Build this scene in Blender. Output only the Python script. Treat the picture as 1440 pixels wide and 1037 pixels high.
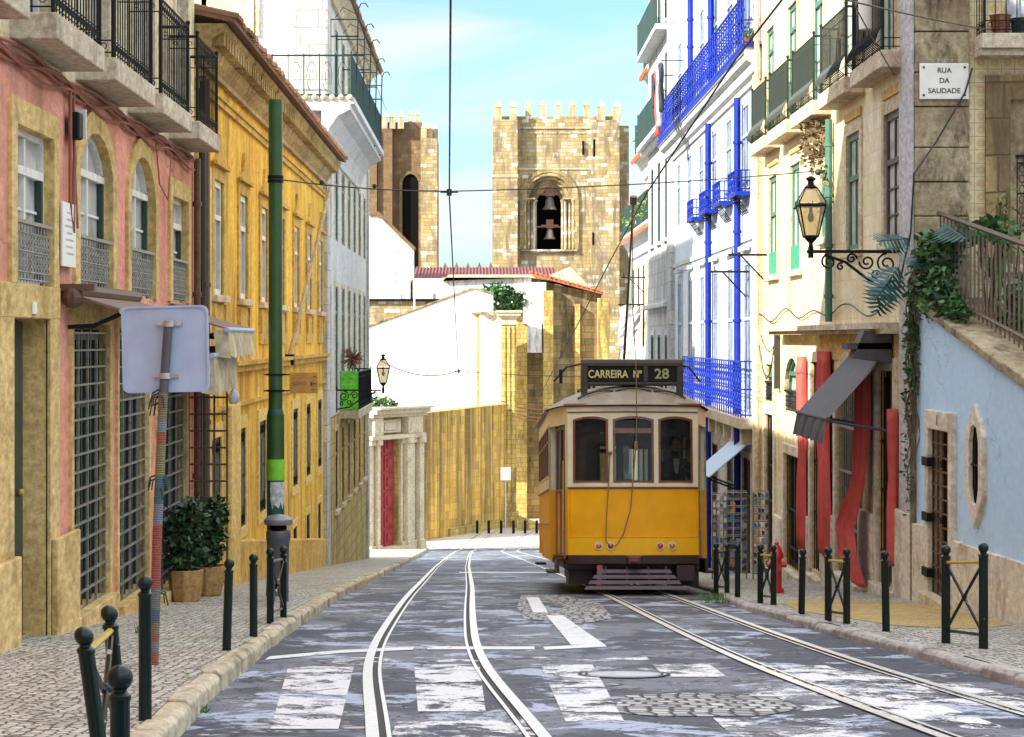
import bpy, bmesh, math, random
from mathutils import Vector, Matrix
random.seed(7)
for o in list(bpy.data.objects): bpy.data.objects.remove(o, do_unlink=True)
scene = bpy.context.scene
COL = scene.collection
# ---------------------------------------------------------------- camera
cam_d = bpy.data.cameras.new('camera'); cam = bpy.data.objects.new('camera', cam_d); COL.objects.link(cam)
cam.location = (0, 0, 0); cam.rotation_euler = (math.radians(90), 0, 0)
cam_d.sensor_width = 36; cam_d.lens = 75; cam_d.shift_x = 0.0257; cam_d.shift_y = -0.0295
cam_d.clip_start = 0.1; cam_d.clip_end = 5000
scene.camera = cam
# ---------------------------------------------------------------- sky, sun, exposure
SUN_EL, SUN_ROT = 31.0, 240.0
world = bpy.data.worlds.new("World"); scene.world = world; world.use_nodes = True
wn = world.node_tree; wn.nodes.clear()
wo = wn.nodes.new('ShaderNodeOutputWorld'); wb = wn.nodes.new('ShaderNodeBackground')
sk = wn.nodes.new('ShaderNodeTexSky'); sk.sky_type = 'NISHITA'; sk.sun_disc = False
sk.sun_elevation = math.radians(SUN_EL); sk.sun_rotation = math.radians(SUN_ROT)
sk.air_density = 1.0; sk.dust_density = 1.2; sk.ozone_density = 1.0
wt = wn.nodes.new('ShaderNodeTexCoord'); wm = wn.nodes.new('ShaderNodeMapping'); wm.inputs['Scale'].default_value = (1.6, 1.6, 9)
wx = wn.nodes.new('ShaderNodeTexNoise'); wx.inputs['Scale'].default_value = 2.4; wx.inputs['Detail'].default_value = 7; wx.inputs['Distortion'].default_value = .6
wr = wn.nodes.new('ShaderNodeValToRGB'); wr.color_ramp.elements[0].position = .42; wr.color_ramp.elements[1].position = .6
wr.color_ramp.elements[1].color = (.95, .95, .95, 1)
wmix = wn.nodes.new('ShaderNodeMixRGB'); wmix.inputs[2].default_value = (3.0, 3.25, 3.35, 1)
wn.links.new(wt.outputs['Generated'], wm.inputs[0]); wn.links.new(wm.outputs[0], wx.inputs['Vector']); wn.links.new(wx.outputs[0], wr.inputs[0])
wn.links.new(wr.outputs[0], wmix.inputs[0]); wtint = wn.nodes.new('ShaderNodeMixRGB'); wtint.blend_type = 'MULTIPLY'; wtint.inputs[0].default_value = 1; wtint.inputs[2].default_value = (.56, .72, .84, 1)
wn.links.new(sk.outputs[0], wtint.inputs[1]); wn.links.new(wtint.outputs[0], wmix.inputs[1]); 
# bright cap added overhead, out of view, to fill the shade, clear sky lower down
wsp = wn.nodes.new('ShaderNodeSeparateXYZ'); wn.links.new(wt.outputs['Generated'], wsp.inputs[0])
wz = wn.nodes.new('ShaderNodeValToRGB'); wz.color_ramp.elements[0].position = .3; wz.color_ramp.elements[1].position = .5; wn.links.new(wsp.outputs[2], wz.inputs[0])
whi = wn.nodes.new('ShaderNodeMixRGB'); whi.inputs[2].default_value = (6.7, 7.0, 7.4, 1)
wn.links.new(wz.outputs[0], whi.inputs[0]); wn.links.new(wmix.outputs[0], whi.inputs[1]); wn.links.new(whi.outputs[0], wb.inputs[0])
wb.inputs[1].default_value = 0.12
wn.links.new(wb.outputs[0], wo.inputs[0])
sd = bpy.data.lights.new('sun', 'SUN'); sd.energy = 4.7; sd.angle = math.radians(.5); sd.color = (1, .93, .8)
sun = bpy.data.objects.new('sun', sd); COL.objects.link(sun)
_e, _r = math.radians(SUN_EL), math.radians(SUN_ROT)
to_sun = Vector((math.sin(_r) * math.cos(_e), math.cos(_r) * math.cos(_e), math.sin(_e)))
sun.rotation_euler = to_sun.to_track_quat('Z', 'Y').to_euler()
scene.view_settings.view_transform = 'Standard'; scene.view_settings.look = 'None'
scene.view_settings.gamma = 1; scene.view_settings.use_curve_mapping = False
scene.view_settings.exposure = 1.38

# ================================================================ helpers
class MB:
    """collects shapes in world metres, builds ONE mesh object"""
    def __init__(s): s.v = []; s.f = []; s.m = []; s.mi = 0
    def add(s, vs, fs):
        b = len(s.v); s.v += [tuple(p) for p in vs]
        for f in fs: s.f.append([b + i for i in f]); s.m.append(s.mi)
        return s
    def box(s, x0, x1, y0, y1, z0, z1):
        if x0 > x1: x0, x1 = x1, x0
        if y0 > y1: y0, y1 = y1, y0
        if z0 > z1: z0, z1 = z1, z0
        return s.add([(x0,y0,z0),(x1,y0,z0),(x1,y1,z0),(x0,y1,z0),(x0,y0,z1),(x1,y0,z1),(x1,y1,z1),(x0,y1,z1)],
              [(0,3,2,1),(4,5,6,7),(0,1,5,4),(1,2,6,5),(2,3,7,6),(3,0,4,7)])
    def fbox(s, F, u0, u1, n0, n1, z0, z1):
        a = F(u0, n0, z0); b = F(u1, n1, z1)
        return s.box(a[0], b[0], a[1], b[1], a[2], b[2])
    def quad(s, a, b, c, d): return s.add([a, b, c, d], [(0,1,2,3)])
    def poly(s, pts): return s.add(pts, [tuple(range(len(pts)))])
    def prism(s, pts, vec):
        n = len(pts); vec = Vector(vec)
        q = [Vector(p) for p in pts] + [Vector(p) + vec for p in pts]
        return s.add(q, [tuple(range(n)), tuple(range(2*n-1, n-1, -1))] + [(i, i+n, (i+1) % n + n, (i+1) % n) for i in range(n)])
    def tube(s, path, r, n=6, closed=False):
        P = [Vector(p) for p in path]; R = r if isinstance(r, (list, tuple)) else [r] * len(P)
        rings = []; up = None
        for i, p in enumerate(P):
            if closed: t = P[(i+1) % len(P)] - P[i-1]
            else: t = P[min(i+1, len(P)-1)] - P[max(i-1, 0)]
            if t.length < 1e-9: t = Vector((0,0,1))
            t.normalize()
            if up is None: up = Vector((0,0,1)) if abs(t.z) < .9 else Vector((0,1,0))
            a = t.cross(up)
            if a.length < 1e-4: a = t.cross(Vector((1,0,0)))
            a.normalize(); b = a.cross(t); up = b
            rings.append([p + (a * math.cos(k*2*math.pi/n) + b * math.sin(k*2*math.pi/n)) * R[i] for k in range(n)])
        vs = [q for g in rings for q in g]; m = len(P); fs = []
        for i in range(m if closed else m-1):
            j = (i+1) % m
            for k in range(n): fs.append((i*n+k, j*n+k, j*n+(k+1) % n, i*n+(k+1) % n))
        if not closed: fs += [tuple(range(n)), tuple(range(m*n-1, (m-1)*n-1, -1))]
        return s.add(vs, fs)
    def bar(s, a, b, w=.012, d=None):
        return s.tube([a, b], w * .62, 4)
    def lathe(s, prof, c=(0,0,0), n=16, sx=1, sy=1):
        vs = []; fs = []
        for r, z in prof:
            for k in range(n):
                t = k*2*math.pi/n; vs.append((c[0]+r*math.cos(t)*sx, c[1]+r*math.sin(t)*sy, c[2]+z))
        for i in range(len(prof)-1):
            for k in range(n): fs.append((i*n+k, i*n+(k+1) % n, (i+1)*n+(k+1) % n, (i+1)*n+k))
        fs += [tuple(range(n-1, -1, -1)), tuple((len(prof)-1)*n+k for k in range(n))]
        return s.add(vs, fs)
    def ball(s, c, r, n=12, m=8, sx=1, sy=1, sz=1):
        prof = [(max(1e-4, math.sin(math.pi*i/m))*r, -math.cos(math.pi*i/m)*r*sz) for i in range(m+1)]
        return s.lathe(prof, c, n, sx, sy)
    def ring(s, F, inner, outer, n0, n1, closed=False):
        """band between two (u,z) paths, from depth n0 (back) to n1 (front)"""
        m = len(inner); vs = []
        for (u, z) in inner: vs += [F(u, n0, z), F(u, n1, z)]
        for (u, z) in outer: vs += [F(u, n0, z), F(u, n1, z)]
        o = 2*m; fs = []
        for i in range(m if closed else m-1):
            j = (i+1) % m
            fs.append((2*i+1, 2*j+1, o+2*j+1, o+2*i+1)); fs.append((o+2*i, o+2*j, o+2*j+1, o+2*i+1)); fs.append((2*i, 2*j, 2*j+1, 2*i+1))
        if not closed:
            fs.append((0, 1, o+1, o)); e = m-1; fs.append((2*e, 2*e+1, o+2*e+1, o+2*e))
        return s.add(vs, fs)
    def each(s, name, mat, parent=None, bevel=0):
        """build every separate piece as an object of its own"""
        par = list(range(len(s.v)))
        def find(i):
            while par[i] != i: par[i] = par[par[i]]; i = par[i]
            return i
        for f in s.f:
            for i in f[1:]: par[find(i)] = find(f[0])
        g = {}
        for f in s.f: g.setdefault(find(f[0]), []).append(f)
        for fs in g.values():
            m = MB(); ids = sorted({i for f in fs for i in f}); mp = {i: k for k, i in enumerate(ids)}
            m.add([s.v[i] for i in ids], [[mp[i] for i in f] for f in fs]); r = m.build(name, mat, parent, bevel=bevel)
        return r
    def build(s, name, mat, parent=None, smooth=False, bevel=0, fix=True, loc=None):
        off = Vector(parent['_w']) if parent is not None else (Vector(loc) if loc else Vector((0,0,0)))
        me = bpy.data.meshes.new(name)
        me.from_pydata([(p[0]-off.x, p[1]-off.y, p[2]-off.z) for p in s.v], [], s.f)
        mats = mat if isinstance(mat, (list, tuple)) else [mat]
        for m_ in mats: me.materials.append(m_)
        for p, k in zip(me.polygons, s.m): p.material_index = min(k, len(mats)-1)
        if fix:
            bm = bmesh.new(); bm.from_mesh(me); bmesh.ops.recalc_face_normals(bm, faces=bm.faces); bm.to_mesh(me); bm.free()
        if smooth:
            for p in me.polygons: p.use_smooth = True
            try: me.set_sharp_from_angle(angle=math.radians(40))
            except Exception: pass
        o = bpy.data.objects.new(name, me); COL.objects.link(o)
        if parent is not None: o.parent = parent
        elif loc: o.location = loc
        o['_w'] = tuple(off)
        if bevel:
            b = o.modifiers.new('bevel', 'BEVEL'); b.width = bevel; b.segments = 2; b.limit_method = 'ANGLE'
        return o

def tag(o, label=None, cat=None, group=None, kind=None):
    if label: o['label'] = label
    if cat: o['category'] = cat
    if group: o['group'] = group
    if kind: o['kind'] = kind
    return o
def thing(name, loc, label, cat, group=None):
    o = bpy.data.objects.new(name, None); COL.objects.link(o); o.location = loc; o['_w'] = tuple(loc)
    o.empty_display_size = .3
    return tag(o, label, cat, group)
def copy_tree(o, parent=None):
    c = o.copy(); COL.objects.link(c)
    if parent is not None: c.parent = parent
    for ch in [x for x in bpy.data.objects if x.parent == o]: copy_tree(ch, c)
    return c
def LF(u, n, z): return (-3.75 + n, u, z)      # left street wall, u = distance down the street
def RF(u, n, z): return (5.25 - n, u, z)       # right street wall
def FF(y): return lambda u, n, z: (u, y - n, z)  # wall facing up the street
def lerp_tab(T, d):
    if d <= T[0][0]: return T[0][1]
    for (a, b), (c, e) in zip(T, T[1:]):
        if d <= c: return b + (e-b) * (d-a) / (c-a)
    return T[-1][1]
def G(d):                                       # road height
    if d < 26: return -1.2 - .08*d
    if d < 34: t = (d-26)/8; return -1.2 - .08*d - .013*8*t*t/2
    if d < 122: return -1.2 - .08*34 - .052 - .093*(d-34)
    if d < 132: t = (d-122)/10; return -1.2-.08*34-.052-.093*(88) - .093*10*(t - t*t/2)
    return -1.2-.08*34-.052-.093*88 - .465

# ---------------------------------------------------------------- materials
class N:
    def __init__(s, name):
        s.m = bpy.data.materials.new(name); s.m.use_nodes = True; s.t = s.m.node_tree; s.t.nodes.clear()
        s.out = s.n('ShaderNodeOutputMaterial'); s.b = s.n('ShaderNodeBsdfPrincipled'); s.l(s.b.outputs[0], s.out.inputs[0])
    def n(s, k, **kw):
        x = s.t.nodes.new(k)
        for a, b in kw.items(): setattr(x, a, b)
        return x
    def l(s, a, b): s.t.links.new(a, b)
    def set(s, sock, v):
        if hasattr(v, 'links'): s.l(v, sock)
        else: sock.default_value = v
    def math(s, op, a, b=0.0, c=None, clamp=False):
        x = s.n('ShaderNodeMath', operation=op); x.use_clamp = clamp
        s.set(x.inputs[0], a); s.set(x.inputs[1], b)
        if c is not None: s.set(x.inputs[2], c)
        return x.outputs[0]
    def pos(s, scale=(1,1,1)):
        g = s.n('ShaderNodeNewGeometry')
        m = s.n('ShaderNodeMapping'); m.inputs['Scale'].default_value = scale; s.l(g.outputs['Position'], m.inputs[0]); return m.outputs[0]
    def objp(s, scale=(1,1,1)):
        g = s.n('ShaderNodeTexCoord')
        m = s.n('ShaderNodeMapping'); m.inputs['Scale'].default_value = scale; s.l(g.outputs['Object'], m.inputs[0]); return m.outputs[0]
    def noise(s, vec, scale, detail=5, rough=.55, dist=0):
        x = s.n('ShaderNodeTexNoise'); s.l(vec, x.inputs['Vector'])
        x.inputs['Scale'].default_value = scale; x.inputs['Detail'].default_value = detail; x.inputs['Roughness'].default_value = rough; x.inputs['Distortion'].default_value = dist
        return x.outputs[0]
    def ramp(s, fac, stops, const=False):
        r = s.n('ShaderNodeValToRGB'); e = r.color_ramp.elements
        if const: r.color_ramp.interpolation = 'CONSTANT'
        while len(e) < len(stops): e.new(.5)
        for q, (p, c) in zip(e, stops):
            q.position = p; q.color = (c, c, c, 1) if isinstance(c, (int, float)) else (*c[:3], 1)
        s.l(fac, r.inputs[0]); return r.outputs[0]
    def mix(s, f, a, b, mode='MIX'):
        x = s.n('ShaderNodeMixRGB', blend_type=mode)
        s.set(x.inputs[0], f)
        for i, v in ((1, a), (2, b)):
            if hasattr(v, 'links'): s.l(v, x.inputs[i])
            else: x.inputs[i].default_value = (*v[:3], 1)
        return x.outputs[0]
    def fin(s, col, rough=.8, metal=0, bump=None, bs=.3, bd=.02, spec=None, coat=0):
        s.set(s.b.inputs['Base Color'], col if hasattr(col, 'links') else (*col[:3], 1)); s.set(s.b.inputs['Roughness'], rough); s.b.inputs['Metallic'].default_value = metal
        if spec is not None: s.b.inputs['Specular IOR Level'].default_value = spec
        if coat: s.b.inputs['Coat Weight'].default_value = coat; s.b.inputs['Coat Roughness'].default_value = .08
        if bump is not None:
            k = s.n('ShaderNodeBump'); k.inputs['Strength'].default_value = bs; k.inputs['Distance'].default_value = bd
            s.l(bump, k.inputs['Height']); s.l(k.outputs[0], s.b.inputs['Normal'])
        return s.m
def plaster(name, c1, c2, dirt=(.12,.09,.05), amt=.5, streak=1.0, rough=.88, bs=.35, grain=.8, crack=.0, vs=.22, sd_=.5):
    k = N(name); p = k.pos((1, .45, 1)); ps = k.pos((1.6, .8, vs))
    a = k.mix(k.ramp(k.noise(p, .9, 6, .65), [(.35, 0), (.65, 1)]), c1, c2)
    f = k.noise(p, 14, 6, .7); a = k.mix(grain, a, k.mix(1, a, k.ramp(f, [(.3, (.45,.4,.32)), (.7, (1.3,1.3,1.3))]), 'MULTIPLY'))
    st = k.ramp(k.noise(ps, 2.2, 8, .72, .3), [(sd_, 0), (sd_+.2, amt * streak)])
    a = k.mix(st, a, dirt)
    sp = k.ramp(k.noise(p, 3.2, 9, .75, .8), [(.6, 0), (.66, amt * .8)])
    a = k.mix(sp, a, tuple(x*.6 + y*.4 for x, y in zip(dirt, c1)))
    if crack:
        cv = k.n('ShaderNodeTexVoronoi', feature='DISTANCE_TO_EDGE'); va = k.n('ShaderNodeVectorMath', operation='ADD'); nz = k.n('ShaderNodeTexNoise'); nz.inputs['Scale'].default_value = 1.7; nz.inputs['Detail'].default_value = 5
        k.l(p, nz.inputs['Vector']); k.l(p, va.inputs[0]); k.l(nz.outputs['Color'], va.inputs[1]); k.l(va.outputs[0], cv.inputs['Vector']); cv.inputs['Scale'].default_value = .8
        ck = k.math('MULTIPLY', k.ramp(cv.outputs['Distance'], [(.003, 1), (.009, 0)]), k.ramp(k.noise(p, .7, 3), [(.48, 0), (.56, crack)]))
        a = k.mix(ck, a, tuple(x*.4 for x in dirt))
        pl = k.ramp(k.noise(p, 1.4, 9, .7, 1.0), [(.63, 0), (.645, crack)]); a = k.mix(pl, a, tuple(min(1, x*.5+.28) for x in c2))
        f = k.math('SUBTRACT', f, k.math('ADD', pl, ck))
    return k.fin(a, rough, bump=f, bs=bs, bd=.015)
def blocks(name, w, h, cols, mortar=(.12,.1,.07), mw=.03, stain=(.08,.06,.035), amt=.5, dist=.04, bs=.6, rough=.85, fine=10, rows_shift=.5, zs=.25, sx=1.2, st0=.46):
    """coursed blocks: a random tone per block, joints, stains"""
    k = N(name); g = k.n('ShaderNodeNewGeometry'); nz = k.n('ShaderNodeTexNoise'); nz.inputs['Scale'].default_value = 2.5; k.l(g.outputs['Position'], nz.inputs['Vector'])
    va = k.n('ShaderNodeVectorMath', operation='SCALE'); va.inputs['Scale'].default_value = dist; k.l(nz.outputs['Color'], va.inputs[0])
    vb = k.n('ShaderNodeVectorMath', operation='ADD'); k.l(g.outputs['Position'], vb.inputs[0]); k.l(va.outputs[0], vb.inputs[1])
    sp = k.n('ShaderNodeSeparateXYZ'); k.l(vb.outputs[0], sp.inputs[0])
    u = k.math('ADD', sp.outputs[0], sp.outputs[1]); r = k.math('DIVIDE', sp.outputs[2], h); row = k.math('FLOOR', r)
    wr_ = k.n('ShaderNodeTexWhiteNoise', noise_dimensions='1D'); k.l(row, wr_.inputs['W'])
    uu = k.math('ADD', k.math('DIVIDE', u, w), k.math('MULTIPLY', wr_.outputs[0], rows_shift*2)); cell = k.math('FLOOR', uu)
    cv = k.n('ShaderNodeCombineXYZ'); k.l(cell, cv.inputs[0]); k.l(row, cv.inputs[1])
    wn_ = k.n('ShaderNodeTexWhiteNoise', noise_dimensions='3D'); k.l(cv.outputs[0], wn_.inputs['Vector'])
    col = k.ramp(wn_.outputs[0], [(i/len(cols), c) for i, c in enumerate(cols)], True)
    fu = k.math('FRACT', uu); fz = k.math('FRACT', r)
    eu = k.math('MULTIPLY', k.math('MINIMUM', fu, k.math('SUBTRACT', 1.0, fu)), w); ez = k.math('MULTIPLY', k.math('MINIMUM', fz, k.math('SUBTRACT', 1.0, fz)), h)
    e = k.math('MINIMUM', eu, ez); mk = k.ramp(k.math('DIVIDE', e, mw), [(.25, 1), (.6, 0)])
    P = g.outputs['Position']; f = k.noise(P, fine, 7, .7)
    col = k.mix(.6, col, k.mix(1, col, k.ramp(f, [(.3, (.5,.46,.4)), (.68, (1.3,1.3,1.28))]), 'MULTIPLY'))
    ps = k.pos((sx, sx, zs)); st = k.ramp(k.noise(ps, 1.1, 8, .72, .4), [(st0, 0), (st0+.18, amt)])
    col = k.mix(st, col, stain); col = k.mix(mk, col, mortar)
    hgt = k.math('SUBTRACT', k.math('MULTIPLY', f, .5), mk)
    return k.fin(col, rough, bump=hgt, bs=bs, bd=.03)
def plain(name, c, rough=.6, metal=0, var=.25, scale=8, bs=.15, spec=None, coat=0, obj=False):
    k = N(name); p = k.objp() if obj else k.pos(); f = k.noise(p, scale, 6, .65)
    a = k.mix(1, c, k.ramp(f, [(.3, (1-var,)*3), (.7, (1+var*.6,)*3)]), 'MULTIPLY')
    rr = k.math('ADD', rough - .1, k.math('MULTIPLY', f, .2))
    return k.fin(a, rr, metal, bump=f, bs=bs, bd=.006, spec=spec, coat=coat)

M = {}
M['pink'] = plaster('pink_plaster', (.82,.38,.28), (.74,.29,.2), (.34,.14,.09), .7, grain=.5, crack=.6, sd_=.47)
M['cream'] = plaster('cream_plaster', (.78,.7,.5), (.7,.6,.36), (.3,.22,.1), .5)
M['ochre_stone'] = plaster('ochre_limestone', (.8,.58,.25), (.62,.43,.15), (.2,.12,.04), .8, bs=.6, vs=.75)
M['pale_stone'] = plaster('pale_limestone', (.72,.63,.46), (.6,.5,.33), (.2,.15,.08), .6, bs=.5, vs=.75)
M['cornice_stone'] = plaster('grimy_cornice_stone', (.6,.46,.22), (.34,.23,.09), (.08,.055,.02), 1.0, bs=.8, vs=.75)
M['slab_stone'] = plaster('balcony_stone', (.66,.6,.5), (.55,.46,.33), (.16,.11,.07), .7, bs=.6, vs=.75)
M['yellow'] = plaster('yellow_plaster', (.9,.6,.055), (.78,.44,.03), (.3,.16,.025), .95, grain=.6, crack=.5, sd_=.45, vs=.16)
M['yellow_trim'] = plaster('ochre_trim', (.7,.47,.1), (.56,.34,.06), (.14,.08,.02), .8, vs=.75)
M['yellow_light'] = plaster('light_yellow_trim', (.8,.6,.22), (.74,.52,.14), (.4,.25,.06), .4)
M['white'] = plaster('white_plaster', (.66,.68,.68), (.56,.6,.62), (.3,.27,.2), .55, grain=.5, crack=.4)
M['grey_plaster'] = plaster('grey_blue_plaster', (.5,.55,.6), (.42,.46,.52), (.2,.2,.2), .5)
M['bright_white'] = plaster('limewash', (.86,.86,.85), (.82,.82,.83), (.55,.52,.5), .18)
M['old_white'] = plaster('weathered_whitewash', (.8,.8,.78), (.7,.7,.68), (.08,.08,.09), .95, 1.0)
M['warm_white'] = plaster('warm_white_plaster', (.8,.72,.5), (.76,.62,.34), (.36,.22,.08), .85, grain=.6, crack=.6)
M['blue_wall'] = plaster('light_blue_limewash', (.52,.73,.97), (.47,.69,.95), (.38,.52,.7), .3, grain=.2, bs=.1, crack=.35)
M['stone_quoin'] = plaster('corner_stone', (.46,.4,.27), (.24,.18,.1), (.05,.038,.026), 1.0, 1.2, bs=1.0, vs=.75)
M['base_stone'] = plaster('base_marble', (.8,.74,.64), (.7,.62,.5), (.25,.17,.1), .75, bs=.5, grain=.6, vs=.75)
M['tower'] = blocks('tower_masonry', .55, .3, [(.36,.27,.12), (.42,.34,.2), (.31,.235,.105), (.38,.3,.15), (.44,.38,.25), (.37,.27,.12), (.42,.33,.155), (.4,.35,.23), (.33,.245,.1), (.68,.64,.52)], (.22,.16,.09), .025, (.13,.1,.07), .95)
M['tower_shade'] = blocks('shade_toned_masonry', .62, .34, [(.17,.1,.045), (.2,.12,.055), (.14,.08,.035), (.18,.11,.05), (.23,.15,.075)], (.16,.1,.05), .035, (.1,.07,.04), .7)  # darker copy of the tower masonry, with shade put into the colour
M['merlon'] = blocks('merlon_stone', .7, .5, [(.55,.44,.28), (.5,.38,.22), (.6,.5,.35)], (.3,.24,.15), .02, (.12,.1,.07), .7)
M['ashlar'] = blocks('ochre_ashlar', .75, .5, [(.68,.4,.06), (.74,.46,.08), (.62,.36,.055), (.68,.43,.1), (.78,.5,.09), (.56,.34,.08)], (.42,.26,.07), .02, (.13,.09,.035), .95, zs=.055, sx=1.5, st0=.4)
M['ashlar_small'] = blocks('small_ochre_ashlar', .45, .32, [(.56,.39,.1), (.48,.33,.08), (.6,.44,.14), (.52,.38,.12)], (.26,.18,.06), .03, (.12,.09,.03), .85)
M['brown_stone'] = blocks('brown_ashlar', .9, .45, [(.36,.27,.12), (.3,.225,.1), (.42,.32,.15), (.26,.2,.1)], (.14,.1,.05), .03, (.07,.05,.03), .95)
M['azulejo'] = blocks('worn_wall_tiles', .28, .28, [(.74,.66,.44), (.7,.6,.36), (.78,.7,.5), (.66,.58,.4)], (.5,.42,.28), .012, (.45,.3,.12), .5, dist=0, bs=.15, rough=.4, rows_shift=0)
M['azulejo_blue'] = blocks('pale_blue_tiles', .3, .3, [(.52,.6,.76), (.58,.65,.78), (.48,.57,.75), (.62,.67,.76)], (.36,.42,.58), .012, (.4,.42,.5), .4, dist=0, bs=.15, rough=.35, rows_shift=0)
M['grey_blocks'] = blocks('grey_stone_blocks', .5, .4, [(.5,.5,.48), (.56,.56,.54), (.44,.45,.45), (.6,.58,.52)], (.3,.3,.3), .02, (.16,.16,.17), .6)
def azul_flower():
    k = N('patterned_wall_tiles'); g = k.n('ShaderNodeNewGeometry'); sp = k.n('ShaderNodeSeparateXYZ'); k.l(g.outputs['Position'], sp.inputs[0])
    u = k.math('ADD', sp.outputs[0], sp.outputs[1]); T = .165
    fu = k.math('SUBTRACT', k.math('FRACT', k.math('DIVIDE', k.math('ADD', u, .035), T)), .5); fz = k.math('SUBTRACT', k.math('FRACT', k.math('DIVIDE', sp.outputs[2], T)), .5)
    r = k.math('SQRT', k.math('ADD', k.math('MULTIPLY', fu, fu), k.math('MULTIPLY', fz, fz)))
    ang = k.math('ARCTAN2', fz, fu); pet = k.math('MULTIPLY', k.math('COSINE', k.math('MULTIPLY', ang, 8)), .03)
    rr = k.math('ADD', r, pet)
    col = k.ramp(rr, [(0, (.45,.25,.06)), (.1, (.68,.55,.3)), (.2, (.42,.26,.08)), (.27, (.68,.56,.3)), (.32, (.5,.36,.16)), (.36, (.66,.56,.32))])
    e = k.math('MAXIMUM', k.math('ABSOLUTE', fu), k.math('ABSOLUTE', fz)); mk = k.ramp(e, [(.46, 0), (.49, 1)])
    col = k.mix(mk, col, (.3,.25,.15)); n_ = k.noise(g.outputs['Position'], 6, 7, .7)
    col = k.mix(k.ramp(n_, [(.45, 0), (.7, .6)]), col, (.3,.24,.14))
    return k.fin(col, .4, bump=n_, bs=.1)
M['azulejo_flower'] = azul_flower()
def roof_tiles(name, c1, c2):
    k = N(name); f = k.noise(k.pos(), 9, 7, .75); a = k.mix(k.ramp(f, [(.35, 0), (.65, 1)]), c1, c2)
    d = k.ramp(k.noise(k.pos(), 2.3, 6, .7), [(.5, 0), (.7, .7)]); a = k.mix(d, a, (.06,.05,.04))
    return k.fin(a, .85, bump=f, bs=.6, bd=.02)
M['tile_old'] = roof_tiles('old_roof_tiles', (.12,.055,.03), (.24,.11,.05))
M['tile_red'] = roof_tiles('red_roof_tiles', (.55,.16,.06), (.42,.12,.06))
M['tile_maroon'] = roof_tiles('dark_red_roof_tiles', (.16,.05,.06), (.22,.07,.07))
M['iron'] = plain('black_iron', (.009,.01,.012), .55, 0, .3, spec=.18)
M['iron_green'] = plain('dark_green_iron', (.01,.022,.016), .5, .2)
M['iron_teal'] = plain('teal_iron', (.012,.045,.042), .5, .1)
M['iron_blue'] = plain('royal_blue_paint', (.002,.022,.3), .5, 0, .35, 12, spec=.25)
M['iron_silver'] = plain('weathered_grey_iron', (.3,.29,.25), .5, .4, .5, 18)
M['slat'] = plain('brown_iron_slats', (.15,.11,.085), .5, .2, .4, 14)
M['iron_rust'] = plain('rust_brown_iron', (.14,.08,.05), .5, .3, .4, 14)
M['bollard'] = None
def bollard_mat():
    k = N('chipped_green_black_paint'); p = k.objp(); f = k.noise(p, 9, 5, .6, .5)
    chip = k.ramp(f, [(.66, 0), (.675, 1)]); a = k.mix(chip, (.005,.014,.011), (.35,.38,.36))
    return k.fin(a, k.math('ADD', .22, k.math('MULTIPLY', chip, .5)), 0, bump=chip, bs=.2, bd=-.004, spec=.3)
M['bollard'] = bollard_mat()
M['green_frame'] = plain('green_window_paint', (.05,.16,.12), .5)
M['bright_green'] = plain('green_shutter_paint', (.03,.27,.16), .5)
M['dark_green'] = plain('very_dark_green_paint', (.02,.045,.035), .5)
M['white_frame'] = plain('white_window_paint', (.74,.73,.67), .5)
M['dark_frame'] = plain('dark_window_paint', (.04,.04,.045), .5)
M['red_door'] = plain('red_door_paint', (.36,.035,.035), .55, 0, .35, 5)
M['wood'] = plain('brown_varnished_wood', (.2,.065,.025), .3, 0, .3, 12, coat=.5)
M['dark'] = plain('near_black', (.005,.005,.005), .95, spec=.1)  # near-black stands in for darkness inside openings; also gutter and eyes
M['soffit'] = plain('dark_soffit', (.1,.06,.035), .9)
def glass_op(name, c1, c2, r=.06):
    k = N(name); f = k.noise(k.pos(), 1.7, 3, .5, 1.0); a = k.mix(k.ramp(f, [(.45, 0), (.55, 1)]), c1, c2)
    return k.fin(a, r, 0, spec=.45)
M['glass'] = glass_op('window_glass', (.008,.011,.012), (.035,.045,.05), .1)
M['glass_curtain'] = glass_op('curtained_glass', (.42,.43,.41), (.62,.62,.58), .12)
M['glass_blue'] = glass_op('pale_blue_glass', (.05,.07,.12), (.16,.21,.3), .25)
M['blue_grey_frame'] = plain('blue_grey_window_paint', (.3,.37,.52), .5)
def tram_glass():
    k = N('tram_glass'); k.b.inputs['Base Color'].default_value = (.02,.025,.025,1); k.b.inputs['Roughness'].default_value = .03; k.b.inputs['Specular IOR Level'].default_value = .9
    tr = k.n('ShaderNodeBsdfTransparent'); mx = k.n('ShaderNodeMixShader'); mx.inputs[0].default_value = .35
    tr.inputs[0].default_value = (.6,.63,.58,1)
    k.l(tr.outputs[0], mx.inputs[1]); k.l(k.b.outputs[0], mx.inputs[2]); k.l(mx.outputs[0], k.out.inputs[0]); return k.m
M['tram_glass'] = tram_glass()
M['tram_yellow'] = plain('tram_yellow_paint', (.95,.43,.004), .5, 0, .12, 3, .03, spec=.3, obj=True)
M['tram_yellow2'] = plain('tram_bright_yellow_paint', (.96,.5,.006), .42, 0, .1, 3, .03, spec=.35, obj=True)
M['tram_cream'] = plain('tram_cream_paint', (.84,.74,.5), .45, 0, .14, 4, .03, obj=True)
M['tram_roof'] = plain('tram_roof_canvas', (.3,.25,.19), .55, 0, .5, 2.2, .2, obj=True)
M['tram_brown'] = plain('tram_underframe', (.04,.017,.014), .55, 0, .4, 6, obj=True)
M['tram_maroon'] = plain('tram_maroon_trim', (.16,.035,.03), .4, obj=True)
M['fender'] = plain('purple_brown_slats', (.09,.055,.07), .5, 0, .3, 6, obj=True)
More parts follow.
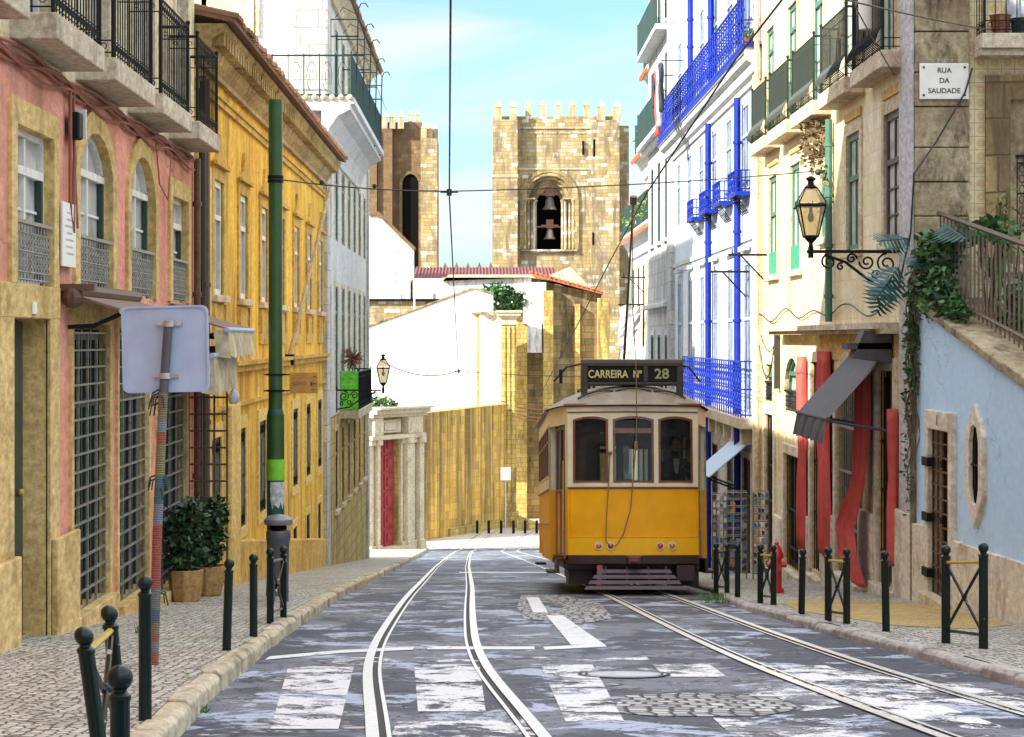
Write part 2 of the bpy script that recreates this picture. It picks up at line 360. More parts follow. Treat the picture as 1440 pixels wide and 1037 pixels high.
M['sign_black'] = plain('black_sign_board', (.006,.007,.006), .5, spec=.2)
M['sign_frame'] = plain('brown_sign_frame', (.055,.042,.03), .5, spec=.3)
M['gold'] = plain('gold_lettering', (.7,.58,.22), .5)
M['steel'] = plain('polished_steel', (.62,.6,.56), .3, 1, .3, 20, .05)
M['rail_steel'] = plain('rail_steel', (.93,.92,.9), .32, .5, .2, 30, .05)
M['rail_side'] = plain('rail_groove', (.03,.022,.018), .7)
M['alu'] = plain('galvanised_sheet', (.42,.52,.68), .42, .2, .12, 6, .03)
M['lamp_red'] = plain('red_lens', (.6,.02,.015), .15, coat=1)
M['lamp_orange'] = plain('orange_lens', (.65,.16,.02), .15, coat=1)
M['lantern_glass'] = plain('cloudy_lantern_glass', (.55,.47,.3), .15, 0, .3)
M['lamp_grey'] = plain('lamp_bulb', (.12,.11,.1), .3)
M['pole_green'] = plain('green_pole_paint', (.025,.085,.012), .4, 0, .25, 5, coat=.3)
M['pole_teal'] = plain('dark_teal_paint', (.015,.07,.06), .5)
M['lime'] = plain('lime_paint', (.22,.55,.03), .5)
M['paper'] = plain('torn_paper', (.55,.55,.52), .8, 0, .6, 16)
M['grey_plastic'] = plain('grey_plastic', (.09,.095,.1), .45)
M['wood_sign'] = plain('orange_wood', (.52,.25,.04), .5, 0, .3, 8)
M['pinkish'] = plain('faded_pink_print', (.55,.2,.16), .6)
M['awning_brown'] = plain('brown_awning_cloth', (.24,.16,.12), .75, 0, .3, 5)
M['awning_cream'] = plain('translucent_cream_cloth', (.6,.52,.34), .6, 0, .5, 5)
M['awning_grey'] = plain('grey_awning_cloth', (.085,.08,.095), .65, 0, .35, 5, spec=.3)
M['red_cloth'] = plain('red_cloth', (.64,.1,.09), .7, 0, .2, 5)
M['marble'] = plain('white_marble', (.8,.79,.74), .4, 0, .1, 4)
M['letter'] = plain('dark_letters', (.06,.06,.06), .6)
M['basket'] = plain('woven_planter', (.42,.25,.09), .7, 0, .5, 22, .6)
M['soil'] = plain('soil', (.05,.03,.02), .95)
M['brass'] = plain('yellow_brass_bar', (.55,.38,.06), .4)
M['cable'] = plain('dark_cable', (.03,.028,.027), .6)
M['cable_red'] = plain('reddish_cable', (.3,.1,.06), .6)
M['rope'] = plain('rope', (.25,.17,.08), .8)
M['fire_red'] = plain('hydrant_red', (.6,.02,.02), .4, coat=.4)
M['bronze'] = plain('bronze_bell', (.3,.26,.16), .4, .6)
M['skin'] = plain('skin', (.5,.28,.2), .6)
M['hair'] = plain('dark_hair', (.03,.02,.015), .6)
M['coat_cloth'] = plain('dark_jacket', (.03,.035,.05), .8)
M['shirt'] = plain('white_shirt', (.7,.7,.7), .8)
M['twig'] = plain('dry_twigs', (.2,.09,.05), .9)
M['stem'] = plain('stems', (.16,.12,.06), .85)
def leaf(name, c1, c2, rough=.4):
    k = N(name); oi = k.n('ShaderNodeNewGeometry'); a = k.ramp(oi.outputs['Random Per Island'], [(0, c1), (.6, c2), (1, tuple(min(1, x*1.8) for x in c2))])
    return k.fin(a, rough)
M['yellow_reveal'] = plaster('shade_brown_reveal', (.17,.09,.03), (.12,.06,.02), (.06,.04,.02), .5)  # dark brown puts the shade of the window reveals into their colour
M['leaf_dark'] = leaf('dark_leaves', (.012,.035,.012), (.03,.075,.02))
M['leaf_green'] = leaf('green_leaves', (.02,.07,.01), (.09,.2,.03))
M['leaf_mid'] = leaf('climber_leaves', (.008,.03,.01), (.035,.11,.025))
M['leaf_blue'] = leaf('glossy_bluish_leaves', (.008,.03,.025), (.03,.09,.085), .3)
M['tarp'] = plain('bright_green_tarp', (.14,.6,.03), .5, 0, .5, 9)

def cobble(name, scale, cols, joint, bs=.8, stain=.4):
    k = N(name); p = k.pos((scale, scale, 0)); v = k.n('ShaderNodeTexVoronoi'); k.l(p, v.inputs['Vector']); v.inputs['Scale'].default_value = 1; v.inputs['Randomness'].default_value = .55
    e = k.n('ShaderNodeTexVoronoi', feature='DISTANCE_TO_EDGE'); k.l(p, e.inputs['Vector']); e.inputs['Scale'].default_value = 1; e.inputs['Randomness'].default_value = .55
    sc = k.n('ShaderNodeSeparateColor'); k.l(v.outputs['Color'], sc.inputs[0])
    col = k.ramp(sc.outputs[0], [(i/max(1, len(cols)-1), c) for i, c in enumerate(cols)])
    j = k.ramp(e.outputs['Distance'], [(.03, 1), (.13, 0)])
    col = k.mix(j, col, joint); big = k.noise(k.pos(), 1.2, 7, .7); col = k.mix(k.ramp(big, [(.45, 0), (.7, stain)]), col, (.12,.1,.08))
    h = k.math('SUBTRACT', k.math('MULTIPLY', k.noise(k.pos(), 30, 4), .4), j)
    return k.fin(col, .6, bump=h, bs=bs, bd=.02)
M['calcada'] = cobble('limestone_cobbles', 15, [(.4,.37,.32), (.56,.53,.46), (.7,.67,.58), (.48,.45,.38)], (.08,.065,.05))
M['setts'] = cobble('granite_setts', 8.5, [(.2,.2,.22), (.34,.33,.34), (.45,.44,.44)], (.03,.03,.035))
M['kerb'] = plaster('kerb_stone', (.64,.57,.43), (.5,.43,.3), (.12,.09,.065), .95, bs=.9, vs=.75)
M['kerb_grey'] = plaster('grey_kerb_stone', (.5,.48,.47), (.42,.38,.36), (.1,.08,.07), .8, bs=.9, vs=.75)
def sett_rows(name):
    k = N(name); g = k.n('ShaderNodeNewGeometry'); nz = k.n('ShaderNodeTexNoise'); nz.inputs['Scale'].default_value = 1.3; k.l(g.outputs['Position'], nz.inputs['Vector'])
    va = k.n('ShaderNodeVectorMath', operation='SCALE'); va.inputs['Scale'].default_value = .25; k.l(nz.outputs['Color'], va.inputs[0])
    vb = k.n('ShaderNodeVectorMath', operation='ADD'); k.l(g.outputs['Position'], vb.inputs[0]); k.l(va.outputs[0], vb.inputs[1])
    sp = k.n('ShaderNodeSeparateXYZ'); k.l(vb.outputs[0], sp.inputs[0])
    r = k.math('DIVIDE', k.math('ADD', sp.outputs[1], k.math('MULTIPLY', sp.outputs[0], .25)), .15); row = k.math('FLOOR', r)
    w = k.n('ShaderNodeTexWhiteNoise', noise_dimensions='1D'); k.l(row, w.inputs['W'])
    uu = k.math('ADD', k.math('DIVIDE', sp.outputs[0], .12), w.outputs[0]); cell = k.math('FLOOR', uu)
    cv = k.n('ShaderNodeCombineXYZ'); k.l(cell, cv.inputs[0]); k.l(row, cv.inputs[1]); wn_ = k.n('ShaderNodeTexWhiteNoise', noise_dimensions='3D'); k.l(cv.outputs[0], wn_.inputs['Vector'])
    col = k.ramp(wn_.outputs[0], [(0, (.2,.2,.22)), (.5, (.36,.36,.38)), (1, (.55,.54,.52))])
    fu = k.math('ABSOLUTE', k.math('SUBTRACT', k.math('FRACT', uu), .5)); fz = k.math('ABSOLUTE', k.math('SUBTRACT', k.math('FRACT', r), .5))
    mk = k.ramp(k.math('MAXIMUM', fu, fz), [(.36, 0), (.46, 1)]); col = k.mix(mk, col, (.02,.02,.025))
    return k.fin(col, .55, bump=k.math('SUBTRACT', 1.0, mk), bs=.9, bd=.03)
M['sett_rows'] = sett_rows('rows_of_granite_setts')
def road_mat():
    k = N('patched_asphalt'); P = k.pos((1, .9, 0)); Pf = k.pos((1, 1, 0)); Pl = k.pos((1, .7, 0))
    fine = k.noise(Pf, 60, 4, .7); mid = k.noise(P, 5, 8, .75, .6); big = k.noise(Pl, .55, 4, .55, .3)
    a = k.mix(k.ramp(mid, [(.35, 0), (.65, 1)]), (.018,.023,.038), (.048,.058,.092))
    a = k.mix(1, a, k.ramp(fine, [(.3, (.6,.6,.6)), (.75, (1.6,1.6,1.6))]), 'MULTIPLY')
    patch = k.ramp(big, [(.5, 0), (.53, 1)])                       # lighter repair patches
    a = k.mix(k.math('MULTIPLY', patch, .7), a, k.mix(k.ramp(fine, [(.35, 0), (.65, 1)]), (.11,.12,.15), (.24,.25,.3)))
    # worn zones where the old setts and pale dust show through
    v = k.n('ShaderNodeTexVoronoi'); pv = k.pos((5.5, 8, 0)); k.l(pv, v.inputs['Vector']); v.inputs['Scale'].default_value = 1
    e = k.n('ShaderNodeTexVoronoi', feature='DISTANCE_TO_EDGE'); k.l(pv, e.inputs['Vector']); e.inputs['Scale'].default_value = 1
    sc = k.n('ShaderNodeSeparateColor'); k.l(v.outputs['Color'], sc.inputs[0])
    st = k.mix(k.ramp(e.outputs['Distance'], [(.04, 1), (.14, 0)]), k.ramp(sc.outputs[0], [(0, (.12,.12,.14)), (1, (.44,.44,.47))]), (.02,.02,.025))
    wz = k.noise(Pl, 1.15, 7, .7, .9); wmask = k.ramp(wz, [(.56, 0), (.6, 1)])
    a = k.mix(wmask, a, st)
    du = k.ramp(k.noise(P, 1.1, 10, .72, .5), [(.545, 0), (.575, .9)]); a = k.mix(du, a, (.42,.48,.63))
    cr = k.n('ShaderNodeTexVoronoi', feature='DISTANCE_TO_EDGE'); vm = k.n('ShaderNodeVectorMath', operation='ADD')
    nz = k.n('ShaderNodeTexNoise'); nz.inputs['Scale'].default_value = 3; k.l(Pf, nz.inputs['Vector']); k.l(P, vm.inputs[0]); k.l(nz.outputs['Color'], vm.inputs[1]); k.l(vm.outputs[0], cr.inputs['Vector']); cr.inputs['Scale'].default_value = 1.6
    cm = k.ramp(cr.outputs['Distance'], [(.008, 1), (.02, 0)]); a = k.mix(k.math('MULTIPLY', cm, .8), a, (.015,.015,.02))
    h = k.math('SUBTRACT', k.math('ADD', k.math('MULTIPLY', fine, .25), mid), k.math('ADD', cm, k.math('MULTIPLY', wmask, k.ramp(e.outputs['Distance'], [(.04, 1), (.16, 0)]))))
    rg = k.ramp(mid, [(.3, .42), (.7, .75)])
    return k.fin(a, rg, bump=h, bs=.7, bd=.02)
M['road'] = road_mat()
def paint_mat(name, wear=.5, col=(.8,.8,.82)):
    k = N(name); P = k.pos((1, .8, 0)); f = k.noise(P, 2.6, 10, .75, .3)
    g = k.noise(k.pos((1,1,0)), 45, 3, .7)
    m_ = k.ramp(k.math('ADD', k.math('MULTIPLY', f, .8), k.math('MULTIPLY', g, .2)), [(wear-.02, 0), (wear+.03, 1)])
    k.fin(k.mix(k.ramp(f, [(.4, 0), (.7, 1)]), col, tuple(x*.72 for x in col)), .6, bump=g, bs=.2)
    tr = k.n('ShaderNodeBsdfTransparent'); mx = k.n('ShaderNodeMixShader'); k.l(m_, mx.inputs[0]); k.l(tr.outputs[0], mx.inputs[1]); k.l(k.b.outputs[0], mx.inputs[2]); k.l(mx.outputs[0], k.out.inputs[0]); return k.m
M['paint'] = paint_mat('worn_road_paint', .478)
M['paint_worn'] = paint_mat('very_worn_road_paint', .52)
M['yarn'] = None
def yarn():
    k = N('knitted_bands'); g = k.n('ShaderNodeNewGeometry'); sp = k.n('ShaderNodeSeparateXYZ'); k.l(g.outputs['Position'], sp.inputs[0])
    z = k.math('ADD', sp.outputs[2], k.math('MULTIPLY', k.noise(g.outputs['Position'], 14), .04))
    t = k.math('DIVIDE', k.math('ADD', z, 2.27), 1.9)            # 0 at pole foot
    st = [(0,(.5,.12,.05)), (.06,(.3,.3,.32)), (.1,(.5,.12,.04)), (.125,(.3,.26,.1)), (.165,(.06,.13,.25)), (.215,(.25,.28,.3)), (.29,(.6,.07,.04)), (.52,(.28,.36,.42)), (.6,(.04,.22,.28)), (.7,(.36,.34,.1)), (.82,(.6,.1,.03)), (.86,(.3,.4,.5)), (.9,(.35,.28,.1))]
    c = k.ramp(t, st, True); w = k.n('ShaderNodeTexWave'); w.inputs['Scale'].default_value = 26; w.inputs['Distortion'].default_value = 3; w.bands_direction = 'Z'; k.l(g.outputs['Position'], w.inputs['Vector'])
    c = k.mix(.45, c, (.16,.15,.13)); c = k.mix(.6, c, k.mix(1, c, k.ramp(w.outputs[0], [(0, (.3,.3,.3)), (1, (1.4,1.4,1.4))]), 'MULTIPLY'))
    return k.fin(c, .95, bump=w.outputs[0], bs=.8, bd=.01)
M['yarn'] = yarn()

def text_mesh(name, s, mat, size, loc, rot, parent=None, align='CENTER', extrude=.002, sx=1):
    cu = bpy.data.curves.new(name, 'FONT'); cu.body = s; cu.size = size; cu.align_x = align; cu.align_y = 'CENTER'; cu.extrude = extrude; cu.offset = size*.02
    t = bpy.data.objects.new('tmp', cu); COL.objects.link(t); bpy.context.view_layer.update()
    dg = bpy.context.evaluated_depsgraph_get(); me = bpy.data.meshes.new_from_object(t.evaluated_get(dg)); bpy.data.objects.remove(t); bpy.data.curves.remove(cu)
    me.transform(Matrix.Translation(Vector(loc) - (Vector(parent['_w']) if parent else Vector((0,0,0)))) @ rot.to_4x4() @ Matrix.Diagonal((sx, 1, 1, 1)))
    me.materials.clear(); me.materials.append(mat); o = bpy.data.objects.new(name, me); COL.objects.link(o)
    if parent: o.parent = parent; o['_w'] = parent['_w']
    return o
ROT_F = Matrix.Rotation(math.radians(90), 3, 'X')     # text facing up the street (-Y)
ROT_L = Matrix.Rotation(math.radians(90), 3, 'Z') @ ROT_F   # on the left wall, facing +X
ROT_R = Matrix.Rotation(math.radians(-90), 3, 'Z') @ ROT_F
# ================================================================ GROUND
def dsteps(a, b, st): 
    n = max(1, int(math.ceil((b-a)/st))); return [a + (b-a)*i/n for i in range(n+1)]
def ribbon(name, fa, fb, d0, d1, dz, mat, st=1.0, kind='structure', parent=None, cross=1, label=None):
    mb = MB(); ds = dsteps(d0, d1, st); vs = []; fs = []
    for d in ds:
        a, b = fa(d), fb(d)
        for i in range(cross+1): vs.append((a + (b-a)*i/cross, d, G(d) + dz))
    w = cross+1
    for j in range(len(ds)-1):
        for i in range(cross): fs.append((j*w+i, j*w+i+1, (j+1)*w+i+1, (j+1)*w+i))
    mb.add(vs, fs); o = mb.build(name, mat, parent)
    if kind and parent is None: o['kind'] = kind
    return o
KL = [(-5,-1.2),(6,-1.42),(10,-1.56),(13.5,-1.73),(18.6,-1.85),(22,-1.9),(36,-2.0),(60,-2.3),(115,-3.2),(127,-3.5),(136,-3.9)]
KR = [(-5,3.9),(12,3.72),(14.1,3.6),(17.1,3.5),(19.8,3.3),(25,3.08),(28,3.1),(31,3.3),(60,3.4),(95,3.8),(128,5.0)]
kl = lambda d: lerp_tab(KL, d); kr = lambda d: lerp_tab(KR, d)
ribbon('ground', lambda d: -400, lambda d: 400, -60, 900, -.03, M['setts'], 2.0)
ribbon('road', lambda d: kl(d)-.12, lambda d: kr(d)+.12, -8, 127, 0, M['road'], 1.0, cross=2)
M['square'] = plaster('pale_square_paving', (.6,.56,.48), (.5,.46,.4), (.25,.22,.18), .5)  # paving paler than the road
ribbon('square_paving', lambda d: -8, lambda d: 14, 127, 160, .0, M['square'], 2.0)
LH, RH = .12, .08
ribbon('pavement_left', lambda d: -3.95 if d < 69 else -9.5, lambda d: kl(d)-.13, -8, 133, LH, M['calcada'], 1.0).name = 'pavement'
ribbon('pavement_right', lambda d: kr(d)+.13, lambda d: 9.0, -8, 125, RH, M['calcada'], 1.0).name = 'pavement'
# worn ochre patch on the right pavement
mb = MB()
pts = [(3.75,21.6),(3.95,20.4),(4.5,19.9),(5.1,20.6),(5.2,24.5),(4.7,26.0),(3.9,26.6),(3.5,25.3),(3.45,23.3)]
mb.poly([(x, y, G(y)+RH+.004) for x, y in pts]); M['sand'] = cobble('ochre_sand_paving', 13, [(.5,.34,.1),(.6,.43,.15),(.45,.3,.09)], (.3,.2,.06), .4); o = mb.build('sandy_paving', M['sand']); o['kind'] = 'structure'
# kerbs: a run of uneven stones
def kerb(fn, side, h, d0, d1, mat):
    mb = MB(); d = d0
    while d < d1:
        L = random.uniform(.55, 1.0) if d < 60 else 3.0
        e = min(d1, d + L - .012); w = .14; j = random.uniform(-.012, .012); t = random.uniform(-.012, .012)
        P = []
        for dd, jj in ((d, j), (e, j + random.uniform(-.012,.012))):
            x = fn(dd) + jj
            z = G(dd)
            # rounded street edge
            P.append([(x - side*w, dd, z-.1), (x - side*w, dd, z+h+.006+t), (x - side*.035, dd, z+h+.006+t), (x, dd, z+h-.025+t), (x + side*.008, dd, z-.1)])
        n = 5; vs = P[0] + P[1]
        mb.add(vs, [(0,1,2,3,4), (9,8,7,6,5)] + [(i, i+5, (i+1) % 5 + 5, (i+1) % 5) for i in range(5)]); d = e + .012
    o = mb.build('kerb', mat, bevel=.012); o['kind'] = 'structure'
kerb(kl, 1, LH, -6, 127, M['kerb']); kerb(kr, -1, RH, -6, 120, M['kerb_grey'])
# tram rails: polished head, groove and guard, set in the road
TL = [(-8,.35),(6,.1),(9,-.02),(11.3,-.13),(13.5,-.3),(15.9,-.44),(18,-.53),(24,-.6),(33.5,-.66),(57,-.9),(90,-1.1),(120,-1.2),(132,-.8),(142,.6)]
TR = [(-8,4.2),(6,3.3),(9,3.0),(11.3,2.84),(14.5,2.57),(18.6,2.38),(24,2.24),(31,2.1),(40,2.06),(75,1.72),(110,1.3),(122,1.3),(132,2.0),(142,4.0)]
def smooth_tab(T):
    def f(d):
        return sum(lerp_tab(T, d+q) for q in (-2.4,-1.6,-.8,0,.8,1.6,2.4))/7
    return f
def track(T, label_side):
    f = smooth_tab(T)
    for sgn in (-1, 1):
        c = lambda d: f(d) + sgn*.45; mb = MB()
        for (a, b, dz, mi) in ((-.035, .035, .012, 0), (sgn*-.035, sgn*-.075, -.004+.006, 1), (sgn*-.075, sgn*-.1, .01, 0)):
            mb.mi = mi; ds = dsteps(-8, 141, .6); vs = []; fs = []
            for d in ds: vs += [(c(d)+a, d, G(d)+dz), (c(d)+b, d, G(d)+dz)]
            for j in range(len(ds)-1): fs.append((2*j, 2*j+1, 2*j+3, 2*j+2))
            mb.add(vs, fs)
            if mi == 0:
                vs = []; fs = []
                for d in ds:
                    vs += [(c(d)+a, d, G(d)+dz), (c(d)+a, d, G(d)-.02), (c(d)+b, d, G(d)+dz), (c(d)+b, d, G(d)-.02)]
                for j in range(len(ds)-1): fs += [(4*j, 4*j+1, 4*j+5, 4*j+4), (4*j+2, 4*j+3, 4*j+7, 4*j+6)]
                mb.mi = 1; mb.add(vs, fs)
        o = mb.build('tram_rail', [M['rail_steel'], M['rail_side']], fix=False); o['kind'] = 'structure'
track(TL, 0); track(TR, 1)
# dirty paved strips that flank the rails
def marks(name, polys, mat, dz=.005):
    mb = MB()
    for p in polys:
        # subdivide along d to follow the slope
        mb.poly([(x, y, G(y)+dz) for x, y in p])
    o = mb.build(name, mat, fix=False); o['kind'] = 'structure'
def rect(x0, x1, d0, d1, sk=0): return [(x0, d0), (x1, d0), (x1+sk, d1), (x0+sk, d1)]
bars = [[(-1.17,11.6),(-.8,11.6),(-1.0,16.2),(-1.5,16.2)], [(-.4,12.6),(.0,12.6),(-.05,16.4),(-.55,16.4)], [(.45,12.0),(.78,12.0),(.82,16.4),(.42,16.4)], rect(1.28,1.72,15.2,16.4), [(2.35,11.6),(2.85,11.6),(2.6,16.3),(2.05,16.3)], rect(3.2,3.5,11.2,14.6,-.2), rect(1.3,2.0,10.3,12.2), rect(-.45,.1,9,11.3)]
marks('crossing_marking', bars[:6], M['paint']); marks('faded_marking', bars[6:], M['paint_worn'])
M['line_paint'] = paint_mat('line_paint', .4)
marks('stop_line', [[(-1.75,16.9),(-1.2,17.7),(-.62,18.1),(-.62,18.5),(-1.2,18.1),(-1.75,17.3)], rect(-.5,.42,18.15,18.55,.0), [(.5,18.1),(1.05,18.5),(1.05,18.9),(.5,18.5)], rect(-.6,1.4,47.4,48.8)], M['line_paint'], .006)
marks('lane_marking', [[(.75,18.75),(1.05,18.75),(.86,24),(.68,24)], rect(.55,.72,24.6,29)], M['line_paint'], .0065)
marks('sett_patch', [[(.72,12.6),(1.0,12.3),(1.6,12.35),(1.9,12.8),(1.85,13.6),(1.3,13.9),(.9,13.7)]], M['sett_rows'], .004)
marks('sett_patch', [[(.42,23.2),(1.0,22.3),(1.4,23.3),(1.45,27),(1.1,30),(.5,30),(.38,26)]], M['sett_rows'], .0045)
# pale worn patches of the paving
marks('worn_patch', [[(1.55,13.2),(2.15,12.2),(2.2,13.9),(1.9,14.5)], [(2.45,13.5),(3.3,12.6),(3.3,14.6),(2.6,15.9)], [(-1.2,16.6),(1.3,16.9),(1.3,17.3),(-1.2,17.2)], [(-.5,9),(.3,9),(.25,12.3),(-.5,12.2)], [(.4,9.5),(1.6,9.2),(1.5,10.6),(.6,11)]], M['paint_worn'], .0035)
# manhole
mb = MB(); c = (1.0, 15.4); zz = G(15.4)
mb.add([(c[0]+.31*math.cos(t*math.pi/16), c[1]+.31*math.sin(t*math.pi/16), G(c[1]+.31*math.sin(t*math.pi/16))+.008) for t in range(32)], [tuple(range(32))])
mb.mi = 1
for r0, r1 in ((.27,.285), (.31,.335)):
    vs = []
    for t in range(32):
        a = t*math.pi/16
        for r in (r0, r1): y = c[1]+r*math.sin(a); vs.append((c[0]+r*math.cos(a), y, G(y)+.013))
    mb.add(vs, [(2*t, 2*t+1, (2*t+3) % 64, (2*t+2) % 64) for t in range(32)])
o = mb.build('manhole_cover', [plain('pale_iron_cover', (.6,.6,.62), .4, .3), M['rail_side']], loc=(1.0, 15.4, zz), fix=False)
tag(o, 'round pale iron manhole cover set in the road between the two tram tracks', 'manhole cover')
# weeds at the kerb foot
def tuft(name, pts, label, mat):
    mb = MB()
    for (x, y, z, r, n, hh) in pts:
        for i in range(n):
            a = random.uniform(0, 6.28); q = random.uniform(0, r); px, py = x+q*math.cos(a), y+q*math.sin(a)*1.5; h = hh*random.uniform(.4, 1)
            dx, dy = random.uniform(-.04,.04), random.uniform(-.03,.03)
            mb.add([(px-.006, py, z), (px+.006, py, z), (px+dx, py+dy, z+h)], [(0,1,2)])
    o = mb.build(name, mat); tag(o, label, 'weeds', kind='stuff')
tuft('weeds', [(2.98,27.5,G(27.5)+.03,.3,220,.09), (-2.95,18.6,G(18.6)+LH,.1,90,.1), (-1.72,12.6,G(12.6),.1,60,.05)], 'low green weeds growing along the kerb and wall foot', M['leaf_green'])
# ================================================================ FACADE TOOLS
def arc_pts(u0, u1, zs, z1, n=10):
    c = (u0+u1)/2; r = (u1-u0)/2; h = z1-zs
    return [(c - r*math.cos(math.pi*i/n), zs + h*math.sin(math.pi*i/n)) for i in range(n+1)]
def op_path(op, w=0.0, base=True):
    """outline of an opening, w outside of it"""
    u0, u1, z0, z1 = op['u0']-w, op['u1']+w, op['z0'], op['z1']+w
    if op.get('arch'):
        zs = op['z1'] - op['arch']
        return [(u0, z0)] + arc_pts(u0, u1, zs, z1) + [(u1, z0)]
    n = 10
    return [(u0, z0), (u0, z1), (u1, z1), (u1, z0)]
def facade(name, F, u0, u1, z0, z1, ops, depth, mat, parent, reveal=None, zsplit=None):
    mb = MB(); us = sorted({u0, u1, *[o['u0'] for o in ops], *[o['u1'] for o in ops]}); us = [u for u in us if u0 <= u <= u1]
    for a, b in zip(us, us[1:]):
        c = (a+b)/2; col = sorted([o for o in ops if o['u0'] < c < o['u1']], key=lambda o: o['z0']); z = z0
        for o in col:
            if o['z0'] > z: mb.quad(F(a,0,z), F(b,0,z), F(b,0,o['z0']), F(a,0,o['z0']))
            z = max(z, o['z1'])
        if z < z1: mb.quad(F(a,0,z), F(b,0,z), F(b,0,z1), F(a,0,z1))
    for o in ops:
        p = op_path(o); q = p
        if o.get('arch'):
            A = p[1:-1]; m = len(A)//2
            mb.poly([F(o['u0'],0,o['z1'])] + [F(u,0,z) for u, z in A[:m+1]][::-1][0:0] + [F(u,0,z) for u, z in A[:m+1]])
            mb.poly([F(o['u1'],0,o['z1'])] + [F(u,0,z) for u, z in A[m:]][::-1])
        mb.mi = 1
        for (a, b) in zip(q, q[1:] + q[:1]):
            mb.quad(F(a[0],0,a[1]), F(b[0],0,b[1]), F(b[0],-depth,b[1]), F(a[0],-depth,a[1]))
        mb.mi = 0
    return mb.build(name, [mat, reveal or mat], parent, fix=False)
def OP(u0, u1, z0, z1, **k): return dict(u0=u0, u1=u1, z0=z0, z1=z1, **k)
def window(F, o, depth, parent, frame, pane, surround=None, sw=.14, proud=.04, sill=None, cols=2, rows=(.72,), ft=.05, base=False, name='window', munt=0, label=None):
    """joinery set back in the opening; the surround, sill and pane are its pieces"""
    mb = MB(); d0, d1 = -depth+.0, -depth+min(.06, max(.03, depth*.8))
    inn = dict(o); inn.update(u0=o['u0']+ft, u1=o['u1']-ft, z0=o['z0']+ft, z1=o['z1']-ft)
    if o.get('arch'): inn['arch'] = o['arch'] - .0
    mb.ring(F, op_path(inn), op_path(o), d0, d1)
    mb.fbox(F, inn['u0'], inn['u1'], d0, d1, o['z0'], o['z0']+ft)
    W = o['u1']-o['u0']; H = o['z1']-o['z0']
    for i in range(1, cols):
        u = o['u0'] + W*i/cols; mb.fbox(F, u-.03, u+.03, d0+.003, d1-.006, o['z0']+ft, o['z1']-ft*1.2)
    for r in rows:
        z = o['z0'] + H*r; mb.fbox(F, inn['u0'], inn['u1'], d0+.005, d1+.012, z-.035, z+.035)
    if munt:
        for i in range(cols):
            a = o['u0']+W*i/cols; b = a + W/cols
            for j in range(1, munt):
                z = o['z0'] + (H*(rows[0] if rows else 1))*j/munt; mb.fbox(F, a+.03, b-.03, d0+.004, d0+.032, z-.012, z+.012)
    w = mb.build(name, frame, parent)
    if label: w['label'] = label
    pm = MB(); pp = op_path(inn); pm.poly([F(u, d0+.01, z) for u, z in pp]); 
    pm.build('pane', pane, w, fix=False)
    if surround is not None:
        sm = MB(); sm.ring(F, op_path(o, 0), op_path(o, sw), -.0, proud); sm.build('surround', surround, w)
    if sill is not None:
        sm = MB(); sm.fbox(F, o['u0']-sw*.9, o['u1']+sw*.9, -.02, proud+.07, o['z0']-.1, o['z0']-.0); sm.build('sill', sill, w, bevel=.01)
    return w
def railing(F, u0, u1, n, z0, h, mat, parent, step=.13, ends=None, style='plain', name='railing', w=.0065, close=(True, True), n_in=0):
    """iron railing; ends return to the wall at n_in"""
    mb = MB(); L = u1-u0
    def run(A, B, cnt):
        P = lambda t, z: tuple(A[i]+(B[i]-A[i])*t if i < 2 else 0 for i in range(2)) + (z,)
        def pt(t, z, bul=0): 
            u = A[0]+(B[0]-A[0])*t; nn = A[1]+(B[1]-A[1])*t
            if A[1] == B[1]: nn += bul
            return F(u, nn, z)
        for z in (z0+.05, z0+h*.16, z0+h*.86): mb.tube([pt(0,z), pt(1,z)], .007, 4)
        mb.tube([pt(0,z0+h), pt(1,z0+h)], .018, 4)
        for i in range(cnt+1):
            t = i/cnt
            if style == 'belly':
                mb.tube([pt(t, z0+h), pt(t, z0+h*.34), pt(t, z0+h*.22, .07), pt(t, z0+h*.1, .1), pt(t, z0+.02, .01)], w, 4)
            else:
                mb.tube([pt(t, z0), pt(t, z0+h)], w, 4)
                if style == 'scroll' and i < cnt:
                    c = t + .5/cnt; 
                    for zc, r in ((z0+h*.11, .03), (z0+h*.92, .025)):
                        mb.tube([F(A[0]+(B[0]-A[0])*c + (r*math.cos(a) if A[1]==B[1] else 0), A[1]+(B[1]-A[1])*c + (0 if A[1]==B[1] else r*math.cos(a)), zc+r*math.sin(a)) for a in (0,1.05,2.1,3.14,4.2,5.2)], .006, 3, True)
    run((u0, n), (u1, n), max(2, int(L/step)))
    if ends is not False:
        if close[0]: run((u0, n_in), (u0, n), max(1, int((n-n_in)/step)))
        if close[1]: run((u1, n_in), (u1, n), max(1, int((n-n_in)/step)))
        for u in (u0, u1):
            a = F(u, n, z0-.02); mb.tube([a, (a[0], a[1], z0+h+.03)], .018, 6); mb.ball((a[0], a[1], z0+h+.05), .028, 6, 4)
    return mb.build(name, mat, parent, fix=False)
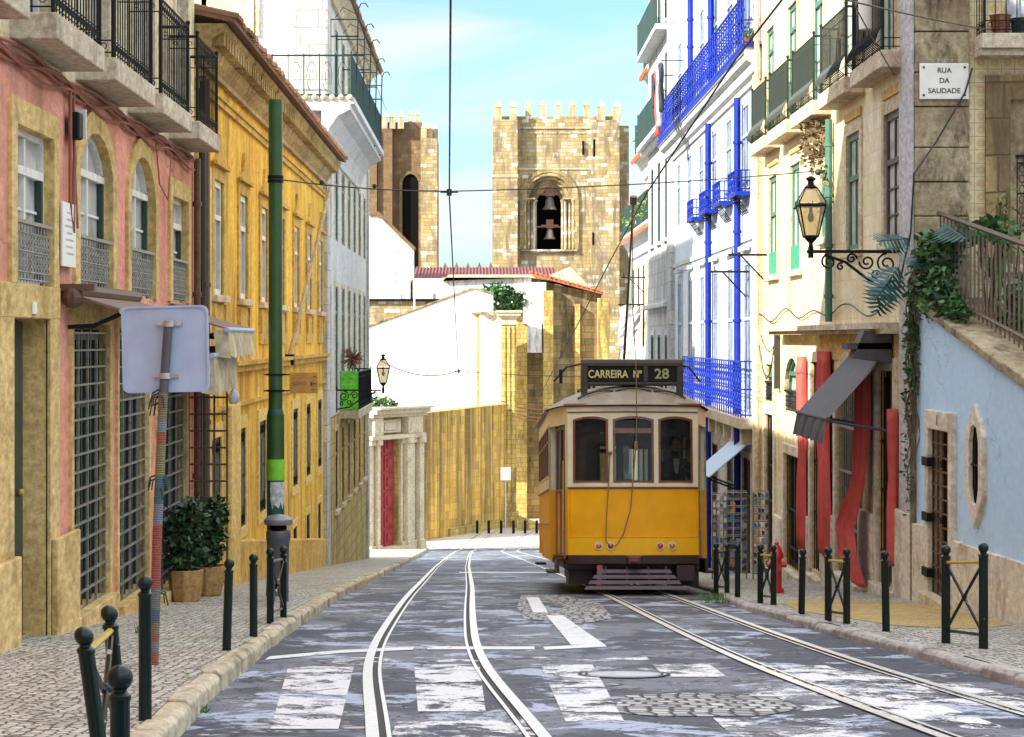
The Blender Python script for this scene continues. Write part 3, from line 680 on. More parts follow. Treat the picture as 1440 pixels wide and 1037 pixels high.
def lattice(F, u0, u1, n, z0, h, mat, parent, name='guard', nu=12, nz=6):
    """ornate cast guard: rows of small ovals between rails"""
    mb = MB(); L = u1-u0
    for z in (z0+.02, z0+.08, z0+h*.5, z0+h-.1): mb.tube([F(u0,n,z), F(u1,n,z)], .009, 4)
    mb.fbox(F, u0-.02, u1+.02, n-.03, n+.03, z0+h-.03, z0+h)
    for i in range(nu):
        c = u0 + L*(i+.5)/nu
        mb.tube([F(u0+L*i/nu, n, z0), F(u0+L*i/nu, n, z0+h)], .007, 4)
        for j in range(nz):
            zc = z0+.08+(h-.18)*(j+.5)/nz; rz = (h-.18)/nz*.42; ru = L/nu*.3
            mb.tube([F(c+ru*math.cos(a), n, zc+rz*math.sin(a)) for a in (0,1.05,2.1,3.14,4.2,5.2)], .006, 3, True)
    return mb.build(name, mat, parent, fix=False)
def balcony(parent, F, u0, u1, z, over, thick, mat, railmat, h=.95, style='plain', step=.1, inset=.04, under=None, rlabel=None):
    mb = MB(); mb.fbox(F, u0, u1, -.05, over, z-thick, z); 
    s = mb.build('balcony', mat, parent, bevel=.012)
    r = railing(F, u0+inset, u1-inset, over-inset, z, h, railmat, s, step=step, style=style)
    return s
def solid(F, u0, u1, n0, n1, z0, z1, name, mat, parent, bevel=0):
    mb = MB(); mb.fbox(F, u0, u1, n0, n1, z0, z1); return mb.build(name, mat, parent, bevel=bevel)
def body(F, u0, u1, n0, n1, z0, z1, mat, parent, name='side_wall'):
    return solid(F, u0, u1, n0, n1, z0, z1, name, mat, parent)
def grille(F, o, n, parent, mat, nu=4, nz=14, name='grille', vb=True, w=.012):
    mb = MB(); 
    for i in range(nu+1):
        u = o['u0'] + (o['u1']-o['u0'])*i/nu; mb.fbox(F, u-w*1.1, u+w*1.1, n-.01, n+.014, o['z0'], o['z1']-(o.get('arch') or 0)*(.1 if 0<i<nu else 1))
    for j in range(nz+1):
        z = o['z0'] + (o['z1']-o['z0'])*j/nz
        if not (o.get('arch') and z > o['z1']-o['arch']): mb.fbox(F, o['u0'], o['u1'], n-.008, n+.02, z-w*.7, z+w*.7)
    return mb.build(name, mat, parent)
def tiled_eave(F, u0, u1, n_out, n_in, z_out, z_in, mat, parent, pitch=.22, name='roof'):
    mb = MB(); mb.add([F(u0,n_out,z_out-.06), F(u1,n_out,z_out-.06), F(u1,n_in,z_in-.06), F(u0,n_in,z_in-.06), F(u0,n_out,z_out), F(u1,n_out,z_out), F(u1,n_in,z_in), F(u0,n_in,z_in)],
        [(0,1,2,3),(4,5,6,7),(0,1,5,4),(1,2,6,5),(2,3,7,6),(3,0,4,7)])
    k = int((u1-u0)/pitch)
    for i in range(k):
        u = u0 + (i+.5)*(u1-u0)/k; r = pitch*.34; vs = []; j = random.uniform(-.02,.03)
        for n, z in ((n_out+.03+j, z_out), (n_in, z_in)):
            for a in range(5): t = math.pi*a/4; vs.append(F(u + r*math.cos(t), n, z + r*math.sin(t)*1.1))
        mb.add(vs, [(a, a+1, a+6, a+5) for a in range(4)] + [(4,3,2,1,0)])
    return mb.build(name, mat, parent, fix=False)
def pipe(parent, path, r, mat, name='downpipe', brackets=0):
    mb = MB(); mb.tube(path, r, 8)
    a, b = Vector(path[0]), Vector(path[-1])
    for i in range(brackets):
        c = a.lerp(b, (i+.5)/brackets); mb.tube([c-Vector((0,0,.03)), c+Vector((0,0,.03))], r*1.3, 8)
    return mb.build(name, mat, parent, smooth=True)

# ================================================================ LEFT: PINK HOUSE
D0, D1 = -12, 27.45  # house extended out of view behind the camera to shade the near pavement
pink = thing('house', (-3.75, 20, G(20)+LH), 'pink plastered house with ochre stone window surrounds, on the left pavement', 'house')
wins = [OP(16.94,18.38,.44,1.71), OP(19.57,21.3,.44,1.96,arch=.5), OP(22.4,24.05,.44,1.97,arch=.5), OP(25.37,26.7,.44,1.7)]
shops = [OP(19.3,21.15,-3.2,.13), OP(21.7,23.6,-3.3,.1), OP(24.35,26.6,-3.4,.1)]
door = OP(16.85,18.25,-3.0,.16)
ups = [OP(a, a+1.0, 2.6, 4.45) for a in (14.2, 17.3, 20.1, 23.0, 25.7)]
facade('wall', LF, D0, D1, -4, 2.3, wins+shops+[door], .26, M['pink'], pink, M['ochre_stone'])
facade('upper_wall', LF, D0, D1, 2.3, 4.75, ups, .16, M['cream'], pink, M['pale_stone'])
body(LF, D0, D1, -8, -.275, -4, 4.74, M['cream'], pink)
body(LF, D0, 24.5, -8, -.01, 4.75, 11.2, M['pink'], pink, 'unseen_upper_storey')  # out-of-view block, height and far end chosen for its shadow across the street
for i, o in enumerate(wins):
    w = window(LF, o, .12, pink, M['white_frame'], M['glass_curtain'], M['ochre_stone'], .21, .035, None, cols=2, rows=(.74,), munt=3)
    mb = MB(); mb.fbox(LF, o['u1']-.14, o['u1']-.07, -.1, -.05, o['z0'], o['z1']-.35); mb.build('shutter_edge', M['dark_green'], w)
    lattice(LF, o['u0']+.05, o['u1']-.05, .0, .46, .5, M['iron_silver'], w, 'guard')
# pilaster-like stone strips that carry each window bay down to the pavement
mb = MB()
mb.fbox(LF, 16.35, 16.85, -.02, .03, -3.2, .2); mb.fbox(LF, 18.25, 18.65, -.02, .03, -3.2, .2); mb.fbox(LF, 16.35, 18.65, -.02, .034, .165, .44)
mb.build('door_surround', M['ochre_stone'], pink, bevel=.008)
mb = MB(); mb.fbox(LF, 16.0, 16.84, .03, .09, -3.2, -1.72); mb.fbox(LF, 18.26, 19.28, .035, .09, -3.2, -1.72); mb.each('plinth', M['ochre_stone'], pink, bevel=.012)
mb = MB(); mb.fbox(LF, 16.9, 18.2, -.25, -.2, -3, .14)
for j in range(4): mb.fbox(LF, 17.0, 18.1, -.21, -.18, -2.4+j*.62, -1.95+j*.62)
dd = mb.build('door', M['dark_green'], pink); MB().ball((-3.92, 18.0, -1.3), .03, 8, 6).build('handle', M['brass'], dd)
for o in shops:
    mb = MB(); mb.ring(LF, [(o['u0'],-3.2),(o['u0'],o['z1']),(o['u1'],o['z1']),(o['u1'],-3.2)], [(o['u0']-.12,-3.2),(o['u0']-.12,o['z1']+.25),(o['u1']+.12,o['z1']+.25),(o['u1']+.12,-3.2)], 0, .03); 
    mb.build('shop_surround', M['ochre_stone'], pink)
    mb = MB(); n_ = 4
    mb.fbox(LF, o['u0'], o['u1'], -.16, -.1, -3.2, -2.9)
    for i in range(n_+1): u = o['u0'] + (o['u1']-o['u0'])*i/n_; mb.fbox(LF, u-.035, u+.035, -.16, -.08, -3.2, .08)
    for z in (-.62, .02): mb.fbox(LF, o['u0'], o['u1'], -.16, -.075, z-.035, z+.035)
    w = mb.build('shop_door', M['dark_green'], pink); pm = MB(); pm.fbox(LF, o['u0'], o['u1'], -.155, -.145, -3, .06); pm.build('pane', M['glass'], w)
    mb = MB(); 
    for i in range(n_): u = o['u0'] + (o['u1']-o['u0'])*(i+.5)/n_; mb.fbox(LF, u-.13, u+.1, -.142, -.138, -.55, .0) if i == 1 else None
    mb.build('blind', M['awning_cream'], w)
    oo = dict(o); oo.update(z0=G(o['u1'])+LH+.08, z1=.05); grille(LF, oo, -.03, pink, M['iron_silver'] , 4, 17, 'security_grille', w=.013)
    step_ = MB(); step_.fbox(LF, o['u0']-.1, o['u1']+.1, -.25, .1, -3.6, G(o['u0'])+LH+.1); step_.build('door_step', M['ochre_stone'], pink, bevel=.01)
mb = MB(); mb.prism([LF(15.8,.0,-2.72+.0), LF(18.2,.0,-2.9), LF(18.2,.34,-2.9), LF(15.8,.34,-2.72)], (0,0,.34)); mb.build('door_step', M['pale_stone'], pink, bevel=.02)
# open gate leaf of the last shop
mb = MB()
for i in range(4): x = -3.72 + i*.16; mb.box(x-.012, x+.012, 26.72, 26.75, -3.1, -.1)
for j in range(15): z = -3.05 + j*.21; mb.box(-3.73, -3.23, 26.73, 26.76, z-.012, z+.012)
mb.build('open_gate', M['iron_rust'], pink)
# balconies
for (a, b) in ((13.4,15.8), (16.8,18.9), (19.5,21.8), (22.35,24.5), (25.2,27.1)):
    s = balcony(pink, LF, a, b, 2.57, .376, .21, M['slab_stone'], M['iron'], 1.0, 'scroll', .125)
for o in ups: window(LF, o, .14, pink, M['white_frame'], M['glass'], M['pale_stone'], .14, .03, None, cols=2, rows=(.75,), name='balcony_door')
mb = MB()
for k, (r, z, dz) in enumerate(((.022,2.27,.03), (.016,2.22,.04), (.02,2.31,.025), (.014,2.19,.05), (.013,2.25,.06))):
    P = []; d = 13.0
    while d < 27.4: P.append(LF(d, .03+.02*k/3, z + dz*math.sin(d*2.1+k*1.7) - .02*abs(math.sin(d*.9)))); d += .3
    mb.tube(P, r, 5)
mb.build('cable_bundle', M['cable_red'], pink, smooth=True)
mb = MB(); P = [LF(19.2+.05*k*k*.1, .04, 2.2-.2*k) for k in range(7)]; mb.tube(P, .014, 5); mb.tube([LF(19.0,.05,2.2), LF(18.95,.06,1.2), LF(19.1,.06,.95), LF(19.2,.05,1.6)], .018, 5)
mb.tube([LF(24,.04,2.2), LF(24.2,.05,1.75), LF(24.8,.06,1.6), LF(25.2,.04,2.2)], .008, 4); mb.each('hanging_cable', M['cable_red'], pink)
pipe(pink, [LF(27.3,.06,2.3), LF(27.3,.06,-3.5)], .045, M['iron_rust'], brackets=5)
mb = MB(); mb.fbox(LF, 19.0, 19.2, .03, .13, 1.78, 2.02); b = mb.build('lamp_box', M['iron'], None, bevel=.02, loc=(-3.7,19.3,1.5))
tag(b, 'small black metal box lamp on the pink wall under the balconies', 'wall lamp')
mb = MB(); mb.fbox(LF, 19.21, 19.24, .04, .15, 1.8, 2.06); c = MB(); c = mb.build('panel', M['marble'], b)
pl = MB().fbox(LF, 18.62, 19.22, .036, .06, .63, 1.2).build('plaque', M['marble'], None, bevel=.006, loc=(-3.7, 18.9, .9)); tag(pl, 'white marble plaque with faint lines of writing on the pink wall', 'plaque')
mb = MB()
for j, L in enumerate((.2,.26,.4,.24,.34,.3,.26)): 
    a = 18.92 - L/2
    while a < 18.92 + L/2: q = random.uniform(.02,.06); mb.fbox(LF, a, a+q, .06, .0615, 1.1-j*.06, 1.118-j*.06); a += q+.015
mb.build('lettering', plain('faded_lettering', (.45,.42,.36), .7), pl)
pl = MB().fbox(LF, 17.45, 17.6, .036, .05, .2, .3).build('number_plate', M['marble'], None, loc=(-3.7,17.5,.25)); tag(pl, 'small white number plate above the left doorway', 'number plate')

# awnings on the left
def awning(label, d0, d1, z, n, drop, cloth, val, valdrop, parts_fold=True):
    t = thing('awning', LF(d0, 0, z), label, 'awning', None)
    mb = MB(); P = [LF(d0,.05,z), LF(d1,.05,z), LF(d1,n,z-drop), LF(d0,n,z-drop)]
    mb.prism(P, (0,0,-.02)); mb.build('canopy', cloth, t)
    mb = MB(); mb.tube([LF(d0-.05,.08,z+.03), LF(d1+.05,.08,z+.03)], .06, 8); mb.build('roller', M['iron_rust'], t, smooth=True)
    mb = MB(); mb.tube([LF(d0-.04,n,z-drop-.02), LF(d1+.04,n,z-drop-.02)], .03, 8); mb.build('front_bar', M['alu'], t, smooth=True)
    for d in (d0+.05, d1-.05):
        mb = MB(); mb.tube([LF(d,.02,z-.3), LF(d,n*.5,z-drop*.6-.2), LF(d,n,z-drop-.03)], .022, 6); mb.build('arm', M['iron'], t)
    if valdrop:
        mb = MB(); k = 14; vs = []; fs = []
        for i in range(k+1):
            u = d0 + (d1-d0)*i/k; w = .012*math.sin(i*1.9); vs += [LF(u, n+.005+w, z-drop-.03), LF(u, n+.01-w*2+.03, z-drop-valdrop*(1 - .1*(i % 2)))]
        for i in range(k): fs.append((2*i, 2*i+1, 2*i+3, 2*i+2))
        mb.add(vs, fs)
        # end cheeks
        for d in (d0,): mb.add([LF(d,n-.16,z-drop-.02), LF(d,n+.01,z-drop-.03), LF(d,n+.05,z-drop-valdrop), LF(d,n-.13,z-drop-valdrop+.03)], [(0,1,2,3)])
        mb.build('valance', val, t, fix=False)
    return t
a1 = awning('half-rolled brown awning on the pink wall above the grilled shop door', 19.0, 22.4, .4, .52, .14, M['awning_brown'], M['awning_brown'], 0)
mb = MB(); mb.ball(LF(18.85,.1,.36), .1, 10, 6); mb.fbox(LF, 18.8, 18.92, 0, .3, .42, .48); mb.build('end_bracket', M['iron_rust'], a1)
awning('brown awning with a pale hanging flap, beside the green pole', 25.0, 27.75, .32, .72, .2, M['awning_brown'], M['awning_cream'], .36)
awning('low awning with a cream translucent flap, just behind the square sign', 24.6, 26.9, -.05, .6, .13, M['awning_grey'], M['awning_cream'], .48)

# planters with shrubs
def leaves(mb, c, rad, n, size, flat=.5):
    for i in range(n):
        while True:
            p = Vector((random.uniform(-1,1), random.uniform(-1,1), random.uniform(-1,1)))
            if .25 < p.length < 1: break
        p = Vector((c[0]+p.x*rad[0], c[1]+p.y*rad[1], c[2]+p.z*rad[2])); s = size*random.uniform(.6,1.3)
        a = Vector((random.gauss(0,1), random.gauss(0,1), random.gauss(0,.6))).normalized(); b = a.cross(Vector((random.gauss(0,1), random.gauss(0,1), random.gauss(0,1)))).normalized()
        mb.add([p, p+a*s*.5+b*s*.28, p+a*s, p+a*s*.5-b*s*.28], [(0,1,2,3)])
for i, (x, y, lab) in enumerate(((-3.5, 24.9, 'woven planter with a dark leafy shrub, the nearer of the two by the left wall'), (-3.45, 26.5, 'woven planter with a dark leafy shrub, the farther one nearly touching the yellow house'))):
    z = G(y)+LH; t = thing('planter', (x, y, z), lab, 'planter', 'planters by the left wall')
    mb = MB(); mb.lathe([(.15,0),(.17,.02),(.2,.2),(.21,.37),(.19,.38),(.18,.35)], (x,y,z), 8, 1, 1); mb.build('pot', M['basket'], t, bevel=.01)
    mb = MB(); mb.lathe([(.01,.34),(.18,.35),(.01,.352)], (x,y,z), 8); mb.build('soil', M['soil'], t)
    mb = MB()
    for k in range(6): a = k*1.05; mb.tube([(x,y,z+.3), (x+.08*math.cos(a), y+.08*math.sin(a), z+.7), (x+.2*math.cos(a), y+.2*math.sin(a), z+1.1)], [.015,.01,.005], 5)
    mb.build('stems', M['stem'], t)
    mb = MB(); leaves(mb, (x,y,z+.72), (.21,.26,.38), 620, .1); leaves(mb, (x+.09,y,z+1.02), (.15,.2,.22), 260, .1); leaves(mb, (x-.12,y,z+.92), (.14,.2,.2), 200, .1); leaves(mb, (x-.03,y,z+.5), (.2,.22,.2), 200, .09); mb.build('foliage', M['leaf_dark'], t, fix=False)

# ================================================================ LEFT: YELLOW HOUSE
E0, E1 = 27.5, 49.3
yel = thing('house', (-3.75, 38, G(38)+LH), 'long yellow ochre house with a tiled eave and a row of tall narrow windows', 'house')
A = [29.3 + 3.07*k for k in range(7)]
upw = [OP(a, a+1.05, .6, 2.2) for a in A]
low = [OP(a-.25, a+.85, -2.9, -1.38) for a in A]
bas = [OP(A[k]-.2, A[k]+.7, -4.65, -3.7) for k in (4,5,6)]
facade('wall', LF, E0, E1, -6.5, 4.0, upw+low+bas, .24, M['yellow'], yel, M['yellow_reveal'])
body(LF, E0, E1, -8, -.26, -6.5, 3.98, M['yellow'], yel)
for k, o in enumerate(upw):
    w = window(LF, o, .07, yel, M['white_frame'], M['glass'], M['yellow_trim'], .22, .03, M['pale_stone'], cols=2, rows=(.68,), ft=.09)
    mb = MB()  # ogee pediment over the window and apron below it
    c = (o['u0']+o['u1'])/2; P = [(o['u0']-.22, 2.42), (c-.42, 2.5), (c-.2, 2.56), (c-.05, 2.85), (c+.05, 2.85), (c+.2, 2.56), (c+.42, 2.5), (o['u1']+.22, 2.42)]
    mb.prism([LF(u, 0, z) for u, z in P], (.05,0,0)); mb.fbox(LF, o['u0']-.26, o['u1']+.26, .04, .1, 2.38, 2.44); mb.build('pediment', M['yellow_trim'], w)
    mb = MB(); mb.fbox(LF, o['u0']-.2, o['u1']+.2, 0, .03, -.1, .48); mb.fbox(LF, o['u0']-.2, o['u0']+.0, .03, .06, .1, .48); mb.fbox(LF, o['u1'], o['u1']+.2, .03, .06, .1, .48); mb.build('apron', M['yellow_trim'], w)
for k, o in enumerate(low):
    mb = MB(); mb.fbox(LF, o['u0'], o['u1'], -.06, -.02, o['z0'], o['z1'])
    for i in range(2):
        a = o['u0'] + i*.55 + .05; mb.fbox(LF, a, a+.45, -.02, -.005, o['z0']+.3, o['z1']-.78); mb.fbox(LF, a, a+.45, -.02, -.005, o['z1']-.72, o['z1']-.3)
    w = mb.build('shuttered_window', M['dark_green'], yel)
    mb = MB()
    for zz in (o['z0']+.12, o['z1']-.14):
        for i in range(5): mb.tube([LF(o['u0']+.13+i*.21+.08*math.cos(t), .005, zz+.08*math.sin(t)) for t in (0,1.05,2.1,3.14,4.2,5.2)], .01, 3, True)
    mb.each('ironwork', M['iron'], w)
    mb = MB(); mb.ring(LF, op_path(o), op_path(o, .2), 0, .025); mb.fbox(LF, o['u0']-.2, o['u1']+.2, 0, .03, o['z0']-.16, o['z0']); mb.build('surround', M['yellow_light'], w)
for o in bas:
    w = window(LF, o, .04, yel, M['dark_green'], M['glass'], M['yellow_light'], .14, .02, None, cols=2, rows=(), name='basement_window')
mb = MB(); mb.fbox(LF, 30.35, 31.5, 0, .14, -3.9, -.95); mb.build('pilaster', M['yellow_light'], yel, bevel=.02)
mb = MB(); mb.lathe([(.05,0),(.07,.03),(.08,.12),(.03,.22)], LF(30.9,.1,-.95), 10); mb.build('lamp_cap', M['alu'], yel, smooth=True)
mb = MB()
mb.fbox(LF, E0, E1, 0, .1, -.5, -.4); mb.fbox(LF, E0, E1, 0, .16, -.4, -.34)           # ledge over ground floor
mb.fbox(LF, E0, E1, 0, .06, -1.02, -.96)
mb.fbox(LF, E0, E1, 0, .05, 3.24, 3.33); mb.fbox(LF, E0, E1, 0, .08, 3.33, 3.36)
mb.each('string_course', M['yellow_trim'], yel)
mb = MB(); prof = [(0,3.55),(.08,3.55),(.08,3.62),(.16,3.7),(.2,3.78),(.22,3.86),(.34,3.95),(.4,4.0),(.4,4.06),(0,4.06)]
mb.prism([LF(E0, n, z) for n, z in prof], (0, E1-E0, 0))
for i in range(70):
    d = E0 + .15 + i*.31; mb.fbox(LF, d, d+.16, .2, .36, 3.8, 3.96)
mb.build('cornice', M['cornice_stone'], yel)
tiled_eave(LF, E0-.05, E1+.02, .52, -3.4, 4.12, 5.0, M['tile_old'], yel)
for k in (0,1): pipe(yel, [LF(E0+.16+k*.35,.08,3.4), LF(E0+.16+k*.35,.08,-3.8)], .05, M['iron_rust'] if k else M['cable'], brackets=4)
mb = MB(); mb.fbox(LF, E0+.02, E0+1.35, 0, .05, -3.9, 2.3); mb.build('corner_strip', M['ochre_stone'], yel)
mb = MB(); mb.fbox(LF, E0, E1, 0, .07, -6.4, -3.45); 
mb = MB()
ds = dsteps(E0, E1, 1.2)
vs = []; fs = []
for d in ds: vs += [LF(d,.07,G(d)+LH-.2), LF(d,.07,G(d)+LH+.62), LF(d,0,G(d)+LH+.66)]
for j in range(len(ds)-1): fs += [(3*j,3*j+1,3*j+4,3*j+3), (3*j+1,3*j+2,3*j+5,3*j+4)]
mb.add(vs, fs); mb.build('plinth', M['yellow_trim'], yel, fix=False)
fp = thing('flagpole', LF(40, 0, -.43), 'cream flagpole slanting up from the yellow wall', 'flagpole'); MB().tube([LF(40,.05,-.43), LF(40,.85,2.9)], [.045,.03], 8).build('pole', M['pale_stone'], fp, smooth=True)
MB().fbox(LF, 39.9, 40.1, 0, .16, -.5, -.3).build('socket', M['iron'], fp)

# ================================================================ LEFT: WHITE HOUSE (behind the yellow one)
W0, W1 = 49.35, 67.8
wh = thing('house', (-3.75, 58, G(58)), 'tall white house with a long roof-terrace railing above its cornice, beyond the yellow house', 'house')
B = [50.6 + 2.45*k for k in range(7)]
tops = [OP(b, b+.95, 5.6, 7.7) for b in B]
ra = [OP(b, b+.95, 2.45, 4.3) for b in B]; rb = [OP(b, b+.95, -1.3, 1.3) for b in B]; rc = [OP(b, b+.95, -4.3, -2.3) for b in B[1:]]
facade('wall', LF, W0, W1, -1.9, 8.4, tops+ra+rb, .22, M['white'], wh, M['pale_stone'])
facade('ground_floor_wall', LF, W0, W1, -8.5, -1.9, rc, .22, M['ashlar_small'], wh, M['ochre_stone'])
body(LF, W0, W1, -8, -.24, -8.5, 8.38, M['bright_white'], wh, 'gable_wall')
for o in tops+ra+rb: window(LF, o, .04, wh, M['green_frame'], M['glass'], M['pale_stone'], .13, .02, None, cols=2, rows=(.75,))
for o in rc: window(LF, o, .04, wh, M['dark_green'], M['glass'], M['ochre_stone'], .13, .02, M['pale_stone'], cols=2, rows=(.7,))
mb = MB()
mb.fbox(LF, W0-.03, W0+1.0, 0, .09, -8, 8.35); mb.fbox(LF, W1-.7, W1, 0, .06, -8, 8.35)
mb.each('corner_strip', M['grey_blocks'], wh)
mb = MB(); mb.box(-4.45, -3.7, W0-.04, W0, -6, 8.35); mb.build('corner_stones', M['grey_blocks'], wh)
# coved cornice and the terrace it carries, wrapped round the corner
cov = [(0,4.35),(.06,4.35),(.08,4.5),(.18,4.8),(.38,5.08),(.6,5.2),(.66,5.22),(.66,5.34),(.75,5.36),(.75,5.5),(0,5.5)]
mb = MB(); mb.prism([LF(W0-.7, n, z) for n, z in cov], (0, 14.2, 0))
mb.box(-6.7, -3.75, W0-.7, W0, 5.2, 5.48); mb.box(-5.2, -3.75, W0-.35, W0, 4.95, 5.2)
tb = mb.build('terrace', M['white'], wh)
mb = MB(); 
for i in range(16): mb.ball((-3.1 - i*.2, W0-.72, 5.5), .07, 6, 4)
mb.build('edge_tiles', M['pale_stone'], wh)
railing(LF, W0-.62, W0+13.3, .68, 5.5, .98, M['iron_teal'], tb, step=.11, style='plain', close=(False, True), w=.012)
mb = MB(); X0, X1, y = -6.3, -3.08, W0-.64
for z in (5.56, 6.46): mb.tube([(X0,y,z), (X1,y,z)], .022, 4)
k = 9
for i in range(k+1):
    x = X0 + (X1-X0)*i/k; mb.tube([(x,y,5.5),(x,y,6.5)], .014, 4)
    if i < k: 
        w_ = (X1-X0)/k
        mb.tube([(x+w_*.5 + w_*.32*math.cos(t), y, 5.98+.34*math.sin(t)) for t in [q*.63 for q in range(10)]], .008, 3, True)
        mb.tube([(x+w_*.5 + w_*.14*math.cos(t), y, 5.98+.16*math.sin(t)) for t in [q*.63 for q in range(10)]], .006, 3, True)
mb.tube([(X0,y,5.5),(X0,y,6.55)], .03, 6); mb.build('scrolled_railing', M['iron_teal'], tb)
tiled_eave(LF, W0-.3, W1, .45, -3.5, 8.45, 9.4, M['tile_old'], wh); mb = MB(); mb.prism([LF(W0-.2, n, z) for n, z in ((0,8.1),(.1,8.1),(.16,8.25),(.38,8.4),(0,8.4))], (0, W1-W0+.2, 0)); mb.build('eave_moulding', M['pale_stone'], wh)
gw = OP(-6.45,-5.35,7.0,7.9)
window(FF(W0), gw, -.0, wh, M['green_frame'], M['glass_curtain'], M['pale_stone'], .12, .06, None, cols=2, rows=(.62,))
mb = MB(); mb.box(-8.5, -5.32, W0-.06, W0-.005, -2, 8.3); o = mb.build('gable_panel', M['warm_white'], wh)
# balcony with green tarp
bl = balcony(wh, LF, 54.9, 61.2, -1.85, .5, .22, M['pale_stone'], M['iron'], .98, 'plain', .1)
t = MB().box(-3.73, -3.28, 54.86, 54.9, -1.83, -.84).build('tarp', M['tarp'], None, bevel=.01, loc=(-3.5, 54.9, -1.8)); tag(t, 'bright lime-green cloth tied to the end of the black balcony', 'cloth')
pt = thing('potted_plant', (-3.45, 55.2, -1.85), 'round dry reddish-brown bush above the green cloth on the balcony', 'plant')
MB().lathe([(.1,0),(.14,.3),(.15,.32)], (-3.45,55.3,-1.85), 10).build('pot', M['basket'], pt)
mb = MB(); mb.tube([(-3.45,55.3,-1.6),(-3.45,55.3,-.75)], .02, 5)
for i in range(170):
    v = Vector((random.gauss(0,1),random.gauss(0,1),random.gauss(0,1))).normalized(); mb.tube([Vector((-3.45,55.3,-.52))+v*.03, Vector((-3.45,55.3,-.52))+v*random.uniform(.22,.34)], .008, 3)
mb.build('twigs', M['twig'], pt)
# iron clothes-line brackets on the upper floors
for k, (d, z) in enumerate(((50.5,6.6),(53.2,6.5),(56,6.5),(59,6.4),(62,6.4))):
    mb = MB(); a = LF(d,.68,z-1.1)
    mb.tube([LF(d,.68,z-1.1), LF(d,.74,z+1.2)], .018, 5); mb.tube([LF(d,.74,z+1.2), LF(d,.8,z+1.32), LF(d,.9,z+1.34), LF(d,.97,z+1.24)], .014, 4)
    mb.tube([LF(d,-.0,z+.55), LF(d,.74,z+.55)], .018, 4); mb.tube([LF(d,0,z+.95), LF(d,.74,z+.95)], .014, 4); mb.tube([LF(d,.0,z+1.5), LF(d,.2,z+1.75), LF(d,.5,z+1.6), LF(d,.74,z+1.2)], .01, 4)
    mb.tube([LF(d,.74,z+.55), LF(d+2.5,.74,z+.5)], .008, 3)
    mb.build('drying_bracket', M['iron_teal'], wh)

# wall lanterns
def lantern(base, label, s=.8, wall_dir=-1, reach=1.1, mat_ir=None):
    """base = bottom of lantern body; the bracket runs to the wall"""
    x, y, z = base; t = thing('wall_lantern', (x, y, z), label, 'street lantern', 'wall lanterns')
    I = M['iron']; s_ = s
    mb = MB(); n = 4
    def sq(r, zz): return [(x+r*cx_, y+r*cy_, z+zz) for cx_, cy_ in ((-1,-1),(1,-1),(1,1),(-1,1))]
    a, b, c, d = sq(.1*s_,.1*s_), sq(.2*s_,.58*s_), sq(.205*s_,.62*s_), sq(.09*s_,.84*s_)
    for P, Q in zip(a, b): mb.tube([P, Q], .013*s_, 4)
    for L, r in ((a,.02), (b,.022)): mb.tube(L, r*s_, 4, True)
    for P, Q in zip(c, d): mb.tube([P, Q], .012*s_, 4)
    for P, Q in zip(b, b[1:]+b[:1]): 
        P, Q = Vector(P), Vector(Q); m_ = (P+Q)/2; mb.tube([m_, m_+Vector((0,0,.06*s_))], .008*s_, 3); mb.tube([P, P+Vector((0,0,.07*s_))], .012*s_, 3)
    mb.lathe([(.1*s_,.83*s_),(.105*s_,.86*s_),(.05*s_,.9*s_),(.045*s_,.95*s_),(.075*s_,.98*s_),(.075*s_,1.0*s_),(.02*s_,1.03*s_)], (x,y,z), 12)
    mb.lathe([(.02*s_,-.12*s_),(.035*s_,-.05*s_),(.03*s_,.0),(.09*s_,.06*s_),(.1*s_,.1*s_)], (x,y,z), 10)
    mb.build('frame', I, t, smooth=False)
    mb = MB(); mb.add(a+b, [(0,1,5,4),(1,2,6,5),(2,3,7,6),(3,0,4,7)]); mb.add(c+d, [(0,1,5,4),(1,2,6,5),(2,3,7,6),(3,0,4,7)]); mb.build('glass', M['lantern_glass2'], t, fix=False)
    mb = MB(); mb.ball((x,y,z+.4*s_), .05*s_, 10, 6, sz=1.6); mb.tube([(x,y,z+.45*s_),(x,y,z+.6*s_)], .025*s_, 6); mb.build('bulb', M['lamp_grey'], t, smooth=True)
    W = wall_dir*reach; zb = z - .13*s_
    mb = MB(); mb.box(x-.05, x+W, y-.02, y+.02, zb-.02, zb+.02) ; mb.tube([(x,y,zb-.08),(x,y,zb+.06)], .035, 8)
    def curl(cx, cz, r, a0, turns, sg=1, w=.014):
        P = []; K = int(14*turns)
        for i in range(K+1):
            q = i/K; rr = r*(1-.78*q); an = a0 + sg*q*turns*6.28; P.append((cx+rr*math.cos(an), y, cz+rr*math.sin(an)))
        mb.tube(P, w, 5)
    sg = 1 if wall_dir > 0 else -1
    mb.tube([(x+W, y, zb-.48), (x+W*.72, y, zb-.42), (x+W*.55, y, zb-.28), (x+W*.38, y, zb-.13), (x+W*.15, y, zb-.04)], .02, 6)
    for (q, dz, r, a0, tn) in ((.2,-.13,.1,1.57,1.5), (.45,-.09,.07,0,1.4), (.62,-.13,.1,3.1,1.4), (.84,-.15,.13,1.57,1.6), (.72,-.3,.07,0,1.3), (.9,-.34,.06,2,1.2), (.33,-.19,.05,1,1.2)):
        curl(x+W*q, zb+dz, r, a0, tn, sg)
    mb.box(x+W-.02, x+W+.02, y-.04, y+.04, zb-.55, zb+.1)
    mb.build('bracket', I, t)
    return t
k = N('seeded_lantern_glass'); k.b.inputs['Base Color'].default_value = (.5,.42,.25,1); k.b.inputs['Roughness'].default_value = .25
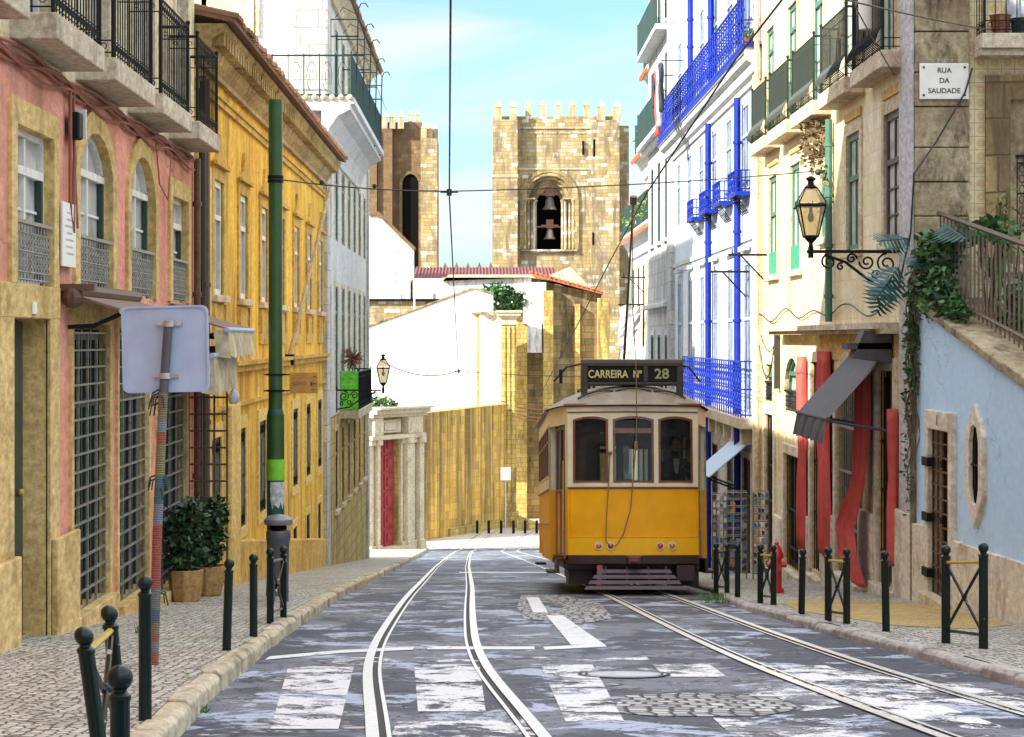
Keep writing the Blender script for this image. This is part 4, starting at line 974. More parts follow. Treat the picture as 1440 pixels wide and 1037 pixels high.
tr = k.n('ShaderNodeBsdfTransparent'); tr.inputs[0].default_value = (.9,.85,.7,1); mx = k.n('ShaderNodeMixShader'); mx.inputs[0].default_value = .45
k.l(tr.outputs[0], mx.inputs[1]); k.l(k.b.outputs[0], mx.inputs[2]); k.l(mx.outputs[0], k.out.inputs[0]); M['lantern_glass2'] = k.m
lantern((-2.57, 53.5, -1.2), 'black iron wall lantern on a scrolled arm by the lime-green cloth on the left', .78, -1, 1.17)
lantern((4.1, 26.9, 1.2), 'large black iron wall lantern on an ornate scrolled bracket on the right', .82, 1, 1.14)
# ================================================================ PORTAL AND END WALLS
def seg_frame(p0, p1):
    """frame along an arbitrary wall line p0->p1 (u metres along it, n towards the camera)"""
    a, b = Vector((*p0, 0)), Vector((*p1, 0)); t = (b-a).normalized(); nn = Vector((t.y, -t.x, 0))
    def F(u, n, z): q = a + t*u + nn*n; return (q.x, q.y, z)
    F.len = (b-a).length; return F
class FMB(MB):
    def fb(s, F, u0, u1, n0, n1, z0, z1):
        P = [F(u0,n0,z0),F(u1,n0,z0),F(u1,n1,z0),F(u0,n1,z0),F(u0,n0,z1),F(u1,n0,z1),F(u1,n1,z1),F(u0,n1,z1)]
        return s.add(P, [(0,3,2,1),(4,5,6,7),(0,1,5,4),(1,2,6,5),(2,3,7,6),(3,0,4,7)])
PF = seg_frame((-6.6, 119.0), (-3.75, 124.0)); L = PF.len
zg = G(121) + .1
po = thing('stone_portal', (-5.2, 121.5, zg), 'tall carved stone portal framing a red panelled door, where the left pavement ends', 'portal')
fr_ = lambda a: L*a
u_a, u_b = fr_(.17), fr_(.56)
m = FMB(); m.fb(PF, -.6, u_a, -1.4, 0, -14, -4.0); m.fb(PF, u_b, L, -1.4, 0, -14, -4.0); m.fb(PF, u_a, u_b, -1.4, 0, -5.45, -4.0); m.build('wall', M['ashlar_small'], po)
m = FMB()
for (a, b, n1) in ((-.02,.035,.3), (.07,.12,.45), (.135,.165,.2), (.565,.6,.2), (.62,.7,.45), (.74,.8,.3), (.84,.92,.5)):
    m.fb(PF, fr_(a), fr_(b), 0, n1, -14, -6.0); m.fb(PF, fr_(a)-.08, fr_(b)+.08, 0, n1+.1, -12.6, -11.6); m.fb(PF, fr_(a)-.08, fr_(b)+.08, 0, n1+.12, -6.0, -5.7)
m.each('pilaster', M['pale_stone'], po, bevel=.03)
m = FMB()
for (z0, z1, n) in ((-5.7,-5.45,.55), (-4.45,-4.25,.6), (-4.25,-4.0,.85), (-4.0,-3.85,1.1)): m.fb(PF, -.3, L*.95, -.02, n, z0, z1)
m.fb(PF, fr_(.0), fr_(.16), 0, .5, -5.45, -4.45); m.fb(PF, fr_(.62), fr_(.9), 0, .5, -5.45, -4.45); m.fb(PF, fr_(.2), fr_(.56), 0, .22, -5.35, -4.6); m.fb(PF, fr_(.24), fr_(.52), .22, .3, -5.2, -4.75)
m.build('entablature', M['pale_stone'], po, bevel=.05)
m = FMB(); m.fb(PF, u_a, u_b, -.6, -.3, -14, -5.45)
for r in range(6):
    z = -11.85 + r*1.06
    for (a, b) in ((u_a+.15, (u_a+u_b)/2-.08), ((u_a+u_b)/2+.08, u_b-.15)):
        m.fb(PF, a, b, -.3, -.24, z+.08, z+.95); m.fb(PF, a+.22, b-.22, -.24, -.18, z+.28, z+.75)
m.build('door', M['red_door'], po)
m = FMB(); m.fb(PF, u_a-.3, u_b+.3, -.6, 1.0, -14, G(121.5)+.3); m.build('door_step', M['pale_stone'], po)
mb = MB(); leaves(mb, (-6.0,120.3,-3.7), (.9,.7,.35), 260, .3); pl = mb.build('weeds', M['leaf_mid'], None, fix=False, loc=(-6.0,120.3,-3.8)); tag(pl, 'weeds sprouting on top of the carved portal cornice', 'weeds')
# long ochre wall that closes the street
EF = seg_frame((-4.35, 132.2), (1.75, 143)); 
ew = thing('retaining_wall', (-1.5, 137, G(137)), 'tall streaky ochre block wall closing the far end of the street', 'wall')
m = FMB(); m.add([EF(-.2,0,-14), EF(EF.len,0,-14), EF(EF.len,0,-4.35), EF(-.2,0,-4.72), EF(-.2,-1,-14), EF(EF.len,-1,-14), EF(EF.len,-1,-4.35), EF(-.2,-1,-4.72)], [(0,1,2,3),(4,7,6,5),(3,2,6,7),(0,4,5,1),(0,3,7,4),(1,5,6,2)])
m.build('wall', M['ashlar'], ew)
m = FMB(); m.fb(EF, 4, EF.len, 0, .12, -14, -12.1); m.build('plinth', M['ashlar_small'], ew)
# fluted pilaster
pi = thing('stone_pilaster', (1.65, 142.6, -12.7), 'tall stone pilaster with a moulded capital beside the limewashed walls', 'pilaster')
mb = MB(); mb.box(1.05, 2.05, 142.2, 143.6, -13, 0.9); 
for k in range(3): mb.box(1.14+k*.3, 1.34+k*.3, 142.12, 142.2, -11, .8)
mb.box(.95,2.2,142.0,143.7,-13,-11.6)
mb.build('shaft', M['ashlar_small'], pi, bevel=.03)
mb = MB(); 
for z0, z1, e in ((.9,1.05,.1),(1.05,1.35,.02),(1.35,1.5,.16),(1.5,1.7,.3),(1.7,1.85,.4)): mb.box(1.05-e, 2.05+e, 142.2-e, 143.6+e, z0, z1)
mb.build('capital', M['pale_stone'], pi, bevel=.03)
# limewashed gable
def ext(pts, y0, y1, name, mat, parent, bevel=0):
    mb = MB(); mb.prism([(x, y0, z) for x, z in pts], (0, y1-y0, 0)); return mb.build(name, mat, parent, bevel=bevel)
def px(x, y, D): s = 3000/D; return ((x-683)/s, (476-y)/s)
lw = thing('limewashed_wall', (-3, 145, -5), 'large bright white limewashed wall with a sloping top at the end of the street', 'wall')
P = [(-9.5,-4.9), (-9.5,.2), (-8.05,.65), (-.85,3.35), (.5,2.95), (.5,1.6), (-.5,1.65), (-.5,-4.9)]
ext(P, 144.6, 146, 'wall', M['bright_white'], lw)
for (x0, z0, x1, z1) in ((-9.5,.2,-.85,3.35), (-.85,3.35,.55,2.95)):
    mb = MB(); mb.prism([(x0,144.5,z0),(x1,144.5,z1),(x1,144.5,z1+.12),(x0,144.5,z0+.12)], (0,1.6,0)); mb.build('coping', M['brown_stone'], lw)
lw2 = thing('limewashed_wall', (.5, 144, -5), 'narrower white limewashed wall with a stepped top right of the big white wall', 'wall')
ext([(-.42,-4.6), (-.42,1.7), (.2,1.2), (.6,1.05), (1.04,1.85), (1.04,-4.6)], 143.8, 144.5, 'wall', M['old_white2'] if 'old_white2' in M else M['bright_white'], lw2)
ext([(-.62,-4.6), (-.62,1.65), (-.42,1.65), (-.42,-4.6)], 143.9, 144.6, 'quoin', M['ashlar_small'], lw2); ext([(-.95,1.62), (-.95,1.74), (.1,1.8), (.5,1.4), (.3,1.3), (-.1,1.62)], 143.7, 144.7, 'coping', M['brown_stone'], lw2)
# weathered church-close wall at left
cw = thing('weathered_wall', (-6, 152, -2), 'weathered whitewashed wall with black stains and a stepped sloping top, below the far left tower', 'wall')
ext([(-11,-3), (-11,9.4), (-8.3,8.8), (-7.6,8.7), (-5.1,6.3), (-5.1,4.3), (-5.35,4.0), (-5.35,-3)], 151, 152.6, 'wall', M['old_white'], cw)
ext([(-8.35,8.75), (-8.3,9.0), (-7.55,8.95), (-4.95,6.4), (-5.1,6.2), (-7.6,8.68)], 150.8, 152.8, 'coping', M['tower_shade'], cw)
lowc = thing('cloister_wall', (-5, 150, -1), 'patchy white and ochre wall with a gutter line, between the white wall and the maroon roof', 'wall')
ext([(-11,-3), (-11,2.6), (-3.0,2.6), (-3.0,-3)], 149, 150.5, 'wall', M['tower'], lowc); ext([(-11,2.6), (-11,2.75), (-2.9,2.75), (-2.9,2.6)], 148.7, 150.6, 'gutter', M['dark'], lowc)
ext([(-5.1,2.76), (-5.1,4.2), (-2.95,4.2), (-2.95,2.76)], 149.4, 150.5, 'upper_wall', M['old_white'], lowc)
pipe(lowc, [(-4.95,148.6,4.1),(-4.95,148.6,1.0)], .06, M['marble'])
# ================================================================ CATHEDRAL
ca = thing('cathedral', (4, 165, -12.7), 'old stone cathedral with two battlemented towers and an arched belfry', 'cathedral')
def merlon(parent, x, y, z, w=.5, h=1.35, mat='merlon'):
    mb = MB(); mb.box(x-w/2, x+w/2, y-w/2, y+w/2, z, z+h*.62); b = w/2+.03
    mb.add([(x-b,y-b,z+h*.62),(x+b,y-b,z+h*.62),(x+b,y+b,z+h*.62),(x-b,y+b,z+h*.62),(x,y,z+h)], [(0,1,4),(1,2,4),(2,3,4),(3,0,4),(3,2,1,0)])
    return mb.build('merlon', M[mat], parent)
# right tower, front at y=172
TY = 172.0; TX0, TX1 = .58, 10.75; s_ = 3000/TY
arch = OP(3.05, 7.2, 7.15, 13.4, arch=2.1)
tw_ = MB(); 
mb = MB(); F = FF(TY)
def wallhole(name, F, u0, u1, z0, z1, ops, depth, mat, parent): return facade(name, F, u0, u1, z0, z1, ops, depth, mat, parent)
tower = wallhole('tower', F, TX0, TX1, -13, 17.9, [arch], .35, M['tower'], ca)
mb = MB(); mb.box(TX0, 3.0, TY+.36, TY+10, -13, 17.85); mb.box(7.25, TX1, TY+.36, TY+10, -13, 17.85); mb.box(3.0, 7.25, TY+2.6, TY+10, -13, 17.85); mb.box(3.0,7.25,TY+.36,TY+2.6,13.4,17.85); mb.box(3.0,7.25,TY+.36,TY+2.6,-13,7.15)
mb.build('tower_mass', M['tower'], ca)
mb = MB(); mb.box(TX0-.02, 2.55, TY-.9, TY+.2, -13, 17.55); mb.box(8.5, TX1-.0, TY-.45, TY+.2, -13, 17.55); mb.box(TX1-.2, TX1+.9, TY+1.5, TY+3.5, -13, 17.3); mb.box(TX1+.05, TX1+1.0, TY+6, TY+9, -13, 17.0)
mb.each('buttress', M['tower'], ca)
mb = MB(); mb.box(TX0-.08, 2.6, TY-.96, TY+.25, 12.9, 13.15); mb.box(2.55, 8.5, TY-.06, TY, 13.6, 13.75) ; mb.each('string_course', M['merlon'], ca)
mb = MB()   # stepped archivolts
for k in range(5):
    w = .0 - k*.26; o2 = OP(arch['u0']+k*.22, arch['u1']-k*.22, 7.15, 13.4-k*.28, arch=2.1-k*.22)
    mb.ring(F, op_path(OP(o2['u0']+.22, o2['u1']-.22, 7.15, o2['z1']-.28, arch=o2['arch']-.22)), op_path(o2), -.3-k*.3-.3, .12-.3*k)
mb.ring(F, op_path(arch), op_path(arch, .3), 0, .18)
ar = mb.build('belfry_arch', M['brown_stone'], ca)
mb = MB()
for sx in (-1, 1):
    for k in range(4):
        xx = (5.12 + sx*(1.95-k*.28)); mb.tube([(xx, TY-.05+.27*k, 7.2), (xx, TY-.05+.27*k, 10.9)], .11, 8); mb.lathe([(.12,0),(.2,.25),(.2,.3)], (xx, TY-.05+.27*k, 10.9), 8)
mb.box(2.85,7.4,TY-.3,TY+.4,7.0,7.15); mb.box(2.9,4.0,TY-.15,TY+1.0,11.2,11.32); mb.box(6.25,7.35,TY-.15,TY+1.0,11.2,11.32)
mb.build('columns', M['tower'], ar, bevel=.02)
mb = MB(); mb.box(3.1,7.15,TY+2.4,TY+2.5,7,13.5); mb.build('opening_dark_sheet', M['dark'], ar)  # black sheet closing the arch stands for the unlit belfry inside
mb = MB(); mb.box(6.35,6.6,TY+.6,TY+2.3,7.2,11.2); mb.box(3.75,4.0,TY+.6,TY+2.3,7.2,11.2); mb.each('lit_jamb', M['old_white'], ar)  # whitewash colour stands in for sunlight on these stone jambs
for (bz, s, mt) in ((11.0, .75, 'lamp_grey'), (8.5, .6, 'bronze')):
    x = 5.2
    be = MB().lathe([(.85*s,-.75*s),(.8*s,-.7*s),(.55*s,-.3*s),(.45*s,.3*s),(.3*s,.6*s),(.05,.7*s)], (x, TY+1.2, bz), 14).build('bell', M[mt], ca, smooth=True)
    mb = MB(); mb.box(x-.35*s*1.4, x+.35*s*1.4, TY+1.05, TY+1.35, bz+.7*s, bz+1.9*s); mb.box(x-.7, x+.7, TY+1.1, TY+1.3, bz+.7*s+.1, bz+.7*s+.3); mb.tube([(3.9,TY+1.2,bz+.9*s),(6.5,TY+1.2,bz+.9*s)], .07, 6); mb.build('yoke', M['wood'], be)
for (x, z0, z1) in ((8.72,14.6,16), (8.65,7.5,8.5), (TX1-2.9,14.8,15.9)):
    MB().box(x-.08, x+.08, TY-.47 if x > 8.5 else TY-.02, TY-.2, z0, z1).build('arrow_slit', M['dark'], ca)  # black blocks set proud of the masonry imitate the dark slits
for x in (1.0, 2.2): merlon(ca, x, TY-.6, 17.55, .58, 1.6)
for x in (3.45, 4.65, 5.85, 7.0, 8.15): merlon(ca, x, TY+.3, 17.9, .5, 1.4)
for x in (9.35, 10.6): merlon(ca, x-.05, TY-.1, 17.55, .62, 1.7)
for k in range(5): merlon(ca, TX1-.15, TY+1.4+k*1.7, 17.8, .5, 1.4); merlon(ca, TX0+.3, TY+2+k*1.8, 17.8, .5, 1.4)
mb = MB()
for x in (4.05, 5.25, 6.4, 7.55): mb.box(x-.5, x+.5, TY-.05, TY+.2, 16.5, 16.62)
mb.box(2.56, 8.49, TY-.1, TY, 16.9, 17.05); mb.build('parapet_moulding', M['merlon'], ca)
# left tower, seen past the white house
LY = 176.0
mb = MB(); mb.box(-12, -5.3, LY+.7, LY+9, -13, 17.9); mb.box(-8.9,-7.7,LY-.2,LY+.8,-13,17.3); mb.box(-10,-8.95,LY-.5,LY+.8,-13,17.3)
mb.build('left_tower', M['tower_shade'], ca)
mb = MB(); mb.box(-5.35, -4.0, LY-.3, LY+6, -13, 16.5); mb.box(-5.42,-3.95,LY-.36,LY+2,12.2,12.5); mb.each('buttress', M['tower'], ca)  # lit tone, beside the shade-toned masonry of this tower
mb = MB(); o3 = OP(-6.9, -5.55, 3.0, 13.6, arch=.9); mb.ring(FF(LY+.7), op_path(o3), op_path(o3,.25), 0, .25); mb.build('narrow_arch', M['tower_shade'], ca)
mb = MB(); mb.poly([FF(LY+.7)(u, .04, z) for u, z in op_path(o3)]); mb.build('opening_dark_sheet', M['dark'], ca, fix=False)  # flat black sheet on the wall imitates the dark depth of the arch
for x in (-10.4, -9.7, -9.0, -8.35, -7.7, -7.0): merlon(ca, x, LY+.2, 17.3, .5, 1.5)
for x in (-6.3, -5.7): merlon(ca, x, LY+1, 17.9, .4, 1.0)
for k in range(3): merlon(ca, -5.1+k*.45, LY+.1+k*.6, 16.5, .45, 1.35)
# low nave roof with small triangular battlements
mb = MB(); mb.add([(-6.2,153,4.15),(5.2,153,4.15),(5.2,160,5.3),(-6.2,160,5.3),(-6.2,153,3.9),(5.2,153,3.9),(5.2,160,5.0),(-6.2,160,5.0)], [(0,1,2,3),(0,4,5,1),(4,7,6,5),(1,5,6,2),(0,3,7,4)])
for k in range(46): x = -6.1+k*.245; mb.tube([(x,152.98,4.2),(x,160,5.34)], .06, 5)
mb.build('roof', M['tile_maroon'], ca)
for k in range(5):
    x = -3.05 + k*.86; mb = MB(); mb.add([(x-.3,160.5,4.9),(x+.3,160.5,4.9),(x,160.5,5.75),(x-.3,161,4.9),(x+.3,161,4.9),(x,161,5.75)], [(0,1,2),(3,5,4),(0,2,5,3),(1,4,5,2),(0,3,4,1)]); mb.build('battlement', M['tower_shade'], ca)
# chapter building in front of the right tower
ch = thing('chapel', (6, 150, -12.7), 'brown stone chapel with buttresses and orange tiled gable below the right tower', 'chapel')
ext([(-3.05,2.0), (-3.05,4.25), (3.2,4.25), (5.2,3.7), (8.1,3.1), (8.1,-13), (1.9,-13), (1.9,2.0)], 149.5, 156, 'wall', M['brown_stone'], ch)
ext([(-3.0,4.0), (-2.6,4.45), (3.2,4.45), (5.3,4.05), (5.3,3.9), (3.1,4.25), (-3.0,4.25)], 149.0, 152.5, 'parapet', M['pale_stone'], ch)
ext([(-3.0,2.1), (-3.0,4.2), (3.2,4.2), (3.2,2.1)], 149.3, 149.49, 'whitewashed_parapet', M['old_white'], ch)
mb = MB(); mb.prism([(3.2,148.6,4.6), (8.2,148.6,3.2), (8.2,148.6,3.05), (3.2,148.6,4.4)], (0,5,0))
for k in range(16): x = 3.2+k*.32; z = 4.65 - k*.32*.28; mb.tube([(x,148.5,z),(x,153.5,z+.02)], .1, 5)
mb.build('roof', M['tile_red'], ch)
mb = MB(); mb.prism([(4.4,149.4,4.4),(5.9,149.4,5.0),(7.3,149.4,3.6),(7.0,149.4,3.4)], (0,6,0)); mb.build('roof_gable', M['pale_stone'], ch)
mb = MB()
for (a, b, y, zt) in ((2.05,2.9,148.9,3.2), (4.0,4.7,148.0,3.3), (6.2,6.6,148.9,2.4), (7.8,8.6,148.2,2.8)): mb.box(a, b, y, 149.6, -13, zt)
mb.each('buttress', M['ashlar_small'], ch, bevel=.03)
mb = MB(); mb.box(2.6,4.2,148.4,149.4,1.0,3.9); mb.box(2.9,3.9,148.2,149.2,-1,1); mb.build('white_buttress', M['old_white'], ch)
ext([(2.05,-13),(2.05,-11.9),(2.2,-11.7),(4.6,-12.6),(4.6,-13)], 140, 141, 'ramp_wall', M['ashlar_small'], ch)
mb = MB(); leaves(mb, (1.6,148.6,2.6), (1.6,.5,.8), 500, .35); leaves(mb, (.8,148.4,3.3), (1.1,.5,.5), 260, .35); pl = mb.build('bush', M['leaf_mid'], None, fix=False, loc=(1.6,148.6,2.2)); tag(pl, 'dusty bush growing on the wall top above the pilaster capital', 'bush')
# small things at the far end
for i, x in enumerate((-.55, .2, 1.0, 1.8, 2.55, 3.3)):
    mb = MB(); z = G(138); mb.lathe([(.09,0),(.09,.78),(.05,.85)], (x,138,z), 8); o = mb.build('bollard', M['iron'], None, loc=(x,138,z)); tag(o, '%s small dark bollard from the left in the far row below the ochre wall' % ('first','second','third','fourth','fifth','sixth')[i], 'bollard', 'far bollards')
sg = thing('road_sign', (1.28, 137.5, G(138)), 'small white square sign on a thin post far off by the pilaster', 'road sign')
MB().tube([(1.28,137.5,G(138)),(1.28,137.5,-8.3)], .04, 6).build('post', M['alu'], sg); MB().box(.95,1.62,137.4,137.46,-9.15,-8.3).build('panel', M['marble'], sg, bevel=.02)
# ================================================================ RIGHT: CORNER HOUSE (facade on the street and gable front)
C0, C1 = 26.15, 41.2
ch_ = thing('house', (5.25, 33, G(33)+RH), 'cream tiled corner house with pot-bellied iron balconies and a street name plate', 'house')
bal = [(26.75,29.0), (29.5,31.8), (32.4,34.7), (35.2,37.5), (38.0,40.0)]
mid = [OP(26.95,28.0,1.25,2.92), OP(29.85,30.9,1.25,2.92), OP(32.55,33.35,1.55,2.6), OP(35.5,36.6,1.15,2.95), OP(38.3,39.4,1.15,2.95)]
upr = [OP(a+.65, a+1.7, 3.6, 5.7) for a, b in bal]
gr = [OP(27.35,28.5,-3.4,-.42), OP(29.9,31.85,-3.6,-.35,arch=.85), OP(33.3,34.3,-3.7,-.38), OP(35.5,37.35,-3.95,-2.0), OP(38.75,39.95,-4.1,-1.4)]
gsm = [OP(35.5,37.2,-1.25,-.33,arch=.55), OP(38.8,39.8,-1.15,-.48)]
facade('wall', RF, C0, C1, .2, 9.5, mid+upr, .24, M['azulejo'], ch_, M['pale_stone'])
facade('ground_floor_wall', RF, C0, C1, -6, .2, gr+gsm, .3, M['warm_white'], ch_, M['ochre_stone'])
body(RF, C0+.02, C1, -12, -.32, -6, 9.48, M['stone_quoin'], ch_)
for k, o in enumerate(mid):
    fr = M['dark_frame'] if k == 0 else M['green_frame']
    w = window(RF, o, .05, ch_, fr, M['glass_curtain'], M['slab_stone'] if k == 0 else M['pale_stone'], .16, .03, M['pale_stone'], cols=2, rows=(.62,), ft=.09, munt=3 if k == 0 else 0)
    if k >= 3: mb = MB(); mb.fbox(RF, o['u0']+.03, o['u1']-.03, -.1, .02, o['z0'], o['z0']+.42); mb.build('lower_shutter', M['bright_green'], w)
    mb = MB(); mb.fbox(RF, o['u0']-.12, o['u1']+.12, 0, .035, max(2.96, o['z1']+.2), 3.24); mb.build('lintel', M['ochre_stone'], w)
for o in upr: window(RF, o, .05, ch_, M['green_frame'], M['glass_curtain'], M['pale_stone'], .14, .03, None, cols=2, rows=(.8,), ft=.08, name='balcony_door')
for k, (a, b) in enumerate(bal):
    mb = MB(); mb.fbox(RF, a, b, -.05, .3, 3.4, 3.62); sl = mb.build('balcony', M['slab_stone'], ch_, bevel=.012)
    railing(RF, a+.05, b-.05, .26, 3.62, .98, M['iron'] if k == 0 else M['iron_green'], sl, step=.1, style='belly', w=.008)
MB().tube([(4.92,27.6,4.0),(4.9,27.6,4.6)], .09, 10).build('rolled_mat', M['marble'], ch_, smooth=True)
mb = MB(); mb.fbox(RF, 27, 37.6, 0, .34, .12, .2); mb.fbox(RF, 27, 37.6, 0, .26, .06, .12); mb.build('canopy_ledge', M['slab_stone'], ch_)
mb = MB(); mb.fbox(RF, 27.2, 33.4, 0, .03, -.32, .05); mb.build('lintel_band', M['ochre_stone'], ch_)
for k, o in enumerate(gr):
    mb = MB(); mb.ring(RF, op_path(o), op_path(o,.17), 0, .045); mb.build('door_surround', M['base_stone'], ch_, bevel=.01)
    mb = MB(); zt = o['z1']; mb.fbox(RF, o['u0'], o['u1'], -.17, -.12, -5.2, zt-.05 if not o.get('arch') else zt-.8)
    n_ = 3 if o['u1']-o['u0'] > 1.3 else 2
    for i in range(n_+1): u = o['u0'] + (o['u1']-o['u0'])*i/n_; mb.fbox(RF, u-.05, u+.05, -.12, -.08, -5, zt-.1 if not o.get('arch') else zt-.5)
    for z in (zt-1.0, zt-1.9): mb.fbox(RF, o['u0'], o['u1'], -.12, -.075, z-.05, z+.05)
    d_ = mb.build('shop_door', M['dark_green'], ch_)
    mb = MB(); mb.poly([RF(u, -.11, z) for u, z in op_path(o)]); mb.build('pane', M['glass'], d_, fix=False)
    o2 = dict(o); o2['z0'] = G(o['u1'])+RH+.1
    mb = MB(); nb = int((o['u1']-o['u0'])/.17)
    for i in range(nb+1):
        u = o['u0']+(o['u1']-o['u0'])*i/nb; t = abs((u-(o['u0']+o['u1'])/2)/((o['u1']-o['u0'])/2)); top = o['z1'] - (o.get('arch') or 0)*(1-math.sqrt(max(0,1-t*t))); mb.fbox(RF, u-.009, u+.009, -.045, -.03, o2['z0'], top)
    for z in (zt-.95, zt-1.6, zt-2.4): mb.fbox(RF, o['u0'], o['u1'], -.05, -.025, z-.02, z+.02)
    mb.build('security_bars', M['iron_silver'] if k in (1,) else M['iron'], d_)
    mb = MB(); mb.fbox(RF, o['u0']-.15, o['u1']+.15, -.3, .12, -6, G(o['u0'])+RH+.06); mb.build('door_step', M['base_stone'], ch_, bevel=.01)
for o in gsm:
    w = window(RF, o, .09, ch_, M['green_frame'], M['glass_curtain'], M['pale_stone'], .12, .04, None, cols=2, rows=(.7,)); lattice(RF, o['u0'], o['u1'], .02, o['z0'], .36, M['iron'], w, 'guard', 10, 3)
mb = MB()   # stone jambs/plinth blocks
for (a, b) in ((26.15,27.15), (28.7,29.7), (32.05,33.1), (34.5,35.3), (37.55,38.55), (40.15,41.2)): 
    zz = G(a)+RH; mb.fbox(RF, a, b, 0, .06, -6, zz+1.05)
mb.each('plinth', M['base_stone'], ch_, bevel=.012)
mb = MB(); mb.fbox(RF, 40.7, C1, 0, .1, -6, 9.4); mb.build('corner_pilaster', M['pale_stone'], ch_, bevel=.01)
pipe(ch_, [RF(32.15,.08,3.3), RF(32.15,.08,.25)], .055, M['green_frame'], brackets=4)
pipe(ch_, [RF(40.5,.1,9), RF(40.5,.1,-4.3)], .05, M['pale_stone'], brackets=6)
# street-side quoin strip and gable front (faces up the street)
GY = C0
mb = MB(); mb.box(5.205, 5.25+.0, C0-.02, C0+.72, -6, 9.4); mb.build('corner_strip', plaster('pale_bluish_stone', (.55,.56,.62), (.46,.46,.5), (.2,.18,.16), .6), ch_, bevel=.01)
mb = MB(); z = .5; i = 0
while z < 9:
    hgt = random.choice((.42,.5,.66)); mb.box(5.25, 5.92, GY-.05-.012*(i % 2), GY, z, z+hgt-.012); z += hgt; i += 1
mb.build('quoins', M['stone_quoin'], ch_, bevel=.015)
mb = MB(); mb.box(5.2, 6.2, GY-.04, GY, -6, .5); mb.build('lower_corner', M['stone_quoin'], ch_)
gwn = OP(6.42, 7.3, .9, 2.92)
GFp = FF(GY)
facade('gable_wall', GFp, 5.92, 14, -6, 9.4, [gwn], .2, M['azulejo_flower'], ch_, M['ochre_stone'])
w = window(GFp, gwn, .1, ch_, M['yellow_light'], M['glass_blue'], M['brown_stone'], .3, .06, M['slab_stone'], cols=2, rows=(.75,), ft=.09)
gl = dict(gwn); gl.update(u0=6.5,u1=7.25,z0=1.0,z1=2.3); lattice(GFp, 6.52, 7.22, -.02, 1.3, .95, M['iron'], w, 'guard', 6, 6)
mb = MB(); mb.box(5.98, 9, GY-.45, GY+.02, 3.5, 3.68); mb.box(5.98, 9, GY-.38, GY+.02, 3.42, 3.5); gb = mb.build('balcony', M['slab_stone'], ch_, bevel=.01)
railing(GFp, 6.02, 8.9, .4, 3.68, .98, M['iron'], gb, step=.13, style='scroll', close=(True, False))
MB().lathe([(.1,0),(.13,.22),(.14,.24)], (6.25,GY-.25,3.68), 10).build('pot', M['wood'], gb); MB().lathe([(.1,0),(.13,.18),(.14,.2)], (6.5,GY-.25,3.68), 10).build('pot', M['iron_teal'], gb)
ud = OP(6.4,7.5,3.7,5.8); mb = MB(); mb.box(6.38,6.52,GY-.05,GY-.0,3.7,6); mb.box(6.52,7.3,GY-.03,GY,3.7,5.8); mb.build('balcony_door', M['grey_plaster'], ch_)
sp = MB().box(5.3, 5.9, GY-.1, GY-.065, 2.92, 3.36).build('street_sign', M['marble'], None, bevel=.008, loc=(5.6, GY-.07, 3.1)); tag(sp, 'white marble street name plate with dark lettering on the stone corner of the right house', 'street sign')
for i, tx in enumerate(('RUA', 'DA', 'SAUDADE')): text_mesh('lettering', tx, M['letter'], .088, (5.6, GY-.101, 3.27 - i*.125), ROT_F, sp, sx=1.0)
for (x, z) in ((5.35,3.31),(5.85,3.31),(5.35,2.97),(5.85,2.97)): MB().ball((x, GY-.105, z), .014, 8, 5).build('bolt', M['iron'], sp)
# metal/cloth awning seen end-on
aw = thing('awning', RF(28.7,0,-.2), 'dark grey sloping awning with a pale hanging valance over the red-curtained doors', 'awning')
mb = MB(); P = [(5.2,27.45,-.16), (5.2,30.1,-.16), (4.4,30.1,-1.04), (4.4,27.45,-1.04)]; mb.prism(P, (-.02,0,-.025)); mb.build('canopy', M['awning_grey'], aw)
mb = MB(); vs = []; fs = []
for i in range(13): y = 27.45 + 2.65*i/12; w_ = .015*math.sin(i*2.1); vs += [(4.39+w_,y,-1.03),(4.33-w_*2,y,-1.36+.02*(i % 2))]
for i in range(12): fs.append((2*i,2*i+1,2*i+3,2*i+2))
mb.add(vs, fs); mb.build('valance', M['awning_grey'], aw, fix=False)
mb = MB(); mb.tube([(4.4,27.4,-1.04),(4.4,30.15,-1.04)], .03, 8); mb.tube([(5.2,27.4,-.14),(5.2,30.15,-.14)], .05, 8); mb.tube([(4.4,27.5,-1.06),(5.22,27.5,-1.2)], .022, 6); mb.tube([(4.4,30.05,-1.06),(5.22,30.05,-1.2)], .022, 6); mb.build('frame', M['awning_grey'], aw)
mb = MB(); mb.fbox(RF, 27.3, 27.75, 0, .62, -.14, -.06); mb.add([(5.2,27.3,.05),(4.85,27.3,.1),(4.7,27.3,-.25),(5.2,27.3,-.32),(5.2,27.7,.05),(4.85,27.7,.1),(4.7,27.7,-.25),(5.2,27.7,-.32)], [(0,1,2,3),(4,7,6,5),(0,4,5,1),(1,5,6,2),(2,6,7,3)]); mb.build('hood', M['awning_grey'], aw)
